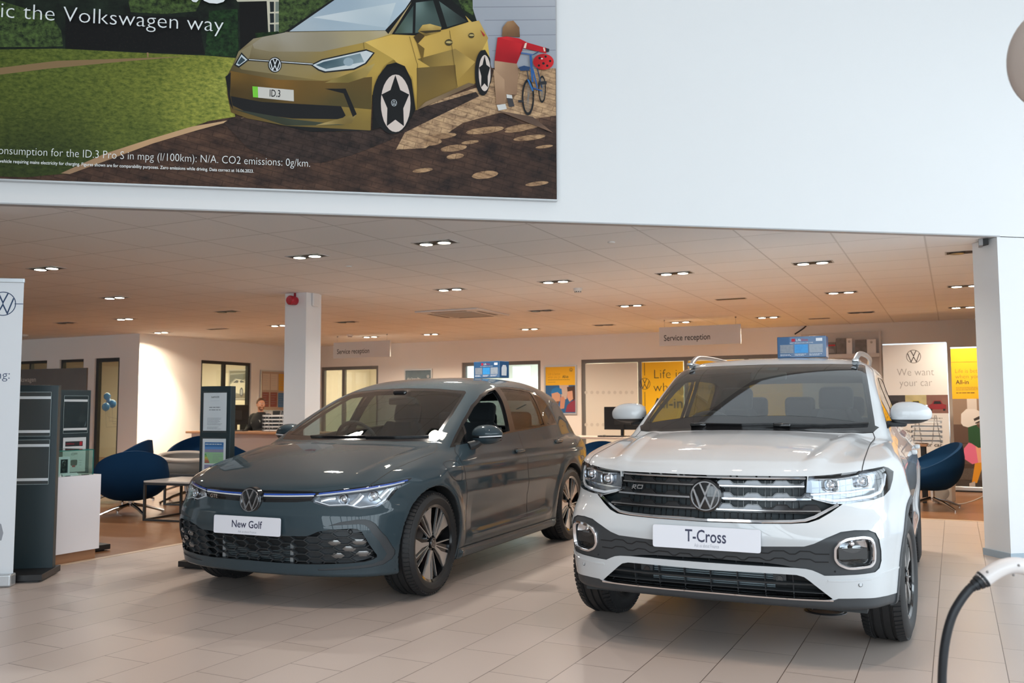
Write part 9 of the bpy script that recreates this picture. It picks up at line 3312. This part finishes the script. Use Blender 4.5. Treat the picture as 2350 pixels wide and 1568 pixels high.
	('flat', (26,26,28), [(-3.803,3.504),(-3.803,3.477),(-3.816,3.477),(-3.816,3.499)]),
	('flat', (120,118,114), [(-3.817,3.477),(-3.814,3.475),(-3.879,3.471),(-3.882,3.473)]),
	('flat', (120,118,114), [(-3.819,3.434),(-3.817,3.432),(-3.877,3.514),(-3.879,3.516)]),
	('flat', (120,118,114), [(-3.826,3.397),(-3.824,3.395),(-3.87,3.55),(-3.872,3.552)]),
	('flat', (120,118,114), [(-3.837,3.373),(-3.835,3.37),(-3.859,3.575),(-3.861,3.577)]),
	('flat', (120,118,114), [(-3.85,3.363),(-3.847,3.361),(-3.846,3.584),(-3.849,3.586)]),
	('flat', (120,118,114), [(-3.862,3.371),(-3.86,3.369),(-3.834,3.577),(-3.836,3.579)]),
	('flat', (120,118,114), [(-3.872,3.395),(-3.87,3.393),(-3.823,3.553),(-3.826,3.555)]),
	('flat', (120,118,114), [(-3.879,3.43),(-3.877,3.428),(-3.817,3.517),(-3.819,3.519)]),
	('flat', (26,26,28), [(-3.715,3.541),(-3.716,3.52),(-3.724,3.523),(-3.723,3.54)]),
	('flat', (26,26,28), [(-3.716,3.52),(-3.718,3.501),(-3.725,3.507),(-3.724,3.523)]),
	('flat', (26,26,28), [(-3.718,3.501),(-3.721,3.483),(-3.727,3.492),(-3.725,3.507)]),
	('flat', (26,26,28), [(-3.721,3.483),(-3.724,3.467),(-3.73,3.479),(-3.727,3.492)]),
	('flat', (26,26,28), [(-3.724,3.467),(-3.729,3.454),(-3.733,3.468),(-3.73,3.479)]),
	('flat', (26,26,28), [(-3.729,3.454),(-3.734,3.444),(-3.737,3.46),(-3.733,3.468)]),
	('flat', (26,26,28), [(-3.734,3.444),(-3.739,3.438),(-3.741,3.454),(-3.737,3.46)]),
	('flat', (26,26,28), [(-3.739,3.438),(-3.745,3.436),(-3.745,3.452),(-3.741,3.454)]),
	('flat', (26,26,28), [(-3.745,3.436),(-3.751,3.438),(-3.749,3.454),(-3.745,3.452)]),
	('flat', (26,26,28), [(-3.751,3.438),(-3.756,3.443),(-3.753,3.459),(-3.749,3.454)]),
	('flat', (26,26,28), [(-3.756,3.443),(-3.761,3.452),(-3.756,3.466),(-3.753,3.459)]),
	('flat', (26,26,28), [(-3.761,3.452),(-3.765,3.465),(-3.759,3.477),(-3.756,3.466)]),
	('flat', (26,26,28), [(-3.765,3.465),(-3.769,3.48),(-3.762,3.49),(-3.759,3.477)]),
	('flat', (26,26,28), [(-3.769,3.48),(-3.771,3.498),(-3.764,3.505),(-3.762,3.49)]),
	('flat', (26,26,28), [(-3.771,3.498),(-3.773,3.517),(-3.765,3.521),(-3.764,3.505)]),
	('flat', (26,26,28), [(-3.773,3.517),(-3.773,3.537),(-3.765,3.538),(-3.765,3.521)]),
	('flat', (26,26,28), [(-3.773,3.537),(-3.773,3.557),(-3.765,3.555),(-3.765,3.538)]),
	('flat', (26,26,28), [(-3.773,3.557),(-3.771,3.577),(-3.763,3.571),(-3.765,3.555)]),
	('flat', (26,26,28), [(-3.771,3.577),(-3.768,3.595),(-3.761,3.586),(-3.763,3.571)]),
	('flat', (26,26,28), [(-3.768,3.595),(-3.764,3.611),(-3.759,3.599),(-3.761,3.586)]),
	('flat', (26,26,28), [(-3.764,3.611),(-3.76,3.624),(-3.756,3.61),(-3.759,3.599)]),
	('flat', (26,26,28), [(-3.76,3.624),(-3.755,3.633),(-3.752,3.618),(-3.756,3.61)]),
	('flat', (26,26,28), [(-3.755,3.633),(-3.749,3.64),(-3.748,3.624),(-3.752,3.618)]),
	('flat', (26,26,28), [(-3.749,3.64),(-3.744,3.642),(-3.744,3.625),(-3.748,3.624)]),
	('flat', (26,26,28), [(-3.744,3.642),(-3.738,3.64),(-3.74,3.624),(-3.744,3.625)]),
	('flat', (26,26,28), [(-3.738,3.64),(-3.733,3.635),(-3.736,3.619),(-3.74,3.624)]),
	('flat', (26,26,28), [(-3.733,3.635),(-3.728,3.626),(-3.732,3.612),(-3.736,3.619)]),
	('flat', (26,26,28), [(-3.728,3.626),(-3.723,3.613),(-3.729,3.601),(-3.732,3.612)]),
	('flat', (26,26,28), [(-3.723,3.613),(-3.72,3.598),(-3.727,3.588),(-3.729,3.601)]),
	('flat', (26,26,28), [(-3.72,3.598),(-3.717,3.58),(-3.725,3.573),(-3.727,3.588)]),
	('flat', (26,26,28), [(-3.717,3.58),(-3.716,3.561),(-3.724,3.557),(-3.725,3.573)]),
	('flat', (26,26,28), [(-3.716,3.561),(-3.715,3.541),(-3.723,3.54),(-3.724,3.557)]),
	('flat', (120,118,114), [(-3.724,3.54),(-3.722,3.538),(-3.762,3.536),(-3.765,3.538)]),
	('flat', (120,118,114), [(-3.726,3.508),(-3.724,3.506),(-3.761,3.568),(-3.763,3.57)]),
	('flat', (120,118,114), [(-3.73,3.48),(-3.728,3.478),(-3.756,3.596),(-3.758,3.598)]),
	('flat', (120,118,114), [(-3.737,3.461),(-3.735,3.459),(-3.749,3.614),(-3.752,3.616)]),
	('flat', (120,118,114), [(-3.745,3.455),(-3.743,3.452),(-3.742,3.621),(-3.744,3.623)]),
	('flat', (120,118,114), [(-3.753,3.461),(-3.75,3.458),(-3.734,3.615),(-3.736,3.617)]),
	('flat', (120,118,114), [(-3.759,3.478),(-3.757,3.476),(-3.727,3.597),(-3.73,3.599)]),
	('flat', (120,118,114), [(-3.763,3.506),(-3.761,3.503),(-3.723,3.57),(-3.725,3.572)]),
	('flat', (40,90,150), [(-3.838,3.788),(-3.823,3.587),(-3.808,3.589),(-3.822,3.79)]),
	('flat', (40,90,150), [(-3.82,3.687),(-3.785,3.544),(-3.775,3.547),(-3.809,3.691)]),
	('flat', (50,104,160), [(-3.857,3.606),(-3.82,3.518),(-3.807,3.524),(-3.845,3.612)]),
	('flat', (36,80,140), [(-3.815,3.539),(-3.748,3.521),(-3.745,3.53),(-3.812,3.548)]),
	('flat', (40,60,90), [(-3.794,3.734),(-3.751,3.546),(-3.742,3.549),(-3.786,3.737)]),
	('flat', (70,100,150), [(-3.902,3.796),(-3.813,3.787),(-3.811,3.798),(-3.9,3.807)]),
	('flat', (60,80,110), [(-3.81,3.789),(-3.765,3.816),(-3.769,3.824),(-3.814,3.796)]),
	('flat', (40,66,104), [(-3.919,3.692),(-3.879,3.707),(-3.833,3.699),(-3.839,3.672),(-3.906,3.666)]),
	('flat', (60,60,66), [(-3.861,3.674),(-3.851,3.602),(-3.842,3.604),(-3.853,3.676)]),
	('v', [(204,36,40),(204,36,40),(204,36,40),(204,36,40),(204,36,40),(204,36,40),(170,20,28),(170,20,28),(170,20,28),(170,20,28),(170,20,28),(170,20,28),(170,20,28),(170,20,28),(170,20,28),(170,20,28),(206,44,46),(206,44,46),(206,44,46),(206,44,46)], [(-3.656,3.75),(-3.66,3.731),(-3.671,3.713),(-3.688,3.699),(-3.71,3.689),(-3.735,3.684),(-3.759,3.686),(-3.78,3.693),(-3.798,3.705),(-3.809,3.721),(-3.812,3.74),(-3.808,3.759),(-3.797,3.776),(-3.78,3.791),(-3.758,3.801),(-3.734,3.806),(-3.71,3.804),(-3.688,3.797),(-3.671,3.785),(-3.659,3.768)]),
	('flat', (30,26,28), [(-3.752,3.772),(-3.754,3.766),(-3.759,3.762),(-3.765,3.761),(-3.77,3.765),(-3.772,3.77),(-3.77,3.776),(-3.765,3.78),(-3.759,3.781),(-3.754,3.778)]),
	('flat', (30,26,28), [(-3.708,3.786),(-3.71,3.78),(-3.714,3.777),(-3.72,3.776),(-3.724,3.779),(-3.726,3.785),(-3.724,3.79),(-3.72,3.794),(-3.714,3.794),(-3.71,3.791)]),
	('flat', (30,26,28), [(-3.675,3.754),(-3.677,3.749),(-3.681,3.745),(-3.687,3.745),(-3.691,3.748),(-3.693,3.753),(-3.691,3.758),(-3.686,3.762),(-3.681,3.762),(-3.676,3.759)]),
	('flat', (30,26,28), [(-3.724,3.733),(-3.726,3.727),(-3.731,3.723),(-3.737,3.723),(-3.742,3.726),(-3.744,3.732),(-3.742,3.738),(-3.737,3.742),(-3.731,3.742),(-3.726,3.739)]),
	('flat', (30,26,28), [(-3.759,3.715),(-3.761,3.71),(-3.765,3.706),(-3.771,3.706),(-3.775,3.709),(-3.777,3.714),(-3.775,3.719),(-3.771,3.723),(-3.765,3.723),(-3.761,3.72)]),
	('flat', (30,26,28), [(-3.696,3.717),(-3.698,3.711),(-3.703,3.708),(-3.708,3.707),(-3.713,3.71),(-3.714,3.716),(-3.713,3.721),(-3.708,3.725),(-3.702,3.725),(-3.698,3.722)]),
	('flat', (222,218,214), [(-3.737,3.768),(-3.74,3.764),(-3.745,3.762),(-3.751,3.763),(-3.753,3.767),(-3.751,3.771),(-3.745,3.773),(-3.74,3.772)]),
	('flat', (44,44,48), [(-3.768,3.57),(-3.71,3.576),(-3.711,3.6),(-3.769,3.594)]),
	('flat', (44,44,48), [(-3.924,3.428),(-3.885,3.43),(-3.885,3.448),(-3.924,3.446)]),
	('text:the Volkswagen way:thin', (236,240,240), [(-7.285,3.811),(-5.997,3.914)]),
	('text:electric:thinR', (236,240,240), [(-8.939,3.811),(-7.339,3.914)]),
	('flat', (236,240,240), [(-6.42,4.143),(-6.242,4.157),(-6.251,4.044),(-6.288,4.026),(-6.411,4.02)]),
	('flat', (236,240,240), [(-6.217,4.053),(-6.171,4.057),(-6.167,4.026),(-6.181,4.009),(-6.204,4.011),(-6.216,4.025)]),
	('flat', (236,240,240), [(-6.144,4.165),(-5.981,4.178),(-5.979,4.059),(-6.001,4.026),(-6.042,4.01),(-6.094,4.01),(-6.129,4.023),(-6.147,4.04)]),
	('text:onsumption for the ID.3 Pro S in mpg (l/100km)\\u003a N/A. CO\\u2082 emissions\\u003a 0g/km.:thin', (236,240,240), [(-7.402,2.885),(-5.399,2.937)]),
	('text:vehicle requiring mains electricity for charging. Figures shown are for comparability purposes. Zero emissions while driving. Data correct at 16.06.2023.:bold', (236,240,240), [(-7.392,2.828),(-5.777,2.85)]),
]

def printed(name, kind, col=None):
	"""print inks: colours from the mesh, or mottled foliage, grass and brick patterns"""
	if name in MATS:
		return MATS[name]
	mt = bpy.data.materials.new(name)
	mt.use_nodes = True
	nt = mt.node_tree
	b = nt.nodes['Principled BSDF']
	b.inputs['Roughness'].default_value = 0.55
	b.inputs['Specular IOR Level'].default_value = 0.25
	if kind == 'ink':
		at = nt.nodes.new('ShaderNodeVertexColor')
		at.layer_name = 'ink'
		nt.links.new(at.outputs['Color'], b.inputs['Base Color'])
	else:
		tc = nt.nodes.new('ShaderNodeTexCoord')
		rp = nt.nodes.new('ShaderNodeValToRGB')
		scale, det, lo, hi, w0, w1, sx = kind
		mp = nt.nodes.new('ShaderNodeMapping')
		mp.inputs['Scale'].default_value = sx
		nz = nt.nodes.new('ShaderNodeTexNoise')
		nz.inputs['Scale'].default_value = scale
		nz.inputs['Detail'].default_value = det
		nz.inputs['Roughness'].default_value = 0.7
		nt.links.new(tc.outputs['Object'], mp.inputs[0])
		nt.links.new(mp.outputs[0], nz.inputs['Vector'])
		nt.links.new(nz.outputs['Fac'], rp.inputs[0])
		rp.color_ramp.elements[0].position, rp.color_ramp.elements[1].position = w0, w1
		rp.color_ramp.elements[0].color = (*srgb(*lo), 1)
		rp.color_ramp.elements[1].color = (*srgb(*hi), 1)
		last = rp.outputs[0]
		if 'brick' in name:
			br = nt.nodes.new('ShaderNodeTexBrick')
			br.inputs['Scale'].default_value = 1
			br.inputs['Brick Width'].default_value = 0.15
			br.inputs['Row Height'].default_value = 0.040
			br.inputs['Mortar Size'].default_value = 0.004
			br.inputs['Mortar Smooth'].default_value = 0.6
			br.inputs['Color1'].default_value = (1, 1, 1, 1)
			br.inputs['Color2'].default_value = (0.74, 0.70, 0.68, 1)
			br.inputs['Mortar'].default_value = (0.42, 0.38, 0.36, 1)
			m2 = nt.nodes.new('ShaderNodeMapping')
			m2.inputs['Rotation'].default_value = (0, 0, R(14))
			m2.inputs['Location'].default_value = (40, 20, 0)
			nt.links.new(tc.outputs['Object'], m2.inputs[0])
			nt.links.new(m2.outputs[0], br.inputs['Vector'])
			mx = nt.nodes.new('ShaderNodeMix')
			mx.data_type = 'RGBA'
			mx.blend_type = 'MULTIPLY'
			mx.inputs[0].default_value = 0.8
			nt.links.new(last, mx.inputs[6])
			nt.links.new(br.outputs['Color'], mx.inputs[7])
			last = mx.outputs[2]
		at = nt.nodes.new('ShaderNodeVertexColor')
		at.layer_name = 'ink'
		tn = nt.nodes.new('ShaderNodeMix')
		tn.data_type = 'RGBA'
		tn.blend_type = 'MULTIPLY'
		tn.inputs[0].default_value = 1.0
		nt.links.new(last, tn.inputs[6])
		nt.links.new(at.outputs['Color'], tn.inputs[7])
		nt.links.new(tn.outputs[2], b.inputs['Base Color'])
	MATS[name] = mt
	return mt

INKS = {
	'leaf_dark': (9, 6, (8, 11, 10), (34, 48, 34), 0.35, 0.75, (1, 1, 1)),
	'leaf': (26, 8, (22, 34, 20), (92, 116, 58), 0.38, 0.70, (1, 1, 1)),
	'fence': (60, 3, (8, 8, 9), (40, 36, 28), 0.55, 0.85, (1, 1, 1)),
	'lawn_lit': (26, 10, (92, 108, 40), (184, 182, 84), 0.34, 0.68, (1, 1.8, 1)),
	'brick': (5, 7, (56, 42, 38), (132, 102, 82), 0.36, 0.70, (1, 1.6, 1)),
	'brick_lit': (14, 6, (120, 92, 72), (206, 170, 130), 0.30, 0.60, (1, 1.8, 1)),
	'brick_dark': (9, 5, (36, 27, 25), (76, 58, 50), 0.36, 0.70, (1, 1.4, 1)),
}

def build_poster():
	x0, z0, x1, z1 = POSTER_EDGE
	base = along((x0 + x1) / 2, 0, z0)
	root = thing('wall_poster', 'huge poster of a gold hatchback and child with bicycle on the upper wall', 'poster', base)
	f = MB().m(mat('poster_frame', (0.55, 0.56, 0.57), 0.3, 0.8))
	def bar(a0, a1, zz0, zz1):
		c = [along(a0, 0.001, 0), along(a1, 0.001, 0), along(a1, 0.047, 0), along(a0, 0.047, 0)]
		f.prism([(p.x, p.y) for p in c], zz0, zz1, 'xy')
	bar(x0, x1 + 0.006, z0 - 0.010, z0)
	bar(x1, x1 + 0.008, z0, z1)
	bar(x0, x1, z1, z1 + 0.01)
	f.build('frame', None, root)
	# the print: flat layers a fraction of a millimetre apart; built in its own plane, then turned to the wall
	O = along(0, 0.0445, 0)
	Q = frame_M(O, BK_U, (0, 0, 1))
	me = bpy.data.meshes.new('printed_picture')
	V, F, MI, C = [], [], [], []
	mats = [printed('poster_ink', 'ink')] + [printed('poster_' + k, v) for k, v in INKS.items()]
	keys = ['ink'] + list(INKS)
	backing = [(x0, z0), (x1, z0), (x1, z1), (x0, z1)]
	jobs = [('flat', (60, 50, 44), backing)] + POSTER
	for i, (kind, col, pts) in enumerate(jobs):
		d = 0.00012 * i
		if kind.startswith('text:'):
			_, body, style = kind.split(':')
			body = body.replace('\\u003a', ':').replace('\\u2082', '2')
			(a0, b0), (a1, b1) = pts
			th = {'thin': -0.013, 'thinR': -0.013, 'bold': 0.008}[style]
			vs, fs = text_polys(body, 1.0, th)
			X0, X1 = min(v[0] for v in vs), max(v[0] for v in vs)
			cap = max(v[1] for v in text_polys('H', 1.0, th)[0])
			kx, kz = (a1 - a0) / (X1 - X0), (b1 - b0) / cap
			if style == 'thinR':
				kx = kz * 0.98
				a0 = a1 - (X1 - X0) * kx
			o = len(V)
			V += [(a0 + (v[0] - X0) * kx, b0 + v[1] * kz, d) for v in vs]
			F += [[q + o for q in p] for p in fs]
			MI += [0] * len(fs)
			C += [col] * len(vs)
			continue
		if kind == 'emblem':
			c, e = pts
			t = MB()
			r_ = abs(e[1] - c[1])
			vw_mark(t, r_, Matrix.Translation((c[0], c[1], d)) @ Matrix.Diagonal((0.82, 1, 1, 1)), 0.0, 0.10, 0.15)
			o = len(V)
			V += t.v
			F += [[q + o for q in p] for p in t.f]
			MI += [0] * len(t.f)
			C += [col] * len(t.v)
			continue
		# keep the print inside its board
		pts = [(min(max(p[0], x0), x1), min(max(p[1], z0), z1)) for p in pts]
		ar = sum(pts[k][0] * pts[(k + 1) % len(pts)][1] - pts[(k + 1) % len(pts)][0] * pts[k][1] for k in range(len(pts)))
		many = isinstance(col, list)
		if many and len(col) != len(pts):
			many, col = False, col[0]
		bq = bmesh.new()
		f = bq.faces.new([bq.verts.new((p[0], p[1], d)) for p in (pts if ar > 0 else pts[::-1])])
		if many:
			# colours run smoothly from corner to corner
			bmesh.ops.triangulate(bq, faces=bq.faces[:])
			span = max(max(p[0] for p in pts) - min(p[0] for p in pts), 0.1)
			lim = max(0.03, min(0.12, span / 14))
			for it in range(7):
				es = [e for e in bq.edges if e.calc_length() > lim]
				if not es or len(bq.verts) > 2500:
					break
				bmesh.ops.subdivide_edges(bq, edges=es, cuts=1)
				bmesh.ops.triangulate(bq, faces=[q for q in bq.faces if len(q.verts) > 3])
		bq.verts.index_update()
		o = len(V)
		P_ = np.array([(v.co.x, v.co.y) for v in bq.verts])
		V += [(p[0], p[1], d) for p in P_]
		for q in bq.faces:
			F.append([v.index + o for v in q.verts])
			MI.append(keys.index(kind) if kind in INKS else 0)
		if many:
			K = np.array(pts)
			D2 = ((P_[:, None, :] - K[None, :, :]) ** 2).sum(2) + 2e-4
			Wt = D2 ** -1.35
			C += [tuple(c) for c in (Wt @ np.array(col, float)) / Wt.sum(1, keepdims=True)]
		else:
			C += [tuple(col)] * len(P_)
		bq.free()
	me.from_pydata(V, [], F)
	for q in mats:
		me.materials.append(q)
	me.polygons.foreach_set('material_index', MI)
	bm = bmesh.new()
	bm.from_mesh(me)
	lay = bm.verts.layers.float_color.new('ink')
	for v, c in zip(bm.verts, C):
		v[lay] = (*srgb(*c), 1)
	bmesh.ops.triangulate(bm, faces=bm.faces[:])
	bm.to_mesh(me)
	bm.free()
	o = bpy.data.objects.new('printed_picture', me)
	COL.objects.link(o)
	o.matrix_world = Q
	o.parent = root
	o.matrix_parent_inverse = Matrix.Translation(-base)
	b = MB().m(mat('poster_board', (0.3, 0.3, 0.3), 0.6))
	c = [along(x0, 0.002, 0), along(x1, 0.002, 0), along(x1, 0.0435, 0), along(x0, 0.0435, 0)]
	b.prism([(p.x, p.y) for p in c], z0, z1, 'xy')
	b.build('board', None, root)

build_poster()
